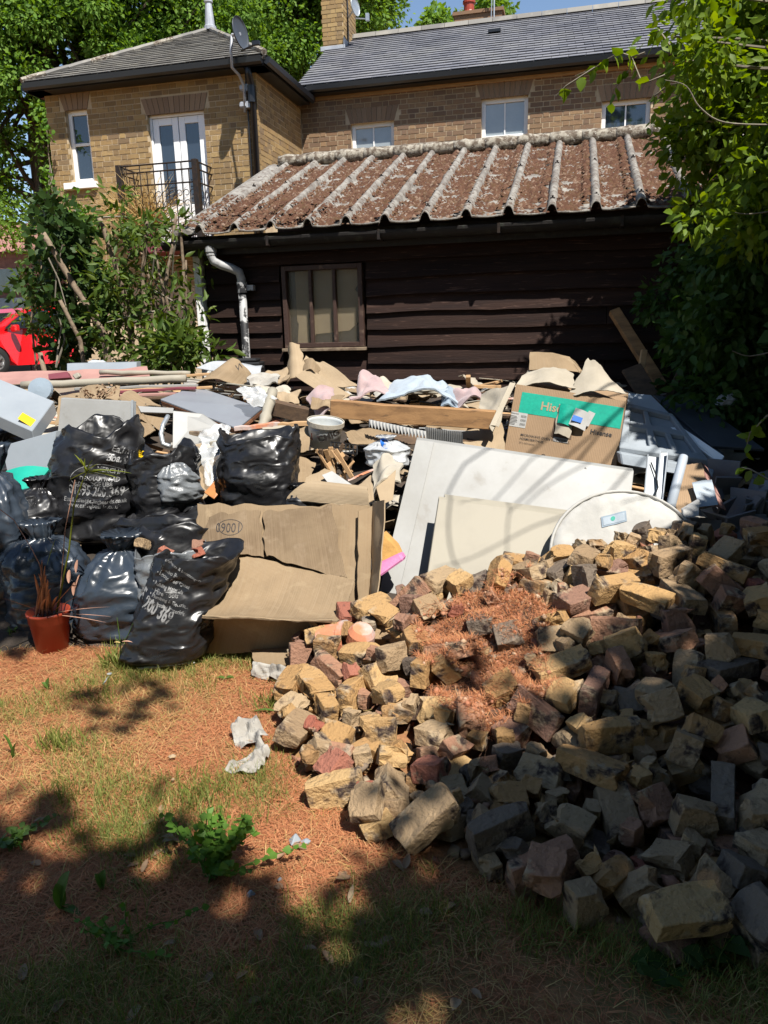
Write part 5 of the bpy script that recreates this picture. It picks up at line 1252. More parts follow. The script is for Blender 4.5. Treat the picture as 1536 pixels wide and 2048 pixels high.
for txt, a, b, hh in (('Ealing', (205, 916), (242, 930), 1.1), ('Board', (199, 932), (236, 942), 1.1), ('MERCHANTS', (180, 954), (254, 968), 1.1), ('DENHAM ROAD', (150, 968), (226, 976), 1.1), ('UXBRIDGE UB8', (140, 980), (214, 984), 1.1), ('01895 200 369', (126, 996), (234, 1006), 1.5)):
    bagtext(b5, bv, txt, a, b, 4.05, h=hh, bold=.02)
bagtext(b5, bv, 'Email: sales@ealingboards.co.uk', (118, 1010), (240, 1020), 4.05, h=1.2); bagtext(b5, bv, 'www.ealingboards.co.uk', (126, 1020), (230, 1030), 4.05, h=1.2)
# oval round the print
ov = []; of = []
for k in range(40):
    a = 2*math.pi*k/40
    for r in (1, .975): ov.append((.165*r*math.cos(a), .085*r*math.sin(a)))
of = [(2*k, (2*k+2) % 80, (2*k+3) % 80, 2*k+1) for k in range(40)]
wrap('print_ring', ov, of, b5, bv, P(192, 972, 4.05), P(240, 977, 4.05)-P(150, 968, 4.05), (0, -.15, 1), K['print'])
bag('rubbish_bag', 'tied blue-black rubbish bag with creases radiating from its middle behind the plant pot', gp(222, 3.72, .0), .40, .34, .56, .2, (.06, .05), 'tied', K['bagb'], 12, BG)
bag('rubbish_bag', 'blue-black rubbish bag with a slack knotted top under the tall printed sack', gp(92, 3.86, .0), .44, .36, .60, .1, (-.03, .06), 'tied', K['bagb'], 14, BG)
bag('rubbish_bag', 'very tall black rubbish bag at the outer end of the bag row', gp(-22, 3.95, .0), .40, .40, 1.0, 0, (.02, .1), 'tied', K['bagb'], 16, BG)
bag('rubbish_bag', 'small taut black bag tucked between the teal tray and the tall printed sack', gp(72, 4.15, .42), .27, .26, .36, 0, (.05, .06), 'tied', K['bag'], 17, BG)
bag('rubble_sack', 'open black sack with grey plastic stuffed in its mouth', gp(350, 4.28, .50), .36, .32, .42, .2, (-.03, .04), 'open', K['bag'], 18, BG, rag=.10)
bag('plastic_liner', 'crumpled grey plastic stuffed into the open black sack mouth', gp(372, 4.18, .62), .2, .16, .28, .4, (-.03, .02), 'tied', K['bagc'], 19, None)
bag('rubble_sack', 'flat black sack lying below the stuffed open sack', gp(330, 4.0, .30), .50, .34, .30, -.1, (0, .05), 'open', K['bag'], 20, BG, rag=.06)
bag('rubble_sack', 'creased black sack wedged behind the printed sack that leans on cardboard', gp(362, 3.86, .02), .42, .3, .55, .1, (.0, .05), 'open', K['bag'], 21, BG, rag=.06)
bag('rubble_sack', 'dusty black sack topped with broken brick behind the leaning printed sack', gp(345, 3.70, .0), .34, .28, .49, .1, (.02, .02), 'open', K['bagc'], 22, BG, rag=.03)
bag('rubble_sack', 'squat shiny black sack in front of the grey laminate panel, level with the cardboard top', gp(527, 4.4, .50), .44, .36, .47, .05, (.02, .06), 'open', K['bag'], 23, BG, rag=.045)
bag('rubbish_bag', 'small crumpled black bag beside the squat shiny sack', gp(600, 4.2, .5), .17, .17, .2, .3, (.03, .03), 'tied', K['bag'], 24, BG)
bag('rubbish_bag', 'black bag behind the pale panels at the outer end of the heap', gp(20, 4.9, .5), .6, .4, .46, 0, (0, .05), 'tied', K['bag'], 25, BG)

# ---------------------------------------------------------------- panels and boards at the left
def T(o, label, cat, group=None): return tag(o, label, cat, group)
# long flat-pack box with a yellow sticker
fpb = empty('flatpack_panel', P(40, 860, 4.9), 0, 'pale grey flat-pack cabinet box with yellow sticker lying at a slant', 'cabinet')
c = [P(-40, 742, 5.15), P(108, 802, 5.05), P(64, 862, 4.72), P(-40, 815, 4.8)]
slab('box_top', c, (0, .02, -.09), K['greyp'], fpb, .004)
sheet('yellow_sticker', [a.lerp(b_, 0)+Vector((0, -.004, .004)) for a, b_ in zip((P(46, 826, 4.83), P(74, 842, 4.83), P(62, 854, 4.76), P(36, 838, 4.76)), [Vector()]*4)], K['sticker'], .001, 4, 4, parent=fpb)
sheet('seam_line', [P(-20, 785, 4.955), P(82, 832, 4.90), P(82, 833.5, 4.895), P(-20, 786.5, 4.95)], K['printg'], .001, 4, 1, parent=fpb)
# pale cabinet panel
cab = empty('cabinet_panel', P(60, 945, 4.55), 0, 'pale laminate cabinet side standing between black bags', 'cabinet')
slab('face', [P(4, 892, 4.6), P(112, 862, 4.55), P(100, 938, 4.5), P(16, 952, 4.55)], (.02, .03, 0), K['greyp'], cab)
slab('side', [P(112, 864, 4.56), P(122, 860, 4.75), P(112, 940, 4.7), P(100, 940, 4.51)], (.004, .01, -.0), K['beige'], cab, .001)
cb2 = empty('white_cabinet', P(190, 950, 4.75), 0, 'white cabinet carcass standing open behind the tall printed sack', 'cabinet')
slab('face', [P(122, 796, 4.85), P(268, 804, 4.8), P(262, 900, 4.7), P(112, 900, 4.75)], (0, .05, .0), K['whitep'], cb2)
slab('edge', [P(110, 875, 4.70), P(131, 875, 4.70), P(131, 960, 4.62), P(116, 960, 4.62)], (0, .04, 0), K['cream'], cb2)
slab('return', [P(262, 800, 4.79), P(268, 806, 4.8), P(268, 870, 4.75), P(262, 866, 4.70)], (.01, .01, 0), K['metal'], cb2, .0005)
T(sheet('plastic_tray', [P(12, 942, 4.45), P(100, 936, 4.5), P(60, 985, 4.3), P(22, 985, 4.3)], K['teal'], .012, 6, 6, bu=.03), 'teal plastic tray edge under the pale cabinet side', 'tray')
T(bag('yellow_container', None, P(284, 950, 4.35), .085, .08, .14, .3, (-.02, 0), 'tied', K['yellow'], 31, None), 'bright yellow crumpled plastic container beside the tall printed sack', 'container')
T(sheet('crisp_packet', [P(272, 938, 4.28), P(293, 940, 4.28), P(284, 960, 4.2), P(264, 974, 4.18)], K['polybag'], .002, 8, 8, wav=.02, wf=14, seed=3), 'crumpled clear and red wrapper under the yellow container', 'wrapper')
# flattened sheets along the back
T(sheet('flattened_carton', [P(-60, 742, 6.5), P(294, 733, 6.3), P(300, 752, 6.05), P(-60, 768, 6.1)], K['pinksheet'], .006, 20, 6, bu=-.02, wav=.015, wf=3, seed=5, mats=[K['pinksheet'], K['cardl']]), 'long faded pinkish carton sheet along the back of the heap', 'carton')
T(slab('laminate_plank', [P(134, 727, 6.55), P(273, 724, 6.5), P(273, 741, 6.45), P(134, 743, 6.5)], (0, .12, 0), K['greyp']), 'narrow pale grey panel standing on the back of the heap before the shrub', 'panel')
T(sheet('plastic_offcut', [P(175, 724, 6.7), P(205, 718, 6.7), P(222, 726, 6.65), P(178, 728, 6.65)], K['polybag'], .003, 6, 4, wav=.02, wf=9), 'crumpled pale plastic offcut behind the narrow grey panel', 'offcut')
T(slab('maroon_carton', [P(96, 748, 5.95), P(134, 743, 5.95), P(140, 755, 5.85), P(97, 758, 5.85)], (0, .05, -.02), K['maroon']), 'small maroon printed carton on the long cream tube', 'carton')
T(slab('rolled_tape', [P(143, 750, 5.9), P(155, 744, 5.9), P(160, 752, 5.85), P(150, 759, 5.85)], (0, .05, -.01), K['cream'], None, .008), 'small cream carton end next to the maroon carton', 'carton')
for (a, b_, r, lab, mm) in (((44, 771, 5.75), (372, 757, 5.75), .030, 'long cream plastic pipe lying across the back of the heap', 'cream'), ((200, 745, 6.15), (380, 747, 6.1), .02, 'thin cream tube end behind the long cream pipe', 'cream')):
    A, B = P(*a), P(*b_); m = MB(); m.tube([A.lerp(B, i/12)+Vector((0, 0, .008*nz((i, 0, r), .5))) for i in range(13)], r, 14); T(m.build('plastic_pipe', K[mm], None, smooth=True), lab, 'pipe')
A = P(84, 781, 5.55); m = MB(); m.lathe([(.001, -.01), (.05, -.01), (.085, .0), (.09, .02), (.085, .04), (.02, .05), (.001, .05)], A, 20, (0, -1, .35)); T(m.build('grille_cap', K['denim'], None), 'round dark blue grille cap under the cream pipe', 'cap')
pl = 0
for (a, b_, wd, mm) in (((175, 786, 5.55), (392, 776, 5.6), .05, 'maroon'), ((150, 778, 5.65), (396, 770, 5.7), .04, 'whitep'), ((196, 792, 5.5), (352, 788, 5.5), .06, 'pinksheet'), ((230, 782, 5.6), (425, 775, 5.7), .045, 'pine'), ((215, 798, 5.42), (335, 796, 5.4), .05, 'dwood'), ((60, 768, 6.0), (190, 764, 6.0), .06, 'bluec'), ((255, 760, 6.0), (420, 748, 6.1), .05, 'pine')):
    T(beam('batten', P(*a), P(*b_), wd, .02, K[mm], wob=.01, seed=pl), {'maroon': 'dull maroon batten in the strip bundle under the cream pipe', 'whitep': 'white trim strip in the bundle under the cream pipe', 'pinksheet': 'faded pink strip at the front of the bundle under the cream pipe', 'pine': 'raw pine batten in the strip bundle by the cream pipe', 'dwood': 'dark wooden batten lowest in the strip bundle', 'bluec': 'pale blue strip below the long faded carton'}[mm], 'batten', 'battens in the strip bundle'); pl += 1
# printed kraft cartons
def carton(c4, label, seed, txt=None, ta=None, tb=None, Yt=5, mm='card', torn=.01, **kw):
    o = sheet('cardboard_piece', c4, K[mm], .005, 14, 12, torn=torn, seed=seed, **kw); T(o, label, 'cardboard', None)
    if txt: bagtext(o, bvh_of(o), txt, ta, tb, Yt, K['printd'], name='print')
    return o
carton([P(118, 792, 5.35), P(240, 770, 5.5), P(238, 812, 5.2), P(110, 850, 5.0)], 'brown carton with printed brand line behind the white cabinet', 41, 'Bathrooms', (112, 798), (150, 794), 5.2, wav=.01)
carton([P(160, 778, 5.45), P(215, 775, 5.5), P(240, 802, 5.3), P(160, 805, 5.25)], 'brown carton flap under the dried weed', 42, None, bu=.03)
carton([P(236, 798, 5.2), P(262, 780, 5.3), P(322, 812, 5.1), P(268, 818, 5.0)], 'tilted brown carton with the word Forte', 43, 'Forte', (286, 806), (306, 811), 5.08, bu=.015)
carton([P(264, 806, 5.0), P(275, 812, 4.95), P(312, 862, 4.8), P(268, 880, 4.75)], 'upright brown carton side next to the white cabinet', 44, None)
carton([P(276, 814, 4.98), P(346, 818, 4.98), P(322, 862, 4.85), P(282, 838, 4.85)], 'brown carton with white top edge and dark print', 45, 'ForteMedia', (304, 826), (332, 830), 4.88)
T(sheet('white_strip', [P(276, 812, 4.95), P(347, 816, 4.95), P(346, 826, 4.9), P(282, 824, 4.9)], K['whitep'], .01, 6, 2), 'white board edge on top of the brown carton by the bent hose', 'strip')
hp = [P(341, 893, 4.55), P(326, 888, 4.55), P(322, 868, 4.58), P(326, 850, 4.62), P(336, 832, 4.7)]; m = MB(); m.tube([hp[0]] + [hp[i].lerp(hp[i+1], t_) for i in range(4) for t_ in (.33, .66, 1)], .014, 10); T(m.build('bent_hose', K['metal'], None, smooth=True), 'curved grey pipe bend between the cartons and the pale board', 'pipe')
# dried seed head poking up
rn = np.random.default_rng(51); b0 = P(192, 812, 5.1); dw = empty('dried_weed', b0, 0, 'dead brown seed head standing up between the cartons', 'plant')
m = MB(); pts = []
for k in range(16):
    e = P(192+rn.uniform(-32, 32), 768+rn.uniform(0, 34), 5.1+rn.uniform(-.1, .1)); pth, rs = limb(b0, e, .004, .0015, k, 5); m.tube(pth, rs, 4, cap=False); pts += [np.array(p_) for p_ in pth[2:]]*3
m.build('stalks', K['dwood'], dw); pts = np.array(pts)+rn.normal(size=(len(pts), 3))*.018
sh_ = scatter('seed_heads', pts, rn.normal(size=(len(pts), 3)), rn.uniform(.015, .03, len(pts)), K['dryleaf'], dw, (DI_V*[1.5, 1, 1], DI_F), 4, .3); sh_['kind'] = 'stuff'
# grey laminate worktop with broken chipboard edge
gl = empty('worktop_panel', P(420, 830, 5.2), 0, 'slate grey laminate panel with torn red chipboard edge lying flat on the heap', 'panel')
c = [P(390, 772, 5.75), P(524, 816, 5.35), P(475, 856, 4.95), P(321, 798, 5.3)]
slab('laminate', c, (0, 0, -.012), K['grey'], gl, .002)
slab('chipboard_core', [q+Vector((0, 0, -.0135)) for q in c], (0, .01, -.030), K['chip'], gl, .004)
T(slab('pale_board', [P(346, 822, 4.85), P(404, 828, 4.9), P(470, 872, 4.8), P(345, 897, 4.7)], (0, .02, 0), K['whitep']), 'broken white ribbed board under the grey laminate panel', 'board')
T(sheet('stretch_film', [P(396, 858, 4.72), P(460, 850, 4.72), P(444, 965, 4.45), P(410, 965, 4.45)], K['film'], .001, 20, 24, wav=.03, wf=16, seed=9, torn=.03), 'clear stretch film hanging in folds over the white ribbed board', 'film')
T(sheet('clear_film', [P(476, 778, 5.3), P(520, 774, 5.35), P(548, 800, 5.2), P(500, 815, 5.1)], K['film'], .001, 18, 16, wav=.05, wf=13, seed=10, torn=.03), 'crumpled clear film behind the grey laminate panel', 'film')
carton([P(398, 935, 4.62), P(478, 885, 4.72), P(470, 960, 4.5), P(404, 1000, 4.4)], 'plain brown card sheet behind the open stuffed sack', 46, None, mm='cardl')
T(slab('veneer_offcut', [P(408, 985, 4.36), P(456, 932, 4.46), P(462, 958, 4.42), P(428, 998, 4.33)], (0, .02, -.01), K['orangewood']), 'orange veneered wood offcut between two black sacks', 'offcut')
# kraft sheet with marker letters
kr = carton([P(448, 728, 6.05), P(502, 748, 5.95), P(482, 775, 5.75), P(372, 782, 5.75)], 'curled kraft card with hand-drawn marker letters', 47, None, bu=.10, mm='card', torn=.012)
bagtext(kr, bvh_of(kr), 'WBf', (468, 751), (494, 742), 5.7, K['printd'], 1.1, 0, 'marker_writing')
T(sheet('pale_plastic_sheet', [P(392, 735, 6.2), P(500, 727, 6.3), P(527, 736, 6.2), P(520, 752, 6.05)], K['polybag'], .004, 12, 8, bu=.04, wav=.02, wf=6), 'pale bluish plastic sheet behind the curled kraft card', 'sheet')
T(sheet('newspaper_pad', [P(366, 765, 5.9), P(432, 762, 5.9), P(428, 778, 5.75), P(372, 782, 5.75)], K['news'], .02, 12, 8, bu=.03, wav=.02, wf=9, torn=.01, seed=4), 'wad of crumpled paper left of the curled kraft card', 'paper')
m = MB(); a = P(488, 724, 6.75); m.b2((a.x-.16, 6.6, a.z-.10), (a.x+.16, 6.9, a.z-.0)); m.b2((a.x-.13, 6.62, a.z), (a.x+.13, 6.88, a.z+.03)); T(m.build('black_tray', K['blackp'], None, bevel=.01), 'black plastic lid at the foot of the downpipe', 'lid')
T(beam('cane', P(372, 757, 5.85), P(530, 776, 5.6), .012, .012, K['cream']), 'thin cream cane crossing in front of the kraft card', 'cane')
for k, (c4, sd, mm) in enumerate((([P(496, 750, 5.9), P(560, 742, 5.95), P(556, 772, 5.75), P(500, 770, 5.75)], 61, 'news'), ([P(505, 768, 5.7), P(575, 770, 5.75), P(580, 792, 5.55), P(520, 788, 5.55)], 62, 'beige'), ([P(540, 775, 5.6), P(600, 778, 5.6), P(596, 806, 5.45), P(548, 800, 5.45)], 63, 'cardl'), ([P(520, 746, 6.1), P(575, 736, 6.2), P(580, 760, 6.0), P(530, 766, 5.95)], 64, 'cardl'))):
    T(sheet('crumpled_card', c4, K[mm], .01, 14, 12, wav=.06, wf=7, torn=.02, seed=sd), ['crumpled printed paper right of the kraft card', 'crumpled beige cloth below the printed paper', 'bent pale card beside the lumpy foam pipe', 'curled pale card at the back before the shed boards'][k], ['paper', 'cloth', 'cardboard', 'cardboard'][k])
# lumpy foam pipe
m = MB(); A, B = P(546, 784, 5.3), P(524, 862, 5.0); m.tube([A.lerp(B, i/10)+Vector((.012*nz((i, 1, 0), .9), 0, .01)) for i in range(11)], [.035+.014*nz((i, 5, 0), .8) for i in range(11)], 12); T(m.build('foam_pipe', K['cream'], None, smooth=True), 'lumpy cream foam-lagged pipe standing by the grey panel', 'pipe')
for k, (a, b_, wd, t_, mm, lab) in enumerate((((468, 858, 4.95), (560, 848, 5.0), .045, .03, 'terra', 'orange-pink broken batten below the grey panel'), ((555, 850, 5.0), (622, 846, 5.0), .05, .03, 'pine', 'short pine batten against the paint bucket'), ((545, 815, 5.4), (672, 842, 5.2), .10, .10, 'dwood', 'dark brown drawer side under the pink sheets'), ((380, 866, 4.8), (470, 872, 4.75), .035, .03, 'barkl', 'grey weathered stick over the white ribbed board'), ((420, 888, 4.65), (520, 872, 4.7), .03, .03, 'cream', 'cream strip leading to the squat shiny sack'))):
    T(beam('batten', P(*a), P(*b_), wd, t_, K[mm], wob=.008, seed=k), lab, 'batten')

# ---------------------------------------------------------------- centre of the heap
cu = empty('torn_carton', P(640, 760, 6), 0, 'torn pale carton flaps standing up under the shed window', 'cardboard')
sheet('upright_flap', [P(578, 694, 6.35), P(600, 690, 6.3), P(612, 755, 6.05), P(572, 768, 6.1)], K['cardl'], .006, 8, 12, torn=.015, seed=71, bu=.05, wav=.02, parent=cu)
sheet('broad_flap', [P(612, 712, 6.35), P(648, 722, 6.3), P(716, 772, 5.95), P(590, 752, 6.05)], K['cardl'], .006, 12, 10, torn=.012, seed=72, bu=-.03, wav=.015, parent=cu)
bf = sheet('lower_flap', [P(590, 752, 6.02), P(618, 735, 6.05), P(700, 790, 5.75), P(672, 806, 5.65)], K['cardl'], .006, 12, 8, torn=.008, seed=73, parent=cu)
sheet('torn_tongue', [P(608, 720, 6.2), P(640, 735, 6.15), P(636, 752, 6.0), P(606, 745, 6.05)], K['card'], .005, 8, 8, torn=.02, seed=74, bu=.05, parent=cu)
bagtext(bf, bvh_of(bf), '5012345 678900', (634, 748), (668, 766), 5.85, K['printd'], 1.2, .01, 'barcode_print')
def cloth(c4, mm, lab, seed, cat='cloth', wav=.05, wf=6, torn=.01, bu=.06, nu=22, nv=16, crease=.03): return T(sheet('rumpled_cloth' if cat == 'cloth' else 'bedding', c4, K[mm], .012, nu, nv, bu=bu, wav=wav, wf=wf, torn=torn, seed=seed, crease=crease), lab, cat)
cloth([P(718, 765, 5.9), P(752, 750, 5.9), P(785, 790, 5.6), P(700, 805, 5.5)], 'pinkc', 'pink rumpled sheet humped right of the torn carton', 81)
cloth([P(612, 790, 5.35), P(668, 780, 5.4), P(672, 830, 5.1), P(640, 842, 5.05)], 'pinkc', 'pink cloth stuffed above the paint bucket', 82)
cloth([P(905, 786, 5.4), P(965, 788, 5.35), P(985, 812, 5.2), P(910, 815, 5.2)], 'pinkc', 'pink cloth end near the microwave box', 83)
cloth([P(780, 776, 5.75), P(900, 776, 5.65), P(925, 812, 5.25), P(755, 806, 5.35)], 'bluec', 'pale blue rumpled bedding behind the timber plank', 84, bu=.09)
cloth([P(885, 786, 5.45), P(918, 786, 5.4), P(916, 815, 5.2), P(882, 814, 5.2)], 'denim', 'grey-blue denim scrap beside the pale blue bedding', 85)
cloth([P(745, 770, 6.0), P(790, 768, 6.0), P(800, 790, 5.8), P(740, 792, 5.8)], 'beige', 'beige carton lining behind the pink sheet', 86)
T(bag('pale_cushion', None, P(850, 790, 5.9), .16, .12, .10, 0, (0, 0), 'tied', K['cream'], 87, None, cat='cushion'), 'small cream lump on the pale blue bedding', 'cushion')
T(sheet('kraft_paper', [P(625, 795, 5.25), P(690, 790, 5.3), P(672, 818, 5.1), P(620, 812, 5.1)], K['card'], .004, 10, 8, wav=.04, wf=9, torn=.015, seed=5), 'crumpled brown paper at the end of the timber plank', 'paper')
m = MB(); rn = random.Random(8)
for k in range(7):
    a = P(790+rn.uniform(0, 40), 778+rn.uniform(0, 8), 5.9); b_ = P(800+rn.uniform(0, 60), 766+rn.uniform(0, 14), 5.9); pth, rs = limb(a, b_, .006, .003, k, 5); m.tube(pth, rs, 4)
tag(m.build('dry_twigs', K['dwood'], None), 'little tangle of dry brown twigs on the bedding', 'twigs')
T(beam('timber_plank', P(664, 818, 4.98), P(990, 840, 4.72), .09, .115, K['wood'], (0, 0, 1), bevel=.004, wob=.012, seed=2), 'thick scorched brown timber plank lying across the middle of the heap', 'plank')
for k, (c4, lab) in enumerate((([P(690, 868, 4.85), P(770, 846, 5.0), P(900, 868, 4.85), P(705, 890, 4.7)], 'grey-brown flattened carton below the timber plank'), ([P(760, 862, 4.9), P(880, 858, 4.9), P(960, 880, 4.75), P(800, 890, 4.7)], 'dark flattened card slid under the folded paper'), ([P(900, 868, 4.85), P(1005, 850, 4.95), P(1010, 905, 4.6), P(940, 900, 4.6)], 'brown card under the plank end by the microwave box'))):
    T(sheet('flattened_card', c4, K[('card', 'dwood', 'cardl')[k]], .006, 14, 8, wav=.03, wf=6, torn=.01, seed=90+k), lab, 'cardboard')
# paint bucket on its side
bk = empty('paint_bucket', P(650, 880, 4.72), 0, 'white paint bucket with black lettering tilted in the heap', 'bucket')
ax = Vector((.12, -.16, .98)); bc = P(648, 892, 4.80)
m = MB(); m.lathe([(.001, 0), (.095, 0), (.11, .13), (.11, .15), (.116, .15), (.116, .165), (.106, .165), (.105, .15), (.09, .01), (.001, .01)], bc, 28, ax); bo = m.build('tub', K['bucket'], bk, smooth=True)
m = MB(); m.lathe([(.114, .145), (.120, .145), (.120, .172), (.114, .172), (.114, .145)], bc, 28, ax); m.build('rim', K['beige'], bk)
bv = bvh_of(bo)
bagtext(bo, bv, 'CMIG', (638, 886), (680, 872), 4.68, K['printd'], 1.0, .035); bagtext(bo, bv, 'Smooth finish', (624, 862), (640, 861), 4.68, K['printb'], 1.0, 0)
wrap('red_flash', [(0, 0), (.05, .03), (.0, .05)], [(0, 1, 2)], bo, bv, P(622, 884, 4.68), (1, 0, 0), (0, -.1, 1), K['pot'])
# zigzag strip and pleated paper
A, B = P(738, 848, 4.78), P(852, 872, 4.62); n = 34; V = []; F = []
for i in range(n+1):
    p = A.lerp(B, i/n); zg = .02 if i % 2 else -.014
    V += [p+Vector((0, -.01*(i % 2), .03)), p+Vector((0, -.035, -.01+zg*.9))]
F = [(2*i, 2*i+1, 2*i+3, 2*i+2) for i in range(n)]; F += [f[::-1] for f in []]
V2_ = [v+Vector((0, .004, 0)) for v in V]; n0 = len(V); V += V2_; F += [tuple(n0+k for k in f[::-1]) for f in F]
T(add('zigzag_strip', V, F, K['paper']), 'white saw-tooth edged strip hanging under the timber plank', 'strip')
V = []; F = []; A, B = P(850, 870, 4.65), P(925, 882, 4.55)
for i in range(41):
    p = A.lerp(B, i/40); V += [p+Vector((0, .03*(i % 2), .05+.006*nz((i, 0, 0), 1.7))), p+Vector((0, -.03+.03*(i % 2), -.05))]
F = [(2*i, 2*i+1, 2*i+3, 2*i+2) for i in range(40)]
T(add('pleated_paper', V, F, K['paper']), 'pleated white paper stack beside the zigzag strip', 'paper')
# black lattice crate
ct = empty('lattice_crate', P(690, 900, 4.55), 0, 'small black plastic lattice crate showing below the paint bucket', 'crate')
A = P(662, 884, 4.6); B = P(714, 890, 4.55); X = B-A; Zv = Vector((0, -.02, -.055))
for k in range(3): beam('crate_rail', A+Zv*k*.5, B+Zv*k*.5, .008, .008, K['blackp'], parent=ct, bevel=0)
for k in range(8): q = A+X*(k/7); beam('crate_bar', q, q+Zv, .006, .006, K['blackp'], (0, 1, 0), parent=ct, bevel=0)
# carrier bag with blue letters
cbg = bag('carrier_bag', None, P(775, 935, 4.45), .24, .16, .19, -.3, (-.02, .02), 'tied', K['polybag'], 95, None); T(cbg, 'translucent white carrier bag with blue letters', 'bag')
bv = bvh_of(cbg); bagtext(cbg, bv, 'te', (778, 882), (800, 884), 4.3, K['printb'], 1, .05); bagtext(cbg, bv, 'e', (764, 906), (780, 902), 4.3, K['printb'], 1, .06)
cloth([P(748, 930, 4.4), P(812, 905, 4.45), P(800, 960, 4.2), P(742, 985, 4.1)], 'beige', 'grey-beige fabric draped beside the white board edge', 96, bu=.05)
T(slab('card_edge', [P(752, 975, 4.1), P(792, 940, 4.2), P(786, 1000, 4.0), P(762, 1010, 3.98)], (.0, .01, 0), K['cardl']), 'pale card offcut standing between fabric and white board', 'cardboard')
rn = random.Random(66)
for k in range(14):
    a = P(640+rn.uniform(0, 65), 905+rn.uniform(0, 42), 4.5+rn.uniform(-.1, .1)); d = Vector((rn.uniform(-.06, .06), rn.uniform(-.04, .04), rn.uniform(.02, .09)))
    T(beam('wood_splinter', a-d, a+d, rn.uniform(.015, .035), .008, K['pine'] if k % 3 else K['dwood'], (.3, 1, .2)), 'splintered wood sliver in the tangle under the black crate', 'splinter', 'wood splinters under the crate')
carton([P(560, 905, 4.6), P(632, 925, 4.55), P(612, 985, 4.35), P(588, 1000, 4.3)], 'brown card wedge between the squat sack and the splinters', 101, None, torn=.02)
carton([P(612, 955, 4.4), P(664, 930, 4.45), P(690, 985, 4.25), P(596, 1000, 4.2)], 'beige card with small printed panel below the splinters', 102, 'HANDLE', (628, 950), (648, 942), 4.33, mm='cardl')
T(sheet('white_card', [P(644, 950, 4.33), P(664, 942, 4.36), P(708, 972, 4.24), P(664, 976, 4.22)], K['paper'], .002, 4, 4), 'clean white card lying on the beige card', 'card')
carton([P(572, 1000, 4.15), P(664, 968, 4.22), P(736, 978, 4.1), P(742, 1015, 3.95)], 'arched beige carton flap rising behind the big torn cardboard', 103, None, bu=.07, mm='cardl')
carton([P(706, 980, 4.15), P(742, 950, 4.22), P(748, 1000, 4.0), P(720, 1012, 3.98)], 'folded pale carton flap beside the arched flap', 104, None, mm='cardl')
carton([P(525, 855, 4.85), P(580, 850, 4.9), P(600, 880, 4.7), P(548, 885, 4.7)], 'white lined card behind the squat shiny sack', 105, None, mm='cardw')
carton([P(580, 862, 4.8), P(622, 850, 4.85), P(618, 900, 4.6), P(600, 905, 4.6)], 'brown card flap left of the paint bucket', 106, None)
T(sheet('white_card', [P(580, 868, 4.72), P(600, 876, 4.7), P(602, 890, 4.62), P(588, 888, 4.62)], K['paper'], .002, 4, 4, bu=.01), 'rounded white card tag beside the squat sack', 'card')

# ---------------------------------------------------------------- big torn cardboard at the front
bc_ = empty('opened_carton', G(560, 1318), 0, 'big torn brown cardboard carton opened out on the ground between sacks and bricks', 'carton')
bp_ = sheet('back_panel', [P(396, 1008, 3.92), P(748, 1012, 3.86), P(724, 1262, 3.55), P(402, 1240, 3.62)], K['card'], .007, 26, 20, mats=[K['card'], K['cardl']], torn=.014, seed=110, wav=.03, wf=3, crease=.012, parent=bc_)
lt = sheet('torn_liner', [P(400, 1040, 3.88), P(522, 1022, 3.87), P(528, 1116, 3.72), P(408, 1108, 3.73)], K['cardg'], .005, 16, 14, torn=.02, seed=111, wav=.012, bu=.03, parent=bc_)
bv = bvh_of(lt); Vt, Ft = text_verts('10060', .055, .0); Vt = [(-v[0], -v[1]) for v in Vt]
wrap('stamp', Vt, Ft, lt, bv, P(486, 1040, 3.85), P(486, 1044, 3.85)-P(440, 1046, 3.85), (0, -.1, 1), K['printd'])
ov = []; 
for k in range(36):
    a = 2*math.pi*k/36
    for r in (1, .94): ov.append((.066*r*math.cos(a), .032*r*math.sin(a)))
wrap('stamp_ring', ov, [(2*k, (2*k+2) % 72, (2*k+3) % 72, 2*k+1) for k in range(36)], lt, bv, P(464, 1047, 3.85), (1, 0, 0), (0, -.1, 1), K['printd'])
sheet('corrugated_liner', [P(526, 1024, 3.855), P(664, 1014, 3.83), P(692, 1160, 3.62), P(530, 1112, 3.69)], K['cardg'], .005, 18, 16, torn=.014, seed=112, wav=.008, bu=.012, parent=bc_)
sheet('folded_side', [P(746, 1006, 3.86), P(768, 1000, 3.66), P(754, 1240, 3.42), P(736, 1262, 3.56)], K['cardl'], .006, 8, 18, torn=.006, seed=113, wav=.015, parent=bc_)
sheet('inner_side', [P(716, 1022, 3.80), P(746, 1012, 3.855), P(738, 1262, 3.535), P(716, 1262, 3.50)], K['card'], .006, 6, 18, torn=.006, seed=114, wav=.012, parent=bc_)
cv_ = sheet('curved_flap', [P(462, 1106, 3.74), P(710, 1160, 3.60), P(668, 1242, 3.20), P(404, 1232, 3.26)], K['card'], .007, 26, 24, mats=[K['card'], K['cardl']], torn=.006, seed=115, bv=-.075, wav=.014, crease=.006, parent=bc_)
sheet('lower_flap', [P(404, 1233, 3.265), P(668, 1243, 3.205), P(640, 1300, 3.42), P(388, 1308, 3.40)], K['card'], .007, 26, 14, torn=.006, seed=116, bv=-.08, wav=.02, wf=3, parent=bc_)
sheet('ground_flap', [P(500, 1300, 3.40), P(648, 1292, 3.38), P(632, 1330, 3.2), P(512, 1330, 3.22)], K['card'], .006, 12, 6, torn=.01, seed=117, parent=bc_)

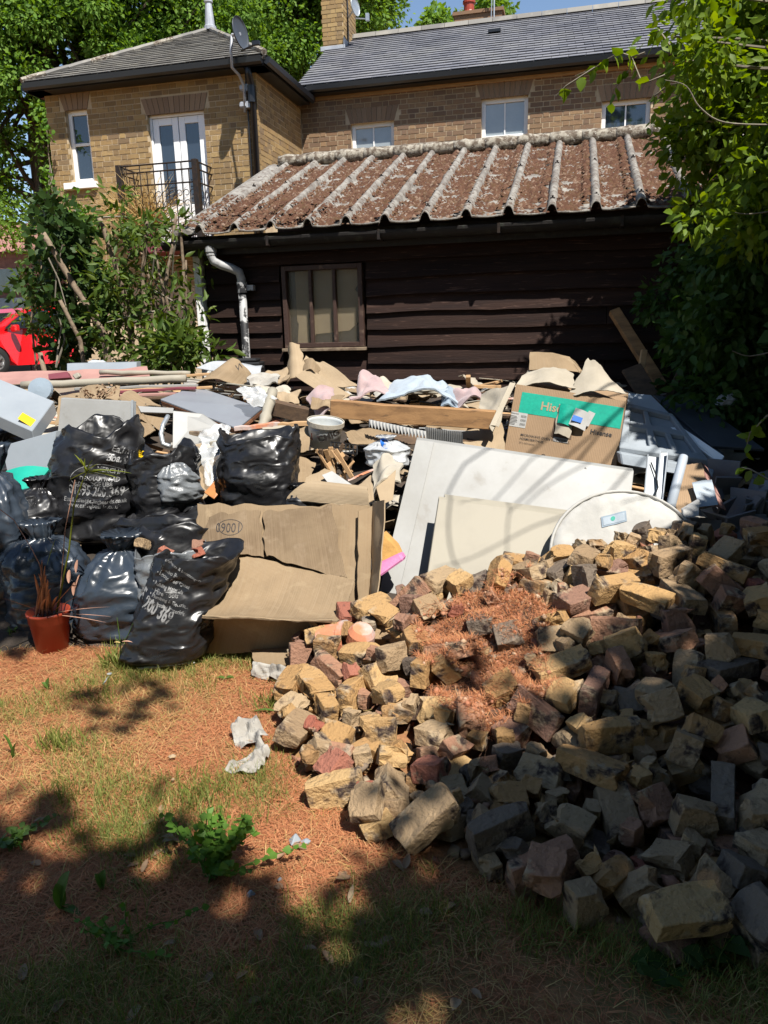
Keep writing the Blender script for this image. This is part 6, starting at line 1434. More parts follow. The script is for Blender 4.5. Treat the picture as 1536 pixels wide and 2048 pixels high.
# ---------------------------------------------------------------- boards, mattress, insulation
wb = empty('white_board', P(900, 1240, 3.8), 0, 'large scuffed white board leaning over the brick heap with twig shadows on it', 'board')
slab('sheet', [P(833, 879, 4.42), P(1268, 942, 4.22), P(1226, 1330, 3.62), P(736, 1275, 3.72)], (.004, .035, .01), K['whitep'], wb, .003)
sheet('upright_batten', [P(833, 880, 4.405), P(868, 884, 4.39), P(778, 1270, 3.69), P(738, 1268, 3.70)], K['whitep'], .012, 4, 8, parent=wb)
cr = empty('cream_board', P(980, 1200, 3.7), 0, 'double cream board panel propped against the large white board', 'board')
slab('rear_panel', [P(890, 994, 4.02), P(1155, 1028, 3.92), P(1130, 1300, 3.52), P(852, 1230, 3.60)], (0, .03, .01), K['cream'], cr, .002)
slab('front_panel', [P(878, 998, 3.97), P(1152, 1034, 3.87), P(1126, 1300, 3.46), P(842, 1236, 3.54)], (0, .028, .01), K['cream'], cr, .002)
for (x, y, Y) in ((1036, 1022, 3.88), (1000, 1007, 3.96), (1085, 938, 4.24), (1175, 945, 4.2), (970, 915, 4.33), (1230, 930, 4.19)):
    tgt = [c for c in (cr if y > 980 else wb).children if c.name.startswith('front_panel' if y > 1012 else 'rear_panel' if y > 980 else 'sheet')][0]
    wrap('nail_hole', [(.006*math.cos(k*.785)*(1+.3*(k % 2)), .006*math.sin(k*.785)) for k in range(8)], [tuple(range(8))], tgt, bvh_of(tgt), P(x, y, Y), (1, 0, 0), (0, -.3, 1), K['blackp'])
# quilted round mattress pad
mt = empty('round_mattress', P(1240, 1180, 3.6), 0, 'white quilted round mattress pad with small blue label behind the bricks', 'mattress')
mc = P(1248, 1112, 3.62); mx = (P(1300, 1118, 3.66)-P(1200, 1118, 3.66)).normalized(); nrm = Vector((-.08, -.84, .54)).normalized(); mx = (mx-nrm*mx.dot(nrm)).normalized(); my = nrm.cross(mx)
V = []; F = []; R_m = .368; rings = [0, .15, .3, .45, .6, .72, .82, .9, .96, 1.0, 1.0, .97]; hts = [.05, .05, .05, .048, .048, .046, .044, .042, .034, .015, -.035, -.06]; sgm = 72
for r, h in zip(rings, hts):
    for k in range(sgm):
        a = 2*math.pi*k/sgm; x, y = r*R_m*math.cos(a), r*R_m*math.sin(a)*.92
        q = .006*abs(math.sin(x*38+y*9))*(r < .93)+.012*nz((x, y, 0), 6)+(.006*math.sin(a*40) if .85 < r < 1 else 0)
        V.append(mc+mx*x+my*y+nrm*(h+q))
for i in range(len(rings)-1):
    for k in range(sgm): F.append((i*sgm+k, i*sgm+(k+1) % sgm, (i+1)*sgm+(k+1) % sgm, (i+1)*sgm+k))
F.append(tuple((len(rings)-1)*sgm+k for k in range(sgm)))
mo = add('pad', V, F, K['mattress'], mt, smooth=True)
m = MB(); m.tube([mc+mx*R_m*1.0*math.cos(2*math.pi*k/72)+my*R_m*.92*math.sin(2*math.pi*k/72)+nrm*.03 for k in range(73)], .008, 6, cap=False); m.build('piping', K['mattress'], mt, smooth=True)
bv = bvh_of(mo); gv = [(i*.01, j*.008) for j in range(8) for i in range(14)]; gf = [(j*14+i, j*14+i+1, (j+1)*14+i+1, (j+1)*14+i) for j in range(7) for i in range(13)]
lab_x = P(1265, 1018, 3.6)-P(1205, 1034, 3.6)
wrap('label', gv, gf, mo, bv, P(1206, 1050, 3.62), lab_x, my, K['denim'], .004); 
gv2 = [(x*.86+.009, y*.7+.008) for x, y in gv]; wrap('label_face', gv2, gf, mo, bv, P(1206, 1050, 3.62), lab_x, my, K['bluec'], .0055)
cv2 = [(.012*math.cos(a)+.06, .012*math.sin(a)+.032) for a in [2*math.pi*k/14 for k in range(14)]]; wrap('label_mark', cv2, [tuple(range(14))], mo, bv, P(1206, 1050, 3.62), lab_x, my, K['teal'], .007)
ins = empty('insulation_piece', P(775, 1150, 3.7), 0, 'yellow insulation slab with pink wrapper edge against the white board', 'insulation')
slab('mineral_wool', [P(764, 1064, 3.80), P(792, 1092, 3.76), P(800, 1110, 3.73), P(757, 1128, 3.72)], (.02, .05, 0), K['insul'], ins, .008)
slab('pink_wrapper', [P(757, 1126, 3.715), P(799, 1106, 3.725), P(808, 1120, 3.70), P(757, 1156, 3.66)], (.02, .05, 0), K['pink'], ins, .01)

# ---------------------------------------------------------------- microwave carton
mw = empty('microwave_box', P(1110, 930, 4.7), 0, 'brown microwave carton with teal brand band and torn white top flaps', 'box')
TL, TR, BR, BL_ = P(1032, 768, 4.86), P(1252, 802, 4.70), P(1224, 990, 4.52), P(1000, 950, 4.68)
dpv = Vector((.14, .36, .04))
fx = sheet('front', [TL, TR, BR, BL_], K['cardb'], .006, 12, 10, wav=.006, wf=3, seed=1, parent=mw)
slab('shell', [q+Vector((.004, .012, 0)) for q in (TL.lerp(TR, .01)-Vector((0, 0, .02)), TR.lerp(TL, .01)-Vector((0, 0, .02)), BR, BL_)], dpv, K['cardb'], mw, .004)
bvf = bvh_of(fx); Xf = (TR-TL); Wf = Xf.length; Xn = Xf.normalized(); Dn = (BL_-TL); Dn = (Dn-Xn*Dn.dot(Xn)); Hf = Dn.length; Yn = -Dn.normalized()
def fpt2(u, v): return TL+Xn*u*Wf-Yn*v*Hf
def rect(name, u0, u1, v0, v1, mm, off, n=14):
    gv = [(i/n*(u1-u0)*Wf, -j/4*(v1-v0)*Hf) for j in range(5) for i in range(n+1)]; gf = [((j+1)*(n+1)+i, (j+1)*(n+1)+i+1, j*(n+1)+i+1, j*(n+1)+i) for j in range(4) for i in range(n)]
    return wrap(name, gv, gf, fx, bvf, fpt2(u0, v0), Xn, Yn, mm, off)
rect('teal_band', .0, .995, .075, .30, K['hteal'], .002)
rect('shipping_label', .0, .16, .30, .46, K['paper'], .002)
def ftxt(txt, u, v, size, mm, bold=.0, off=.004):
    Vt, Ft = text_verts(txt, size, bold); return wrap('lettering', Vt, Ft, fx, bvf, fpt2(u, v), Xn, Yn, mm, off)
ftxt('Hisense', .26, .235, .075, K['cardl'], .02); ftxt('Hisense', .74, .40, .042, K['printd'], .02)
ftxt('MICROWAVE OVEN WITH GRILL', .13, .545, .021, K['printd'], .008); ftxt('H25MOBX7HUK', .13, .585, .021, K['printd'], .008); ftxt('25 L microwave', .13, .625, .015, K['printd'])
ftxt('Hisense', .005, .325, .016, K['printd'])
rs = random.Random(3)
for k in range(7): rect('label_line', .008, .008+rs.uniform(.05, .08), .345+k*.015, .350+k*.015, K['printd'], .0035, 4)
for r in range(3):
    for k in range(12): u = .105+k*.0042; rect('barcode_bar', u, u+.0012+.001*(k % 3 == 0), .325+r*.043, .352+r*.043, K['printd'], .0035, 1)
for v in (.72, .80):
    cvv = []
    for k in range(16):
        a = 2*math.pi*k/16
        for r in (1, .72): cvv.append((.013*r*math.cos(a), .013*r*math.sin(a)))
    wrap('icon', cvv, [(2*k, (2*k+2) % 32, (2*k+3) % 32, 2*k+1) for k in range(16)], fx, bvf, fpt2(.37, v), Xn, Yn, K['printd'], .004); rect('icon_text', .40, .45, v-.008, v+.004, K['printd'], .004, 3)
rect('barcode_label', .43, .56, .50, .545, K['paper'], .003)
for k in range(14): rect('barcode_bar', .44+k*.0078, .443+k*.0078, .508, .536, K['printd'], .0045, 1)
rect('hand_hole', .405, .585, .30, .50, K['dwood'], .002)
sheet('torn_tongue', [fpt2(.42, .14)+Vector((0, -.012, 0)), fpt2(.60, .17)+Vector((0, -.012, 0)), fpt2(.56, .48)+Vector((0, -.025, 0)), fpt2(.42, .46)+Vector((0, -.025, 0))], K['cardw'], .004, 8, 10, torn=.008, bu=.015, seed=7, parent=mw)
sheet('tongue_band', [fpt2(.425, .13)+Vector((0, -.022, 0)), fpt2(.575, .16)+Vector((0, -.022, 0)), fpt2(.55, .36)+Vector((0, -.033, 0)), fpt2(.425, .34)+Vector((0, -.033, 0))], K['hteal'], .002, 8, 8, bu=.018, seed=7, parent=mw)
sheet('address_label', [fpt2(.56, .15)+Vector((0, -.04, 0)), fpt2(.70, .19)+Vector((0, -.025, 0)), fpt2(.68, .38)+Vector((0, -.03, 0)), fpt2(.52, .33)+Vector((0, -.05, 0))], K['paper'], .002, 8, 8, bu=.012, wav=.006, seed=8, parent=mw)
sheet('label_corner', [fpt2(.69, .16)+Vector((0, -.014, 0)), fpt2(.75, .18)+Vector((0, -.014, 0)), fpt2(.71, .33)+Vector((0, -.014, 0)), fpt2(.65, .32)+Vector((0, -.014, 0))], K['paper'], .001, 3, 3, parent=mw)
sheet('blue_mark', [fpt2(.545, .225)+Vector((0, -.058, 0)), fpt2(.635, .245)+Vector((0, -.05, 0)), fpt2(.625, .30)+Vector((0, -.053, 0)), fpt2(.535, .285)+Vector((0, -.062, 0))], K['printb'], .001, 4, 3, parent=mw)
fl1 = sheet('white_flap', [P(1056, 736, 5.08), P(1146, 742, 5.05), P(1152, 775, 4.80), P(1030, 772, 4.88)], K['cardw'], .005, 18, 12, torn=.012, seed=121, wav=.03, wf=6, bu=.02, parent=mw)
fl2 = sheet('curled_flap', [P(1176, 716, 4.98), P(1212, 748, 4.9), P(1256, 790, 4.72), P(1138, 790, 4.78)], K['cardw'], .005, 18, 14, torn=.014, seed=122, wav=.02, wf=6, bu=.04, parent=mw)
sheet('rear_flap', [P(1060, 704, 5.35), P(1140, 714, 5.3), P(1164, 745, 5.2), P(1058, 740, 5.25)], K['card'], .006, 14, 8, torn=.005, seed=123, bu=.02, parent=mw)
sheet('rear_flap_return', [P(1138, 714, 5.3), P(1150, 722, 5.36), P(1172, 752, 5.25), P(1160, 745, 5.19)], K['card'], .006, 6, 6, torn=.005, seed=124, parent=mw)
sheet('left_flap', [P(1030, 766, 4.87), P(1024, 775, 4.86), P(990, 850, 4.62), P(984, 862, 4.60)], K['cardw'], .005, 8, 12, torn=.012, seed=125, bu=.03, parent=mw)
sheet('left_flap_fold', [P(965, 790, 5.1), P(1028, 764, 4.9), P(992, 850, 4.66), P(955, 812, 4.95)], K['cardw'], .005, 12, 12, torn=.012, seed=126, wav=.03, wf=5, parent=mw)

# ---------------------------------------------------------------- right end of the heap
def blocky(label, name, parts, mm, cat, base):
    e = empty(name, base, 0, label, cat)
    for nm, c4, d, m_ in parts: slab(nm, c4, d, K[m_ or mm], e, .004)
    return e
ps = empty('polystyrene_tray', P(1320, 880, 4.7), 0, 'white moulded polystyrene packing tray right of the microwave box', 'packing')
a0, a1, a2, a3 = P(1252, 815, 5.0), P(1345, 838, 4.9), P(1418, 932, 4.45), P(1238, 905, 4.55)
slab('base', [a0, a1, a2, a3], (0, .02, -.05), K['poly'], ps, .006)
def psq(u, v): return (a0.lerp(a1, u)).lerp(a3.lerp(a2, u), v)
for (u0, u1, v0, v1) in ((.0, 1, .88, 1.), (0, .1, 0, .88), (.9, 1, 0, .88), (.35, .45, .1, .88), (.1, .9, .4, .52), (.1, .9, 0, .08), (.62, .70, .52, .88)):
    slab('wall', [psq(u0, v0)+Vector((0, 0, .035)), psq(u1, v0)+Vector((0, 0, .035)), psq(u1, v1)+Vector((0, 0, .035)), psq(u0, v1)+Vector((0, 0, .035))], (0, .004, -.034), K['poly'], ps, .005)
T(slab('foam_block', [P(1240, 905, 4.5), P(1430, 940, 4.3), P(1425, 962, 4.25), P(1244, 930, 4.45)], (0, .08, 0), K['poly'], None, .008), 'long grey-white foam block under the packing tray', 'packing')
T(slab('white_trim', [P(1308, 832, 4.95), P(1326, 828, 4.98), P(1450, 912, 4.45), P(1440, 926, 4.42)], (0, .03, -.02), K['upvc'], None, .004), 'long white door trim slanting down beside the dark panels', 'trim')
T(slab('pale_blue_board', [P(1256, 786, 5.15), P(1302, 790, 5.1), P(1350, 838, 4.9), P(1250, 830, 4.95)], (0, .02, -.01), K['bluec']), 'pale blue board standing behind the packing tray', 'board')
T(slab('dark_panel', [P(1306, 790, 5.25), P(1392, 800, 5.2), P(1530, 898, 4.55), P(1425, 892, 4.6)], (0, .01, -.018), K['dgrey']), 'large dark slate-grey cabinet door lying on top of its pair', 'panel')
T(slab('dark_panel', [P(1290, 806, 5.2), P(1330, 806, 5.2), P(1448, 908, 4.55), P(1420, 906, 4.55)], (0, .01, -.018), K['dgrey']), 'dark cabinet door edge showing under the large slate-grey door', 'panel')
T(bag('carrier_bag', None, P(1452, 812, 5.1), .16, .12, .12, .4, (0, 0), 'tied', K['polybag'], 131, None), 'small white plastic bag beyond the slate-grey doors', 'bag')
for k, (a, b_, wd, t_, mm, lab) in enumerate((((1228, 622, 6.7), (1322, 772, 6.2), .09, .06, 'wood', 'long brown timber beam leaning on the dark shed wall'), ((1262, 735, 6.1), (1302, 800, 5.9), .16, .03, 'dwood', 'dark board propped below the leaning timber beam'), ((1288, 700, 6.15), (1282, 742, 6.1), .045, .04, 'pine', 'short pine block end beside the leaning beam'), ((1368, 728, 6.2), (1334, 800, 6.0), .05, .03, 'dwood', 'thin brown stick leaning the other way by the hedge'))):
    T(beam('timber', P(*a), P(*b_), wd, t_, K[mm], (0, -1, .3), wob=.004, seed=k), lab, 'timber')
ch_ = empty('metal_channel', P(1310, 1000, 3.95), 0, 'pair of steel track channels standing behind the round mattress pad', 'metal track')
slab('channel_web', [P(1296, 912, 4.2), P(1320, 915, 4.2), P(1312, 1010, 3.95), P(1288, 1008, 3.95)], (0, .02, 0), K['metal'], ch_)
slab('channel_web', [P(1322, 905, 4.22), P(1336, 905, 4.22), P(1322, 1020, 3.92), P(1310, 1020, 3.92)], (0, .02, 0), K['metal'], ch_)
for (x, y, x2, y2) in ((1296, 912, 1288, 1008), (1321, 905, 1310, 1018), (1336, 905, 1323, 1020)): beam('flange', P(x, y, 4.19), P(x2, y2, 3.93), .006, .03, K['metal'], parent=ch_, bevel=0)
m = MB(); pts_ = [P(1302, 925, 4.15), P(1312, 950, 4.08), P(1316, 975, 4.0), P(1310, 990, 3.95), P(1300, 994, 3.93)]; m.tube(pts_, .004, 5); m.build('cable', K['blackp'], ch_)
m = MB(); m.tube([P(1368, 912, 4.15), P(1366, 918, 4.14), P(1341, 1014, 3.86)], [.022, .026, .026], 14); T(m.build('grey_pole', K['plasticgrey'], None, smooth=True), 'smooth grey plastic pole leaning beside the steel channels', 'pole')
carton([P(1352, 934, 4.1), P(1402, 925, 4.1), P(1432, 1010, 3.85), P(1352, 1030, 3.8)], 'shaded brown carton behind the grey pole', 141, 'FRAGILE', (1356, 1012), (1362, 985), 3.85, mm='cardb')
carton([P(1402, 924, 4.12), P(1415, 935, 4.2), P(1452, 1020, 3.9), P(1432, 1012, 3.86)], 'reddish brown carton side turned away behind the brown carton', 142, None, mm='pinksheet')
T(sheet('blue_paper', [P(1384, 965, 3.93), P(1424, 958, 3.94), P(1436, 1010, 3.80), P(1398, 1014, 3.79)], K['bluec'], .002, 10, 10, wav=.006, wf=14), 'pale blue crumpled paper sheet on the brown carton', 'paper')
T(slab('printed_packet', [P(1366, 1020, 3.75), P(1400, 1000, 3.78), P(1398, 1032, 3.70), P(1368, 1036, 3.70)], (0, .03, 0), K['paper']), 'white and blue printed packet at the foot of the brown carton', 'packet')
rn = random.Random(17)
for k in range(26):
    px, py = rn.uniform(1405, 1560), rn.uniform(945, 1100); c = P(px, py, 3.75+(1100-py)*.004); s_ = rn.uniform(.06, .13)
    q = Matrix.Rotation(rn.uniform(0, 6.3), 3, 'Z') @ Matrix.Rotation(rn.uniform(-.9, .9), 3, 'X')
    pts = [c+q @ Vector(v)*s_ for v in ((-1, .1, .8), (.9, .0, .7), (.7, 0, -.6), (-.8, 0, -.9))]
    T(slab('broken_slate', pts, q @ Vector((0, .014, 0)), K['slate'], None, .001), 'broken slate fragment in the dark corner behind the bricks', 'slate', 'broken slates in the dark corner')

# ---------------------------------------------------------------- loose litter over the heap so no core shows
rn = random.Random(29); n = 0; kinds = [('cardw', 'scrap of whitish card lying in the rubbish heap', 'cardboard scrap'), ('cardl', 'scrap of pale cardboard lying in the rubbish heap', 'cardboard scrap'), ('card', 'scrap of brown cardboard lying in the rubbish heap', 'cardboard scrap'), ('cardl', 'scrap of pale cardboard lying in the rubbish heap', 'cardboard scrap'), ('news', 'scrap of printed paper in the rubbish heap', 'paper scrap'), ('paper', 'scrap of white paper in the rubbish heap', 'paper scrap'), ('dwood', 'dark wood offcut in the rubbish heap', 'wood offcut'), ('pine', 'pine offcut in the rubbish heap', 'wood offcut'), ('beige', 'scrap of beige lining in the rubbish heap', 'cloth scrap')]
for k in range(380):
    x, y = rn.uniform(-3.6, 2.6), rn.uniform(4.1, 6.95); mm, lab, cat = rn.choice(kinds); z = heap_h(x, y)+rn.uniform(.015, .09)
    q = Matrix.Rotation(rn.uniform(0, 6.3), 3, 'Z') @ Matrix.Rotation(rn.gauss(0, .28), 3, 'X') @ Matrix.Rotation(rn.gauss(0, .28), 3, 'Y'); c = Vector((x, y, z))
    if mm in ('dwood', 'pine'):
        L = rn.uniform(.1, .32); d = q @ Vector((L, 0, 0)); o = beam('wood_offcut', c-d, c+d, rn.uniform(.03, .09), rn.uniform(.012, .03), K[mm], q @ Vector((0, 0, 1)))
    else:
        a, b_ = rn.uniform(.07, .2), rn.uniform(.06, .16); pts = [c+q @ Vector(v) for v in ((-a, b_, 0), (a, b_*rn.uniform(.6, 1), 0), (a*rn.uniform(.7, 1), -b_, 0), (-a, -b_, 0))]
        o = sheet(cat.replace(' ', '_'), pts, K[mm], .004, 9, 9, wav=rn.choice((.02, .05, .08)), wf=rn.uniform(6, 11), torn=.018, seed=k, bu=rn.uniform(-.02, .04))
    lab = lab.replace('in the rubbish heap', 'at the back of the rubbish heap below the shed' if y > 6 else 'in the rubbish behind the black sacks' if x < -.9 else 'in the rubbish behind the white board' if x > .3 else 'in the middle of the rubbish heap').replace('lying at', 'at').replace('lying in', 'in')
    T(o, lab, cat, {'cardboard scrap': 'cardboard scraps', 'paper scrap': 'paper scraps', 'wood offcut': 'wood offcuts', 'cloth scrap': 'cloth scraps'}[cat]+' strewn over the heap')

for k in range(70):
    x, y = rn.uniform(-3.2, 2.4), rn.uniform(4.3, 6.9); z = heap_h(x, y)+rn.uniform(.03, .12); a = rn.gauss(0, .7); L = rn.uniform(.12, .55); d = Vector((math.cos(a)*L, math.sin(a)*L*.5, rn.gauss(0, .12)*L)); c = Vector((x, y, z)); mm = rn.choice(('cream', 'pine', 'dwood', 'whitep', 'barkl', 'terra'))
    nm = {'cream': 'cream plastic strip', 'pine': 'thin pine lath', 'dwood': 'dark splintered lath', 'whitep': 'white trim strip', 'barkl': 'grey weathered lath', 'terra': 'reddish painted lath'}[mm]; wh = 'sticking out below the shed' if y > 6 else 'among the rubbish behind the black sacks' if x < -.9 else 'among the rubbish behind the white board' if x > .3 else 'in the middle of the rubbish'
    T(beam('thin_strip', c-d, c+d, rn.uniform(.012, .035), rn.uniform(.006, .014), K[mm], (rn.gauss(0, .3), rn.gauss(0, .3), 1), wob=.012, seed=k), nm+' '+wh, 'strip', nm+'s strewn over the heap')
for k in range(9):
    x, y = rn.uniform(-2.6, 1.6), rn.uniform(4.4, 6.2); pts = []
    for i in range(6): pts.append(Vector((x+.12*i*rn.choice((1, 1, -.3)), y+rn.gauss(0, .07), 0))); pts[-1].z = heap_h(pts[-1].x, pts[-1].y)+rn.uniform(.05, .14)
    m = MB(); m.tube(smooth_path(pts), .005, 5); T(m.build('loose_cable', K[rn.choice(('blackp', 'cream', 'plasticgrey'))], None, smooth=True), 'loose bit of cable trailing over the rubbish', 'cable', 'loose cables on the heap')
# ---------------------------------------------------------------- brick rubble heap
NEED = [(825, 1255), (930, 1188), (1060, 1162), (1110, 1240), (1085, 1300), (1110, 1410), (985, 1475), (880, 1450), (830, 1345)]     # needle-covered crown of the heap
def core_h(x, y):
    h = pile_h(x, y)
    if h <= .02: return 0.
    px, py = proj((x, y, h)); f = inpoly(px, py, NEED)
    return max(0., h-(.015 if f else .13))+.02*nz((x, y, 3), 7)
hmesh('rubble_mound', core_h, -.6, 3.0, 1.3, 3.9, .04, K['soil'])
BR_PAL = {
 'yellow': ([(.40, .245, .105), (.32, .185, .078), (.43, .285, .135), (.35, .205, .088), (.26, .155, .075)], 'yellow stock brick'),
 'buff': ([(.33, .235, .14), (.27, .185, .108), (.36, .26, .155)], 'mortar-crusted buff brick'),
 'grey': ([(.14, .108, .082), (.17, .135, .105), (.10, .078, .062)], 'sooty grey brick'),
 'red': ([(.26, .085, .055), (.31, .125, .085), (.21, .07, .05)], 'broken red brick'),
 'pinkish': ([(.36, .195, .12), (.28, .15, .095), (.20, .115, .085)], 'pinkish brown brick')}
BRM = {}
for k, (pal, nm) in BR_PAL.items():
    BRM[k] = mat('rubble_'+k, pal[0], .92, ramp=pal, col2=(.36, .275, .18) if k != 'grey' else (.22, .17, .125), scale=10, mix=(.55, .63), col3=(.05, .034, .03), scale3=11, mix3=(.53, .63), bump=1., bscale=50, bdist=.016, spec=.2)
def brick_mesh(sx, sy, sz, seed, chip):
    """a worn brick: gridded block, knocked corners, one ragged end when broken"""
    rn = random.Random(seed); nx_, ny_, nz__ = 5, 3, 2; bm = bmesh.new()
    bmesh.ops.create_cube(bm, size=1)
    bmesh.ops.subdivide_edges(bm, edges=list(bm.edges), cuts=3, use_grid_fill=True)
    corners = [Vector((a, b_, c)) for a in (-.5, .5) for b_ in (-.5, .5) for c in (-.5, .5)]
    kn = {i: rn.uniform(.0, .22)*(rn.random() < .45) for i in range(8)}
    for v in bm.verts:
        p = v.co.copy()
        for i, c in enumerate(corners):
            d = (p-c).length
            if d < .42 and kn[i]: p -= c*kn[i]*(1-d/.42)
        if chip and p.x > .12:
            p.x += chip*(-.24+.55*nz((p.y*1.7, p.z*1.7, seed), 1.1, seed)); p.y *= 1-.12*chip*abs(nz((p.z, 1, seed), 2))
        q = Vector((p.x*sx, p.y*sy, p.z*sz)); q += Vector((nz(q, 16, seed), nz(q, 16, seed+1), nz(q, 16, seed+2)))*.0045+Vector((nz(q, 40, seed), nz(q, 40, seed+1), nz(q, 40, seed+2)))*(.007 if chip and p.x > .1 else .0025)
        v.co = q
    edge = [e for e in bm.edges if len(e.link_faces) == 2 and e.calc_face_angle(0) > .9]
    bmesh.ops.bevel(bm, geom=edge, offset=.0022, segments=1, affect='EDGES', clamp_overlap=True)
    for v in bm.verts:
        for a, s_ in enumerate((sx, sy, sz)): v.co[a] = max(-s_*.56-.004, min(s_*.56+.004, v.co[a]))
    me = bpy.data.meshes.new('rubble_brick'); bm.to_mesh(me); bm.free(); return me
shapes = []
for k in range(9): shapes.append((brick_mesh(.20+.005*(k % 5), .104, .066, k, .08*(k % 3)), (.20+.005*(k % 5), .104, .066), 'whole'))
for k in range(11): L = .10+.014*(k % 5); shapes.append((brick_mesh(L, .102, .066, 30+k, .55), (L*.95, .102, .066), 'half'))
for k in range(9): L = .055+.006*(k % 4); shapes.append((brick_mesh(L, .065, .05, 60+k, .9), (L*.9, .065, .05), 'chunk'))
GS = .02; gx0, gy0 = -.7, 1.2; NX, NY = 185, 145
H = np.zeros((NY, NX)); TG = np.zeros((NY, NX)); NE = np.zeros((NY, NX), bool)
for j in range(NY):
    for i in range(NX):
        x, y = gx0+i*GS, gy0+j*GS; TG[j, i] = pile_h(x, y); H[j, i] = max(core_h(x, y), 0)+gz(x, y); px, py = proj((x, y, TG[j, i])); NE[j, i] = inpoly(px, py, NEED)
XX, YY = np.meshgrid(gx0+np.arange(NX)*GS, gy0+np.arange(NY)*GS)
def settle(sz, R, x, y):
    """height at which a turned box first touches what lies below; returns z, top and bottom patch"""
    rr = math.sqrt(sz[0]**2+sz[1]**2+sz[2]**2)/2; i0 = max(0, int((x-rr-gx0)/GS)); i1 = min(NX, int((x+rr-gx0)/GS)+2); j0 = max(0, int((y-rr-gy0)/GS)); j1 = min(NY, int((y+rr-gy0)/GS)+2)
    if i1-i0 < 2 or j1-j0 < 2: return None
    dx = XX[j0:j1, i0:i1]-x; dy = YY[j0:j1, i0:i1]-y; Rt = np.array(R.transposed()); lo = np.full(dx.shape, -9.); hi = np.full(dx.shape, 9.)
    for a in range(3):
        base = Rt[a, 0]*dx+Rt[a, 1]*dy; c = Rt[a, 2]; h = sz[a]/2
        if abs(c) < 1e-5: bad = np.abs(base) > h; lo[bad] = 9; continue
        z1, z2 = (-h-base)/c, (h-base)/c; lo = np.maximum(lo, np.minimum(z1, z2)); hi = np.minimum(hi, np.maximum(z1, z2))
    mk = hi > lo
    if mk.sum() < 3: return None
    Hs = H[j0:j1, i0:i1]; z = (Hs-lo)[mk].max(); gap = ((z+lo)-Hs)[mk]
    return z, gap.mean(), (j0, j1, i0, i1, mk, hi)
rn = random.Random(5); placed = []
MAXB = 520
for it in range(9000):
    if len(placed) >= MAXB: break
    x, y = rn.uniform(-.42, 1.75), rn.uniform(1.45, 3.55)
    i, j = int((x-gx0)/GS), int((y-gy0)/GS)
    if not (0 <= i < NX and 0 <= j < NY): continue
    if x > y*.62+.10: continue                       # out of the view
    tg = TG[j, i]; edge = tg <= .01
    if edge: continue
    lim = tg+.05
    if H[j, i]-gz(x, y) > lim-.03: continue
    if NE[j, i] and rn.random() > .035: continue
    w_ = rn.random(); me, sz, kind = shapes[rn.randrange(0, 9)] if w_ < .42 else shapes[rn.randrange(9, 20)] if w_ < .84 else shapes[rn.randrange(20, 29)]
    best = None
    for tr_ in range(7):
        pit = rn.choice((0, 0, 1, 2)); R = Matrix.Rotation(rn.uniform(0, 6.283), 3, 'Z') @ Matrix.Rotation(rn.gauss(0, .42)-.22*(tr_ % 2), 3, 'X') @ Matrix.Rotation(rn.gauss(0, .38), 3, 'Y')
        if pit == 1: R = R @ Matrix.Rotation(math.pi/2, 3, 'X')
        s_ = settle(sz, R, x, y)
        if s_ is None: continue
        score = s_[1]+.25*max(0, s_[0]-lim)
        if best is None or score < best[0]: best = (score, s_, R)
    if best is None or best[1][0]-gz(x, y) > lim+.03 or best[0] > .075: continue
    z, gap, (j0, j1, i0, i1, mk, hi) = best[1]; z -= min(.02, gap*.45)
    Hs = H[j0:j1, i0:i1]; Hs[mk] = np.maximum(Hs[mk], (z+hi)[mk]-.006)
    placed.append((x, y, z, best[2], me, kind))
print('bricks', len(placed))
def shown(b):
    x, y, z, R, me, kind = b; i, j = int((x-gx0)/GS), int((y-gy0)/GS); over = H[j, i]-z
    return -((.21, .12, .07)[('whole', 'half', 'chunk').index(kind)]/(Vector((x, y, z))-EYE).length*(1 if over < .06 else .35))
placed.sort(key=shown); rest = placed[300:]; placed = placed[:300]
if rest:
    q = MB(); rr_ = random.Random(9)
    for (x, y, z, R, me, kind) in rest: q.add([R @ v.co+Vector((x, y, z)) for v in me.vertices], [tuple(p.vertices) for p in me.polygons], rr_.random())
    tag(q.build('deeper_bricks', mat('deep_rubble', (.3, .2, .1), .92, ramp=BR_PAL['yellow'][0]+BR_PAL['buff'][0]+BR_PAL['pinkish'][0]+BR_PAL['grey'][0], col2=(.34, .28, .2), scale=9, mix=(.52, .66), col3=(.06, .043, .034), scale3=8, mix3=(.53, .66), bump=1., bscale=50, bdist=.014, spec=.2), None, attr=True), 'smaller half-buried bricks and bats in the gaps of the heap', 'rubble', kind='stuff')
rn = random.Random(6)
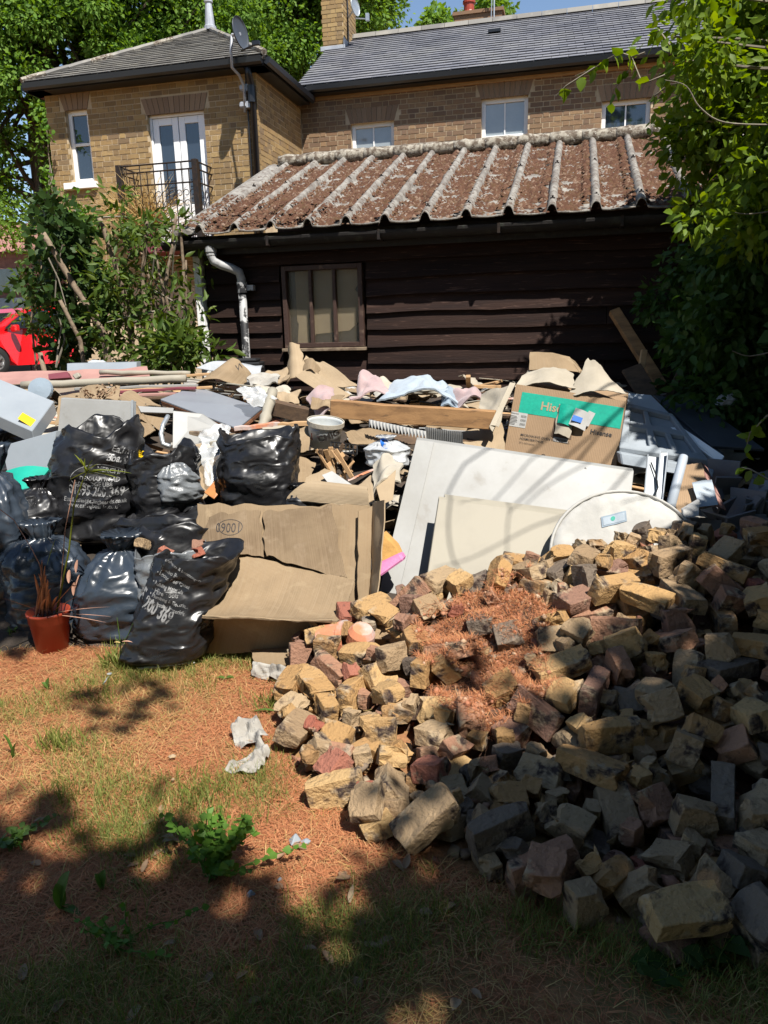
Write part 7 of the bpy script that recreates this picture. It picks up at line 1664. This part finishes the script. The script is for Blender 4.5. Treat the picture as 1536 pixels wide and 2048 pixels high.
for (x, y, z, R, me, kind) in placed:
    px, py = proj((x, y, z)); r = rn.random()
    lowfront = py > 1480
    col = ('yellow' if r < .48 else 'buff' if r < .72 else 'pinkish' if r < .88 else 'grey' if r < .96 else 'red') if inpoly(px, py, LIT) else ('yellow' if r < .46 else 'buff' if r < .64 else 'pinkish' if r < .80 else 'grey' if r < .94 else 'red') if not lowfront else ('buff' if r < .40 else 'grey' if r < .56 else 'yellow' if r < .82 else 'pinkish' if r < .94 else 'red')  # light put into the colour mix: more yellow in sun, more grey in shade
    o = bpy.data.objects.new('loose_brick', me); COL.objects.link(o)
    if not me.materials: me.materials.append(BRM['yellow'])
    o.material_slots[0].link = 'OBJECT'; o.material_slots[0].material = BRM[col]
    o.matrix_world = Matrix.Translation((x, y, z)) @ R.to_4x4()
    nm = BR_PAL[col][1]; st = {'whole': 'whole ', 'half': 'half-length ', 'chunk': 'small knocked-off chunk of '}[kind]
    zone = 'at the grassy foot of the heap' if TG[min(NY-1, int((y-gy0)/GS)), min(NX-1, int((x-gx0)/GS))] < .2 and y < 2.5 else 'beside the torn carton' if px < 800 and py < 1420 else 'on the heap crest below the round mattress' if py < 1190 and px > 1050 else 'around the needle-covered crown' if px < 1150 and py < 1480 else 'on the shaded flank of the heap'
    tag(o, f'{st}{nm} {zone}', 'brick', f'{st.strip()} {nm}s {zone}')
# clay pipe pieces, slate and loose bits
m = MB(); A = P(655, 1282, 3.2); ax = Vector((.9, -.25, .18)).normalized(); m.lathe([(.075, 0), (.078, .1), (.085, .1), (.088, .13), (.080, .13), (.072, .02), (.062, .0), (.075, 0)], A-ax*.03, 22, ax); T(m.build('clay_pipe', K['terra'], None), 'broken whitish terracotta pipe collar at the bricks beside the cardboard', 'clay pipe')
m = MB(); A = P(722, 1272, 3.15); m.lathe([(.001, .05), (.045, .045), (.062, .02), (.066, -.03), (.060, -.03), (.05, .02), (.001, .04)], A, 20, (.2, -.3, .9)); T(m.build('terracotta_dome', K['terra'], None), 'rounded orange terracotta piece next to the broken pipe collar', 'clay piece')
T(slab('slate_piece', [P(1040, 1310, 2.95), P(1090, 1262, 3.02), P(1112, 1272, 3.0), P(1062, 1328, 2.92)], (0, .01, -.012), K['slate'], None, .002), 'smooth dark slate slab lying on the needles among the bricks', 'slate')
rnp = np.random.default_rng(40); n = 800; V = []; Fa = []
pts = []
while len(pts) < n:
    x, y = rnp.uniform(-.45, 1.6), rnp.uniform(1.5, 3.5); i, j = int((x-gx0)/GS), int((y-gy0)/GS)
    if TG[j, i] < .02: continue
    if not NE[j, i]: continue
    pts.append((x, y, H[j, i]+.004))
pts = np.array(pts); s = rnp.uniform(.005, .018, n)*(.6+.8*rnp.random(n)**3)
OC = np.array([(1, 0, 0), (-1, 0, 0), (0, 1, 0), (0, -1, 0), (0, 0, .7), (0, 0, -.7)]); OF = np.array([(0, 2, 4), (2, 1, 4), (1, 3, 4), (3, 0, 4), (2, 0, 5), (1, 2, 5), (3, 1, 5), (0, 3, 5)])
V = pts[:, None]+OC[None]*s[:, None, None]*rnp.uniform(.6, 1.3, (n, 6, 1)); Fa = OF[None]+np.arange(n)[:, None, None]*6
tag(fastmesh('brick_crumbs', V.reshape(-1, 3), Fa.reshape(-1, 3), mat('crumbs', (.4, .25, .15), .9, ramp=[(.40, .27, .17), (.36, .13, .07), (.42, .32, .22), (.34, .14, .08), (.38, .19, .11)], bump=.4, bscale=60), None, tint=np.repeat(rnp.random(n), 6)), 'pinkish brick crumbs and grit scattered over the rubble', 'rubble', kind='stuff')
fr_ = []
while len(fr_) < 420:
    x, y = rnp.uniform(-.45, 1.6), rnp.uniform(1.5, 3.4); i, j = int((x-gx0)/GS), int((y-gy0)/GS)
    if TG[j, i] > .02 and H[j, i] < H[max(0, j-4):j+5, max(0, i-4):i+5].mean()-.018: fr_.append((x, y, H[j, i]+.004))
fr_ = np.array(fr_); n = len(fr_); s = rnp.uniform(.010, .026, n); CB = np.array([(-1, -1, -.7), (1, -1, -.7), (1, 1, -.7), (-1, 1, -.7), (-1, -1, .7), (1, -1, .7), (1, 1, .7), (-1, 1, .7)])*.8
CF = np.array([(3, 2, 1, 0), (4, 5, 6, 7), (0, 1, 5, 4), (1, 2, 6, 5), (2, 3, 7, 6), (3, 0, 4, 7)])
an = rnp.random(n)*6.28; V = CB[None]*s[:, None, None]*rnp.uniform(.5, 1.25, (n, 8, 3)); c_, s_ = np.cos(an)[:, None], np.sin(an)[:, None]
W = np.stack([V[:, :, 0]*c_-V[:, :, 1]*s_, V[:, :, 0]*s_+V[:, :, 1]*c_, V[:, :, 2]+V[:, :, 0]*rnp.normal(0, .5, (n, 1))], 2)+fr_[:, None]
tag(fastmesh('brick_fragments', W.reshape(-1, 3), (CF[None]+np.arange(n)[:, None, None]*8).reshape(-1, 4), mat('fragments', (.3, .2, .1), .92, ramp=[(.30, .20, .10), (.22, .15, .10), (.27, .12, .075), (.32, .25, .17), (.16, .12, .09)], bump=.8, bscale=60), None, tint=np.repeat(rnp.random(n), 8)), 'small broken brick fragments filling the gaps of the heap', 'rubble', kind='stuff')
# a few bits of brick on top of the dusty sack
for k, (px, py, Y, c, s_) in enumerate(((398, 1094, 3.66, 'pinkish', 22), (330, 1108, 3.62, 'red', 24), (286, 1088, 3.7, 'buff', 25), (392, 1106, 3.62, 'red', 21))):
    o = bpy.data.objects.new('brick_chunk', shapes[s_][0]); COL.objects.link(o); o.matrix_world = Matrix.Translation(P(px, py, Y)) @ Matrix.Rotation(k*1.3, 4, 'Z') @ Matrix.Rotation(.5, 4, 'X')
    if not shapes[s_][0].materials: shapes[s_][0].materials.append(BRM['yellow'])
    o.material_slots[0].link = 'OBJECT'; o.material_slots[0].material = BRM[c]
    tag(o, ['pink brick lump in the mouth of the dusty sack', 'small red brick bit in the dusty sack', 'pale mortar lump at the bag knot', 'red brick chip by the pink lump in the sack'][k], 'brick')

# ---------------------------------------------------------------- needles, straw and grass
def gh(x, y, heap=False):
    i, j = int((x-gx0)/GS), int((y-gy0)/GS); g = gz(x, y)
    if 0 <= i < NX and 0 <= j < NY and TG[j, i] > .01: return H[j, i] if (NE[j, i] and heap) else None
    return g
BLV = np.array([(-.5, 0, 0), (.5, 0, 0), (.36, .55, 1), (-.36, .55, 1), (0, 1, 0)]); BLF = np.array([(0, 1, 2), (0, 2, 3), (3, 2, 4)])
def blades(name, label, n, mm, Lr, wr, lift, arch_, seed, dens, region=(-2.3, 1.9, .8, 3.75), tuft=None, pile=False, cat='ground cover'):
    rn = np.random.default_rng(seed); X = []; tries = 0
    while len(X) < n and tries < n*12:
        tries += 1; x, y = rn.uniform(region[0], region[1]), rn.uniform(region[2], region[3])
        if abs(x) > y*.60+.55: continue
        if rn.random() > dens(x, y): continue
        z = gh(x, y, pile)
        if z is None: continue
        if tuft:
            for k in range(tuft):
                if len(X) < n: X.append((x+rn.normal()*.014, y+rn.normal()*.014, z))
        else: X.append((x, y, z+rn.random()*.012))
    X = np.array(X); n = len(X); an = rn.random(n)*6.283; el = rn.normal(lift[0], lift[1], n); L = rn.uniform(*Lr, n); W = rn.uniform(*wr, n)
    d = np.stack([np.cos(an)*np.cos(el), np.sin(an)*np.cos(el), np.abs(np.sin(el))], 1); sd = np.stack([-np.sin(an), np.cos(an), np.zeros(n)], 1)
    V = X[:, None]+sd[:, None]*BLV[None, :, 0:1]*W[:, None, None]+d[:, None]*BLV[None, :, 1:2]*L[:, None, None]
    V[:, :, 2] += BLV[None, :, 2]*(arch_*L*(.3+rn.random(n)))[:, None]
    side = rn.normal(0, .12, n)*L; V[:, 2:4] += (sd*side[:, None])[:, None]
    Fa = BLF[None]+np.arange(n)[:, None, None]*5
    return tag(fastmesh(name, V.reshape(-1, 3), Fa.reshape(-1, 3), mm, None, tint=np.repeat(rn.random(n), 5)), label, cat, kind='stuff')
nd = lambda x, y: (.35+.65*max(0, min(1, .55+1.3*nz((x, y, 11), 1.5))))*(.3 if y < 1.75 and x > -.3 else .6 if y < 1.6 else 1)
blades('pine_needles', 'orange-brown fallen pine needles carpeting the lawn', 75000, K['needle'], (.025, .065), (.0014, .0028), (.04, .12), .10, 1, nd)
blades('dry_grass', 'bleached dry grass mixed with the fallen needles', 20000, K['straw'], (.03, .09), (.0014, .003), (.12, .22), .16, 2, lambda x, y: max(.1, min(1, .5-1.2*nz((x, y, 11), 1.5))))
blades('green_grass', 'thin green grass tufts in the dry lawn', 44000, K['green'], (.03, .085), (.0016, .003), (.75, .35), .12, 3, lambda x, y: max(.0, min(1, .16+2.2*nz((x, y, 21), 1.9)+(.75 if y < 1.75 and x > -.3 else .35 if y < 1.6 else 0))), tuft=6)
blades('heap_needles', 'red-brown pine needles lying on the crown of the brick heap', 11000, K['needle'], (.025, .055), (.0014, .0026), (.08, .3), .15, 4, lambda x, y: 1. if (0 <= int((y-gy0)/GS) < NY and 0 <= int((x-gx0)/GS) < NX and NE[int((y-gy0)/GS), int((x-gx0)/GS)]) else 0., (-.3, 1.2, 1.8, 3.5), pile=True)
for k, (px, py, nn, hh) in enumerate(((120, 1490, 170, .10), (130, 1590, 90, .08), (400, 1590, 110, .09), (205, 1395, 80, .08), (245, 1335, 150, .13), (390, 1320, 70, .09), (540, 1410, 120, .09), (530, 1330, 50, .06), (250, 1360, 90, .07), (395, 1375, 90, .06), (160, 1665, 70, .06))):
    c = G(px, py); rn = np.random.default_rng(k+60); X = np.array(c)+rn.normal(size=(nn, 3))*[.05, .04, 0]; X[:, 2] = [gz(a, b_) for a, b_ in X[:, :2]]
    d = rn.normal(size=(nn, 3))*.42; d[:, 2] = 1; TV = BLV*[.05, 1, .12]
    o = scatter('grass_tuft', X, d, rn.uniform(.5, 1.2, nn)*hh, K['green'], None, (TV, BLF), k, .2); tag(o, 'clump of longer green grass in the dry lawn', 'grass tuft', 'grass tufts in the lawn', 'stuff')

# ---------------------------------------------------------------- weeds and broad leaves
def weed(name, label, px, py, w_, h_, nst, per, size, mm, seed, cat='weed', tm=(IV_V*[1.1, 1, 1], OV_F), group=None):
    b0 = G(px, py); e = empty(name, b0, 0, label, cat, group); rn = np.random.default_rng(seed); m = MB(); pp = []; dd = []
    for k in range(nst):
        tip = Vector((b0.x+rn.normal()*w_*.42, b0.y+rn.normal()*w_*.30, b0.z+h_*rn.uniform(.45, 1.0))); pth, rs = limb(b0+Vector((rn.normal()*.02, rn.normal()*.02, 0)), tip, .003, .0012, seed+k, 6, .1); m.tube(pth, rs, 4, cap=False)
        for q in range(per):
            f = .25+.75*(q+.5)/per; i = min(4, int(f*5)); p = pth[i].lerp(pth[i+1], f*5-i); a = rn.random()*6.28; pp.append(np.array(p)); dd.append((math.cos(a), math.sin(a), rn.uniform(-.2, .5)))
    m.build('stalks', K['weed'], e); scatter('leaves', np.array(pp), np.array(dd), rn.uniform(size[0], size[1], len(pp)), mm, e, tm, seed, .75); return e
weed('leafy_weed', 'bushy bright green weed growing from the needle-strewn lawn', 425, 1750, .21, .20, 26, 10, (.016, .034), K['weed'], 71)
weed('small_weed', 'small grey-green weed at the foot of the plant pot', 100, 1310, .08, .09, 9, 7, (.012, .025), K['laurel'], 72)
weed('small_weed', 'small grey-green weed left of the plant pot', 38, 1290, .10, .12, 9, 7, (.015, .03), K['laurel'], 73)
weed('sprawling_weed', 'flat pale green weed spreading at the lawn edge', 25, 1690, .16, .04, 12, 7, (.014, .03), K['dock'], 74)
weed('trailing_weed', 'sparse green stalks in the shaded foreground grass', 250, 1900, .30, .09, 9, 7, (.012, .024), K['weed'], 75)
weed('ivy_seedling', 'dark ivy leaves at the shaded front of the bricks', 1400, 1930, .26, .07, 8, 5, (.04, .07), K['ivy'], 76)
def bigleaf(c, dirv, L, W, seed, par, mm=K['dock'], bend=.35, name='leaf'):
    d = Vector(dirv).normalized(); s_ = d.cross(Vector((0, 0, 1))).normalized(); up = s_.cross(d); V = []; F = []; n = 9; mw_ = 6
    for i in range(n+1):
        t_ = i/n; w_ = W*(math.sin(math.pi*min(1, t_*.93+.06))**.7)*(1-.25*t_); ctr = c+d*L*t_-Vector((0, 0, 1))*bend*L*t_*t_+up*.02*L
        for k in range(mw_+1):
            u = k/mw_*2-1; V.append(ctr+s_*u*w_*.5*(1+.06*nz((i, k, seed), .8))+up*(abs(u)**1.4*.18*w_+.05*w_*nz((i*.9, k*.9, seed), 1)))
    for i in range(n):
        for k in range(mw_): F.append((i*(mw_+1)+k, i*(mw_+1)+k+1, (i+1)*(mw_+1)+k+1, (i+1)*(mw_+1)+k))
    return add(name, V, F, mm, par, smooth=True)
for (px, py, lab, lv) in ((122, 1815, 'tall broad dock leaf standing bright in the lower lawn', [((.18, .2, 1), .155, .055), ((-.1, .1, 1), .11, .04), ((.6, -.2, .1), .07, .03)]), (205, 1778, 'pair of upright dock leaves beside the tall broad one', [((.1, .2, 1), .085, .035), ((-.3, .1, 1), .075, .03)]), (262, 1765, 'flat small dock leaf lying on needles', [((1, .1, .15), .05, .03)]),
                          (97, 1378, 'small upright green leaf cluster near the plant pot', [((.1, .1, 1), .08, .04), ((-.5, .1, .8), .06, .03)]), (28, 1515, 'green leaf at the far side of the lawn', [((.2, 0, 1), .10, .035), ((-.2, 0, 1), .16, .02)]), (450, 1358, 'two small green leaves below the torn carton', [((.6, 0, .3), .05, .03), ((-.6, 0, .3), .05, .03)]), (140, 1385, 'single fallen yellow-green leaf on the needles', [((1, .2, .1), .05, .025)]), (555, 1425, 'strappy green leaves beside the crumpled newspaper', [((.8, -.3, .2), .12, .02), ((-.9, .1, .3), .12, .02), ((.5, .3, .6), .09, .02)])):
    c = G(px, py); e = empty('dock_plant', c, 0, lab, 'plant')
    for k, (d, L, W) in enumerate(lv): bigleaf(c, d, L, W, k, e)
# flowering stalk by the leaning sack
c = G(244, 1325); e = empty('wild_mustard', c, 0, 'thin stalk with a few yellow buds in front of the leaning printed sack', 'weed'); m = MB()
m.tube([c, P(240, 1280, 3.2), P(234, 1235, 3.2)], [.003, .0025, .0015], 5); m.tube([P(242, 1290, 3.2), P(256, 1270, 3.19), P(266, 1246, 3.18)], [.002, .0015, .001], 4); m.tube([P(241, 1285, 3.2), P(230, 1276, 3.2)], .0015, 4); m.build('stalks', K['dock'], e)
bigleaf(P(240, 1286, 3.19), (-.8, -.1, .4), .03, .012, 1, e, K['drygrass'], .3, 'bud'); bigleaf(P(244, 1284, 3.19), (.9, 0, .2), .05, .012, 1, e, K['deadp'], .3, 'bud')

# ---------------------------------------------------------------- potted palm
pb = G(107, 1302); pot = empty('plant_pot', pb, 0, 'terracotta-red plastic plant pot holding a half-dead palm', 'plant pot')
m = MB(); m.lathe([(.001, .0), (.075, 0), (.094, .165), (.098, .168), (.100, .205), (.105, .210), (.105, .222), (.096, .222), (.090, .17), (.08, .16), (.001, .165)], pb, 36); m.build('pot', K['pot'], pot, smooth=False)
for p_ in bpy.data.objects['pot'].data.polygons: p_.use_smooth = True
m = MB(); m.lathe([(.092, .185), (.05, .195), (.001, .19)], pb, 20); m.build('soil', K['darksoil'], pot)
pc = pb+Vector((0, 0, .19)); pm = empty('potted_palm', pc, 0, 'half-dead palm with brown fronds and one long green stalk', 'plant')
m = MB(); fr = [P(132, 1230, 3.45), P(138, 1100, 3.5), P(148, 1010, 3.5), P(168, 955, 3.48), P(176, 940, 3.46)]; fr[0] = pc+Vector((.03, 0, -.02)); m.tube(fr, [.005, .0045, .004, .003, .002], 6); m.build('green_stalk', K['palm'], pm, smooth=True)
m = MB()
for q in ([pc, P(80, 1130, 3.4), P(62, 1095, 3.4), P(28, 1040, 3.45), P(-6, 1014, 3.45)], [pc+Vector((.05, 0, 0)), P(130, 1060, 3.6), P(150, 960, 3.6)]): m.tube(q, [.003]+[.0022]*(len(q)-1), 5)
m.build('thin_stalks', K['deadp'], pm)
rn = random.Random(12); top_ = P(174, 943, 3.46)
for k, (px, py) in enumerate(((148, 905), (160, 912), (172, 910), (196, 925), (222, 938), (240, 940), (258, 938), (140, 955), (208, 945), (232, 950), (186, 915))):
    e_ = P(px, py, 3.46); bigleaf(top_.lerp(fr[3], .3*(k % 3)/2), e_-top_, (e_-top_).length*1.05, .020, k, pm, K['palm'], .12, 'leaflet')
for k in range(17):
    px, py = rn.uniform(60, 105), rn.uniform(1190, 1225); tipx, tipy = 80+rn.gauss(0, 12), 1115+rn.uniform(-8, 60); a = pc+Vector((rn.uniform(-.05, .02), rn.uniform(-.03, .03), .0)); b_ = P(tipx+rn.uniform(-18, 18), tipy, 3.38+rn.uniform(-.04, .04)); bigleaf(a, b_-a, (b_-a).length, .016, k, pm, K['deadp'], rn.uniform(.0, .25), 'dead_leaflet')
for (px, py) in ((0, 1192), (18, 1215), (220, 1208), (222, 1228), (212, 1240), (160, 1150), (170, 1180)):
    b_ = P(px, py, 3.35); bigleaf(pc, b_-pc, (b_-pc).length, .009, px, pm, K['deadp'], .05, 'dead_leaflet')
for k, (px, py) in enumerate(((140, 1140), (160, 1150), (150, 1165), (156, 1120))): bigleaf(P(px, py, 3.4), (rn.uniform(-.4, .4), -.2, -1), .07, .03, k, pm, K['deadp'], -.1, 'withered_leaf')
bigleaf(P(96, 1130, 3.42), P(112, 1075, 3.44)-P(96, 1130, 3.42), .14, .02, 3, pm, K['palm'], .05, 'leaflet')

# ---------------------------------------------------------------- litter on the lawn
def crump(name, c4, label, mm, seed, cat='paper', wav=.03, wf=12, nu=16, nv=12, torn=.006): return T(sheet(name, c4, K[mm], .0015, nu, nv, wav=wav, wf=wf, torn=torn, seed=seed, crease=.012, smooth=False), label, cat)
def gq(px, py, z): return G(px, py, z)
crump('newspaper', [gq(460, 1440, .05), gq(512, 1428, .07), gq(535, 1470, .06), gq(470, 1495, .02)], 'crumpled newspaper strip, upper fold, lying on the lawn by the bricks', 'news', 1, wav=.06, wf=14)
crump('newspaper', [gq(512, 1470, .06), gq(540, 1500, .05), gq(512, 1545, .02), gq(450, 1545, .01)], 'crumpled newspaper strip, lower fold, lying on the lawn by the bricks', 'news', 2, wav=.06, wf=14)
crump('newspaper', [gq(575, 1342, .10), gq(592, 1338, .11), gq(602, 1408, .03), gq(578, 1400, .02)], 'upright crumpled newspaper wedge at the edge of the bricks', 'news', 3)
crump('newspaper', [gq(508, 1325, .05), gq(575, 1335, .06), gq(570, 1362, .02), gq(505, 1352, .01)], 'crumpled white newspaper below the torn carton', 'news', 4, wav=.05, wf=14)
crump('paper_scrap', [gq(560, 1338, .05), gq(612, 1330, .06), gq(608, 1352, .04), gq(565, 1352, .03)], 'torn white paper beside the crumpled newspaper', 'paper', 5)
T(sheet('white_card', [gq(178, 1246, .07), gq(207, 1250, .07), gq(198, 1280, .0), gq(172, 1275, .01)], K['paper'], .003, 4, 4, bu=.01), 'white card propped between pot and leaning sack', 'card')
T(sheet('white_card', [gq(150, 1262, .03), gq(165, 1256, .03), gq(168, 1270, .01), gq(152, 1272, .01)], K['paper'], .003, 3, 3), 'small white card bit beside the plant pot', 'card')
T(beam('white_lath', gq(274, 1338, .015), gq(390, 1324, .02), .018, .008, K['white'], wob=.004), 'white plastic lath lying in front of the leaning sack', 'lath')
T(beam('white_stick', gq(380, 1330, .01), P(382, 1268, 3.42), .022, .02, K['poly'], (0, -1, 0), wob=.01), 'white foam stick standing between sack and cardboard', 'stick')
sp_ = empty('plastic_spoon', gq(215, 1358, .01), 0, 'white plastic spoon lying on the needles', 'spoon')
beam('handle', gq(206, 1369, .01), gq(217, 1352, .02), .006, .004, K['poly'], parent=sp_); m = MB(); m.lathe([(.001, -.004), (.008, -.002), (.012, .004), (.010, .004), (.006, 0), (.001, -.001)], gq(219, 1349, .02), 14); m.build('bowl', K['poly'], sp_)
rn = random.Random(44)
for k, (px, py, s_, mm) in enumerate(((345, 1514, .02, 'cardl'), (590, 1682, .03, 'poly'), (612, 1684, .022, 'poly'), (500, 1790, .02, 'poly'), (345, 1560, .012, 'cardl'), (560, 1760, .014, 'poly'))):
    c = G(px, py, .01); m = MB(); m.add([c+Vector(v)*s_*rn.uniform(.7, 1.2) for v in ((1, 0, 0), (.2, 1, 0), (-1, .2, 0), (-.3, -1, 0), (.1, .1, .8), (0, 0, -.4))], [(0, 1, 4), (1, 2, 4), (2, 3, 4), (3, 0, 4), (1, 0, 5), (2, 1, 5), (3, 2, 5), (0, 3, 5)]); T(m.build('pale_pebble', K[mm], None, bevel=.003), 'small pale stone lying loose on the lawn', 'stone', 'pale stones on the lawn')
for k in range(46):
    px, py = (rn.uniform(40, 1000), rn.uniform(1640, 2040)) if k > 8 else (rn.uniform(300, 380), rn.uniform(1630, 1720))
    c = G(px, py, .0); 
    if pile_h(c.x, c.y) > .01: continue
    c.z = gz(c.x, c.y)+.015; a = rn.uniform(0, 6.28); o = bigleaf(c, (math.cos(a), math.sin(a), rn.uniform(0, .5)), rn.uniform(.03, .06), rn.uniform(.018, .03), k, None, K['dryleaf'], rn.uniform(-.2, .4), 'fallen_leaf'); tag(o, 'curled dry brown leaf fallen on the lawn', 'leaf', 'dry leaves on the lawn')
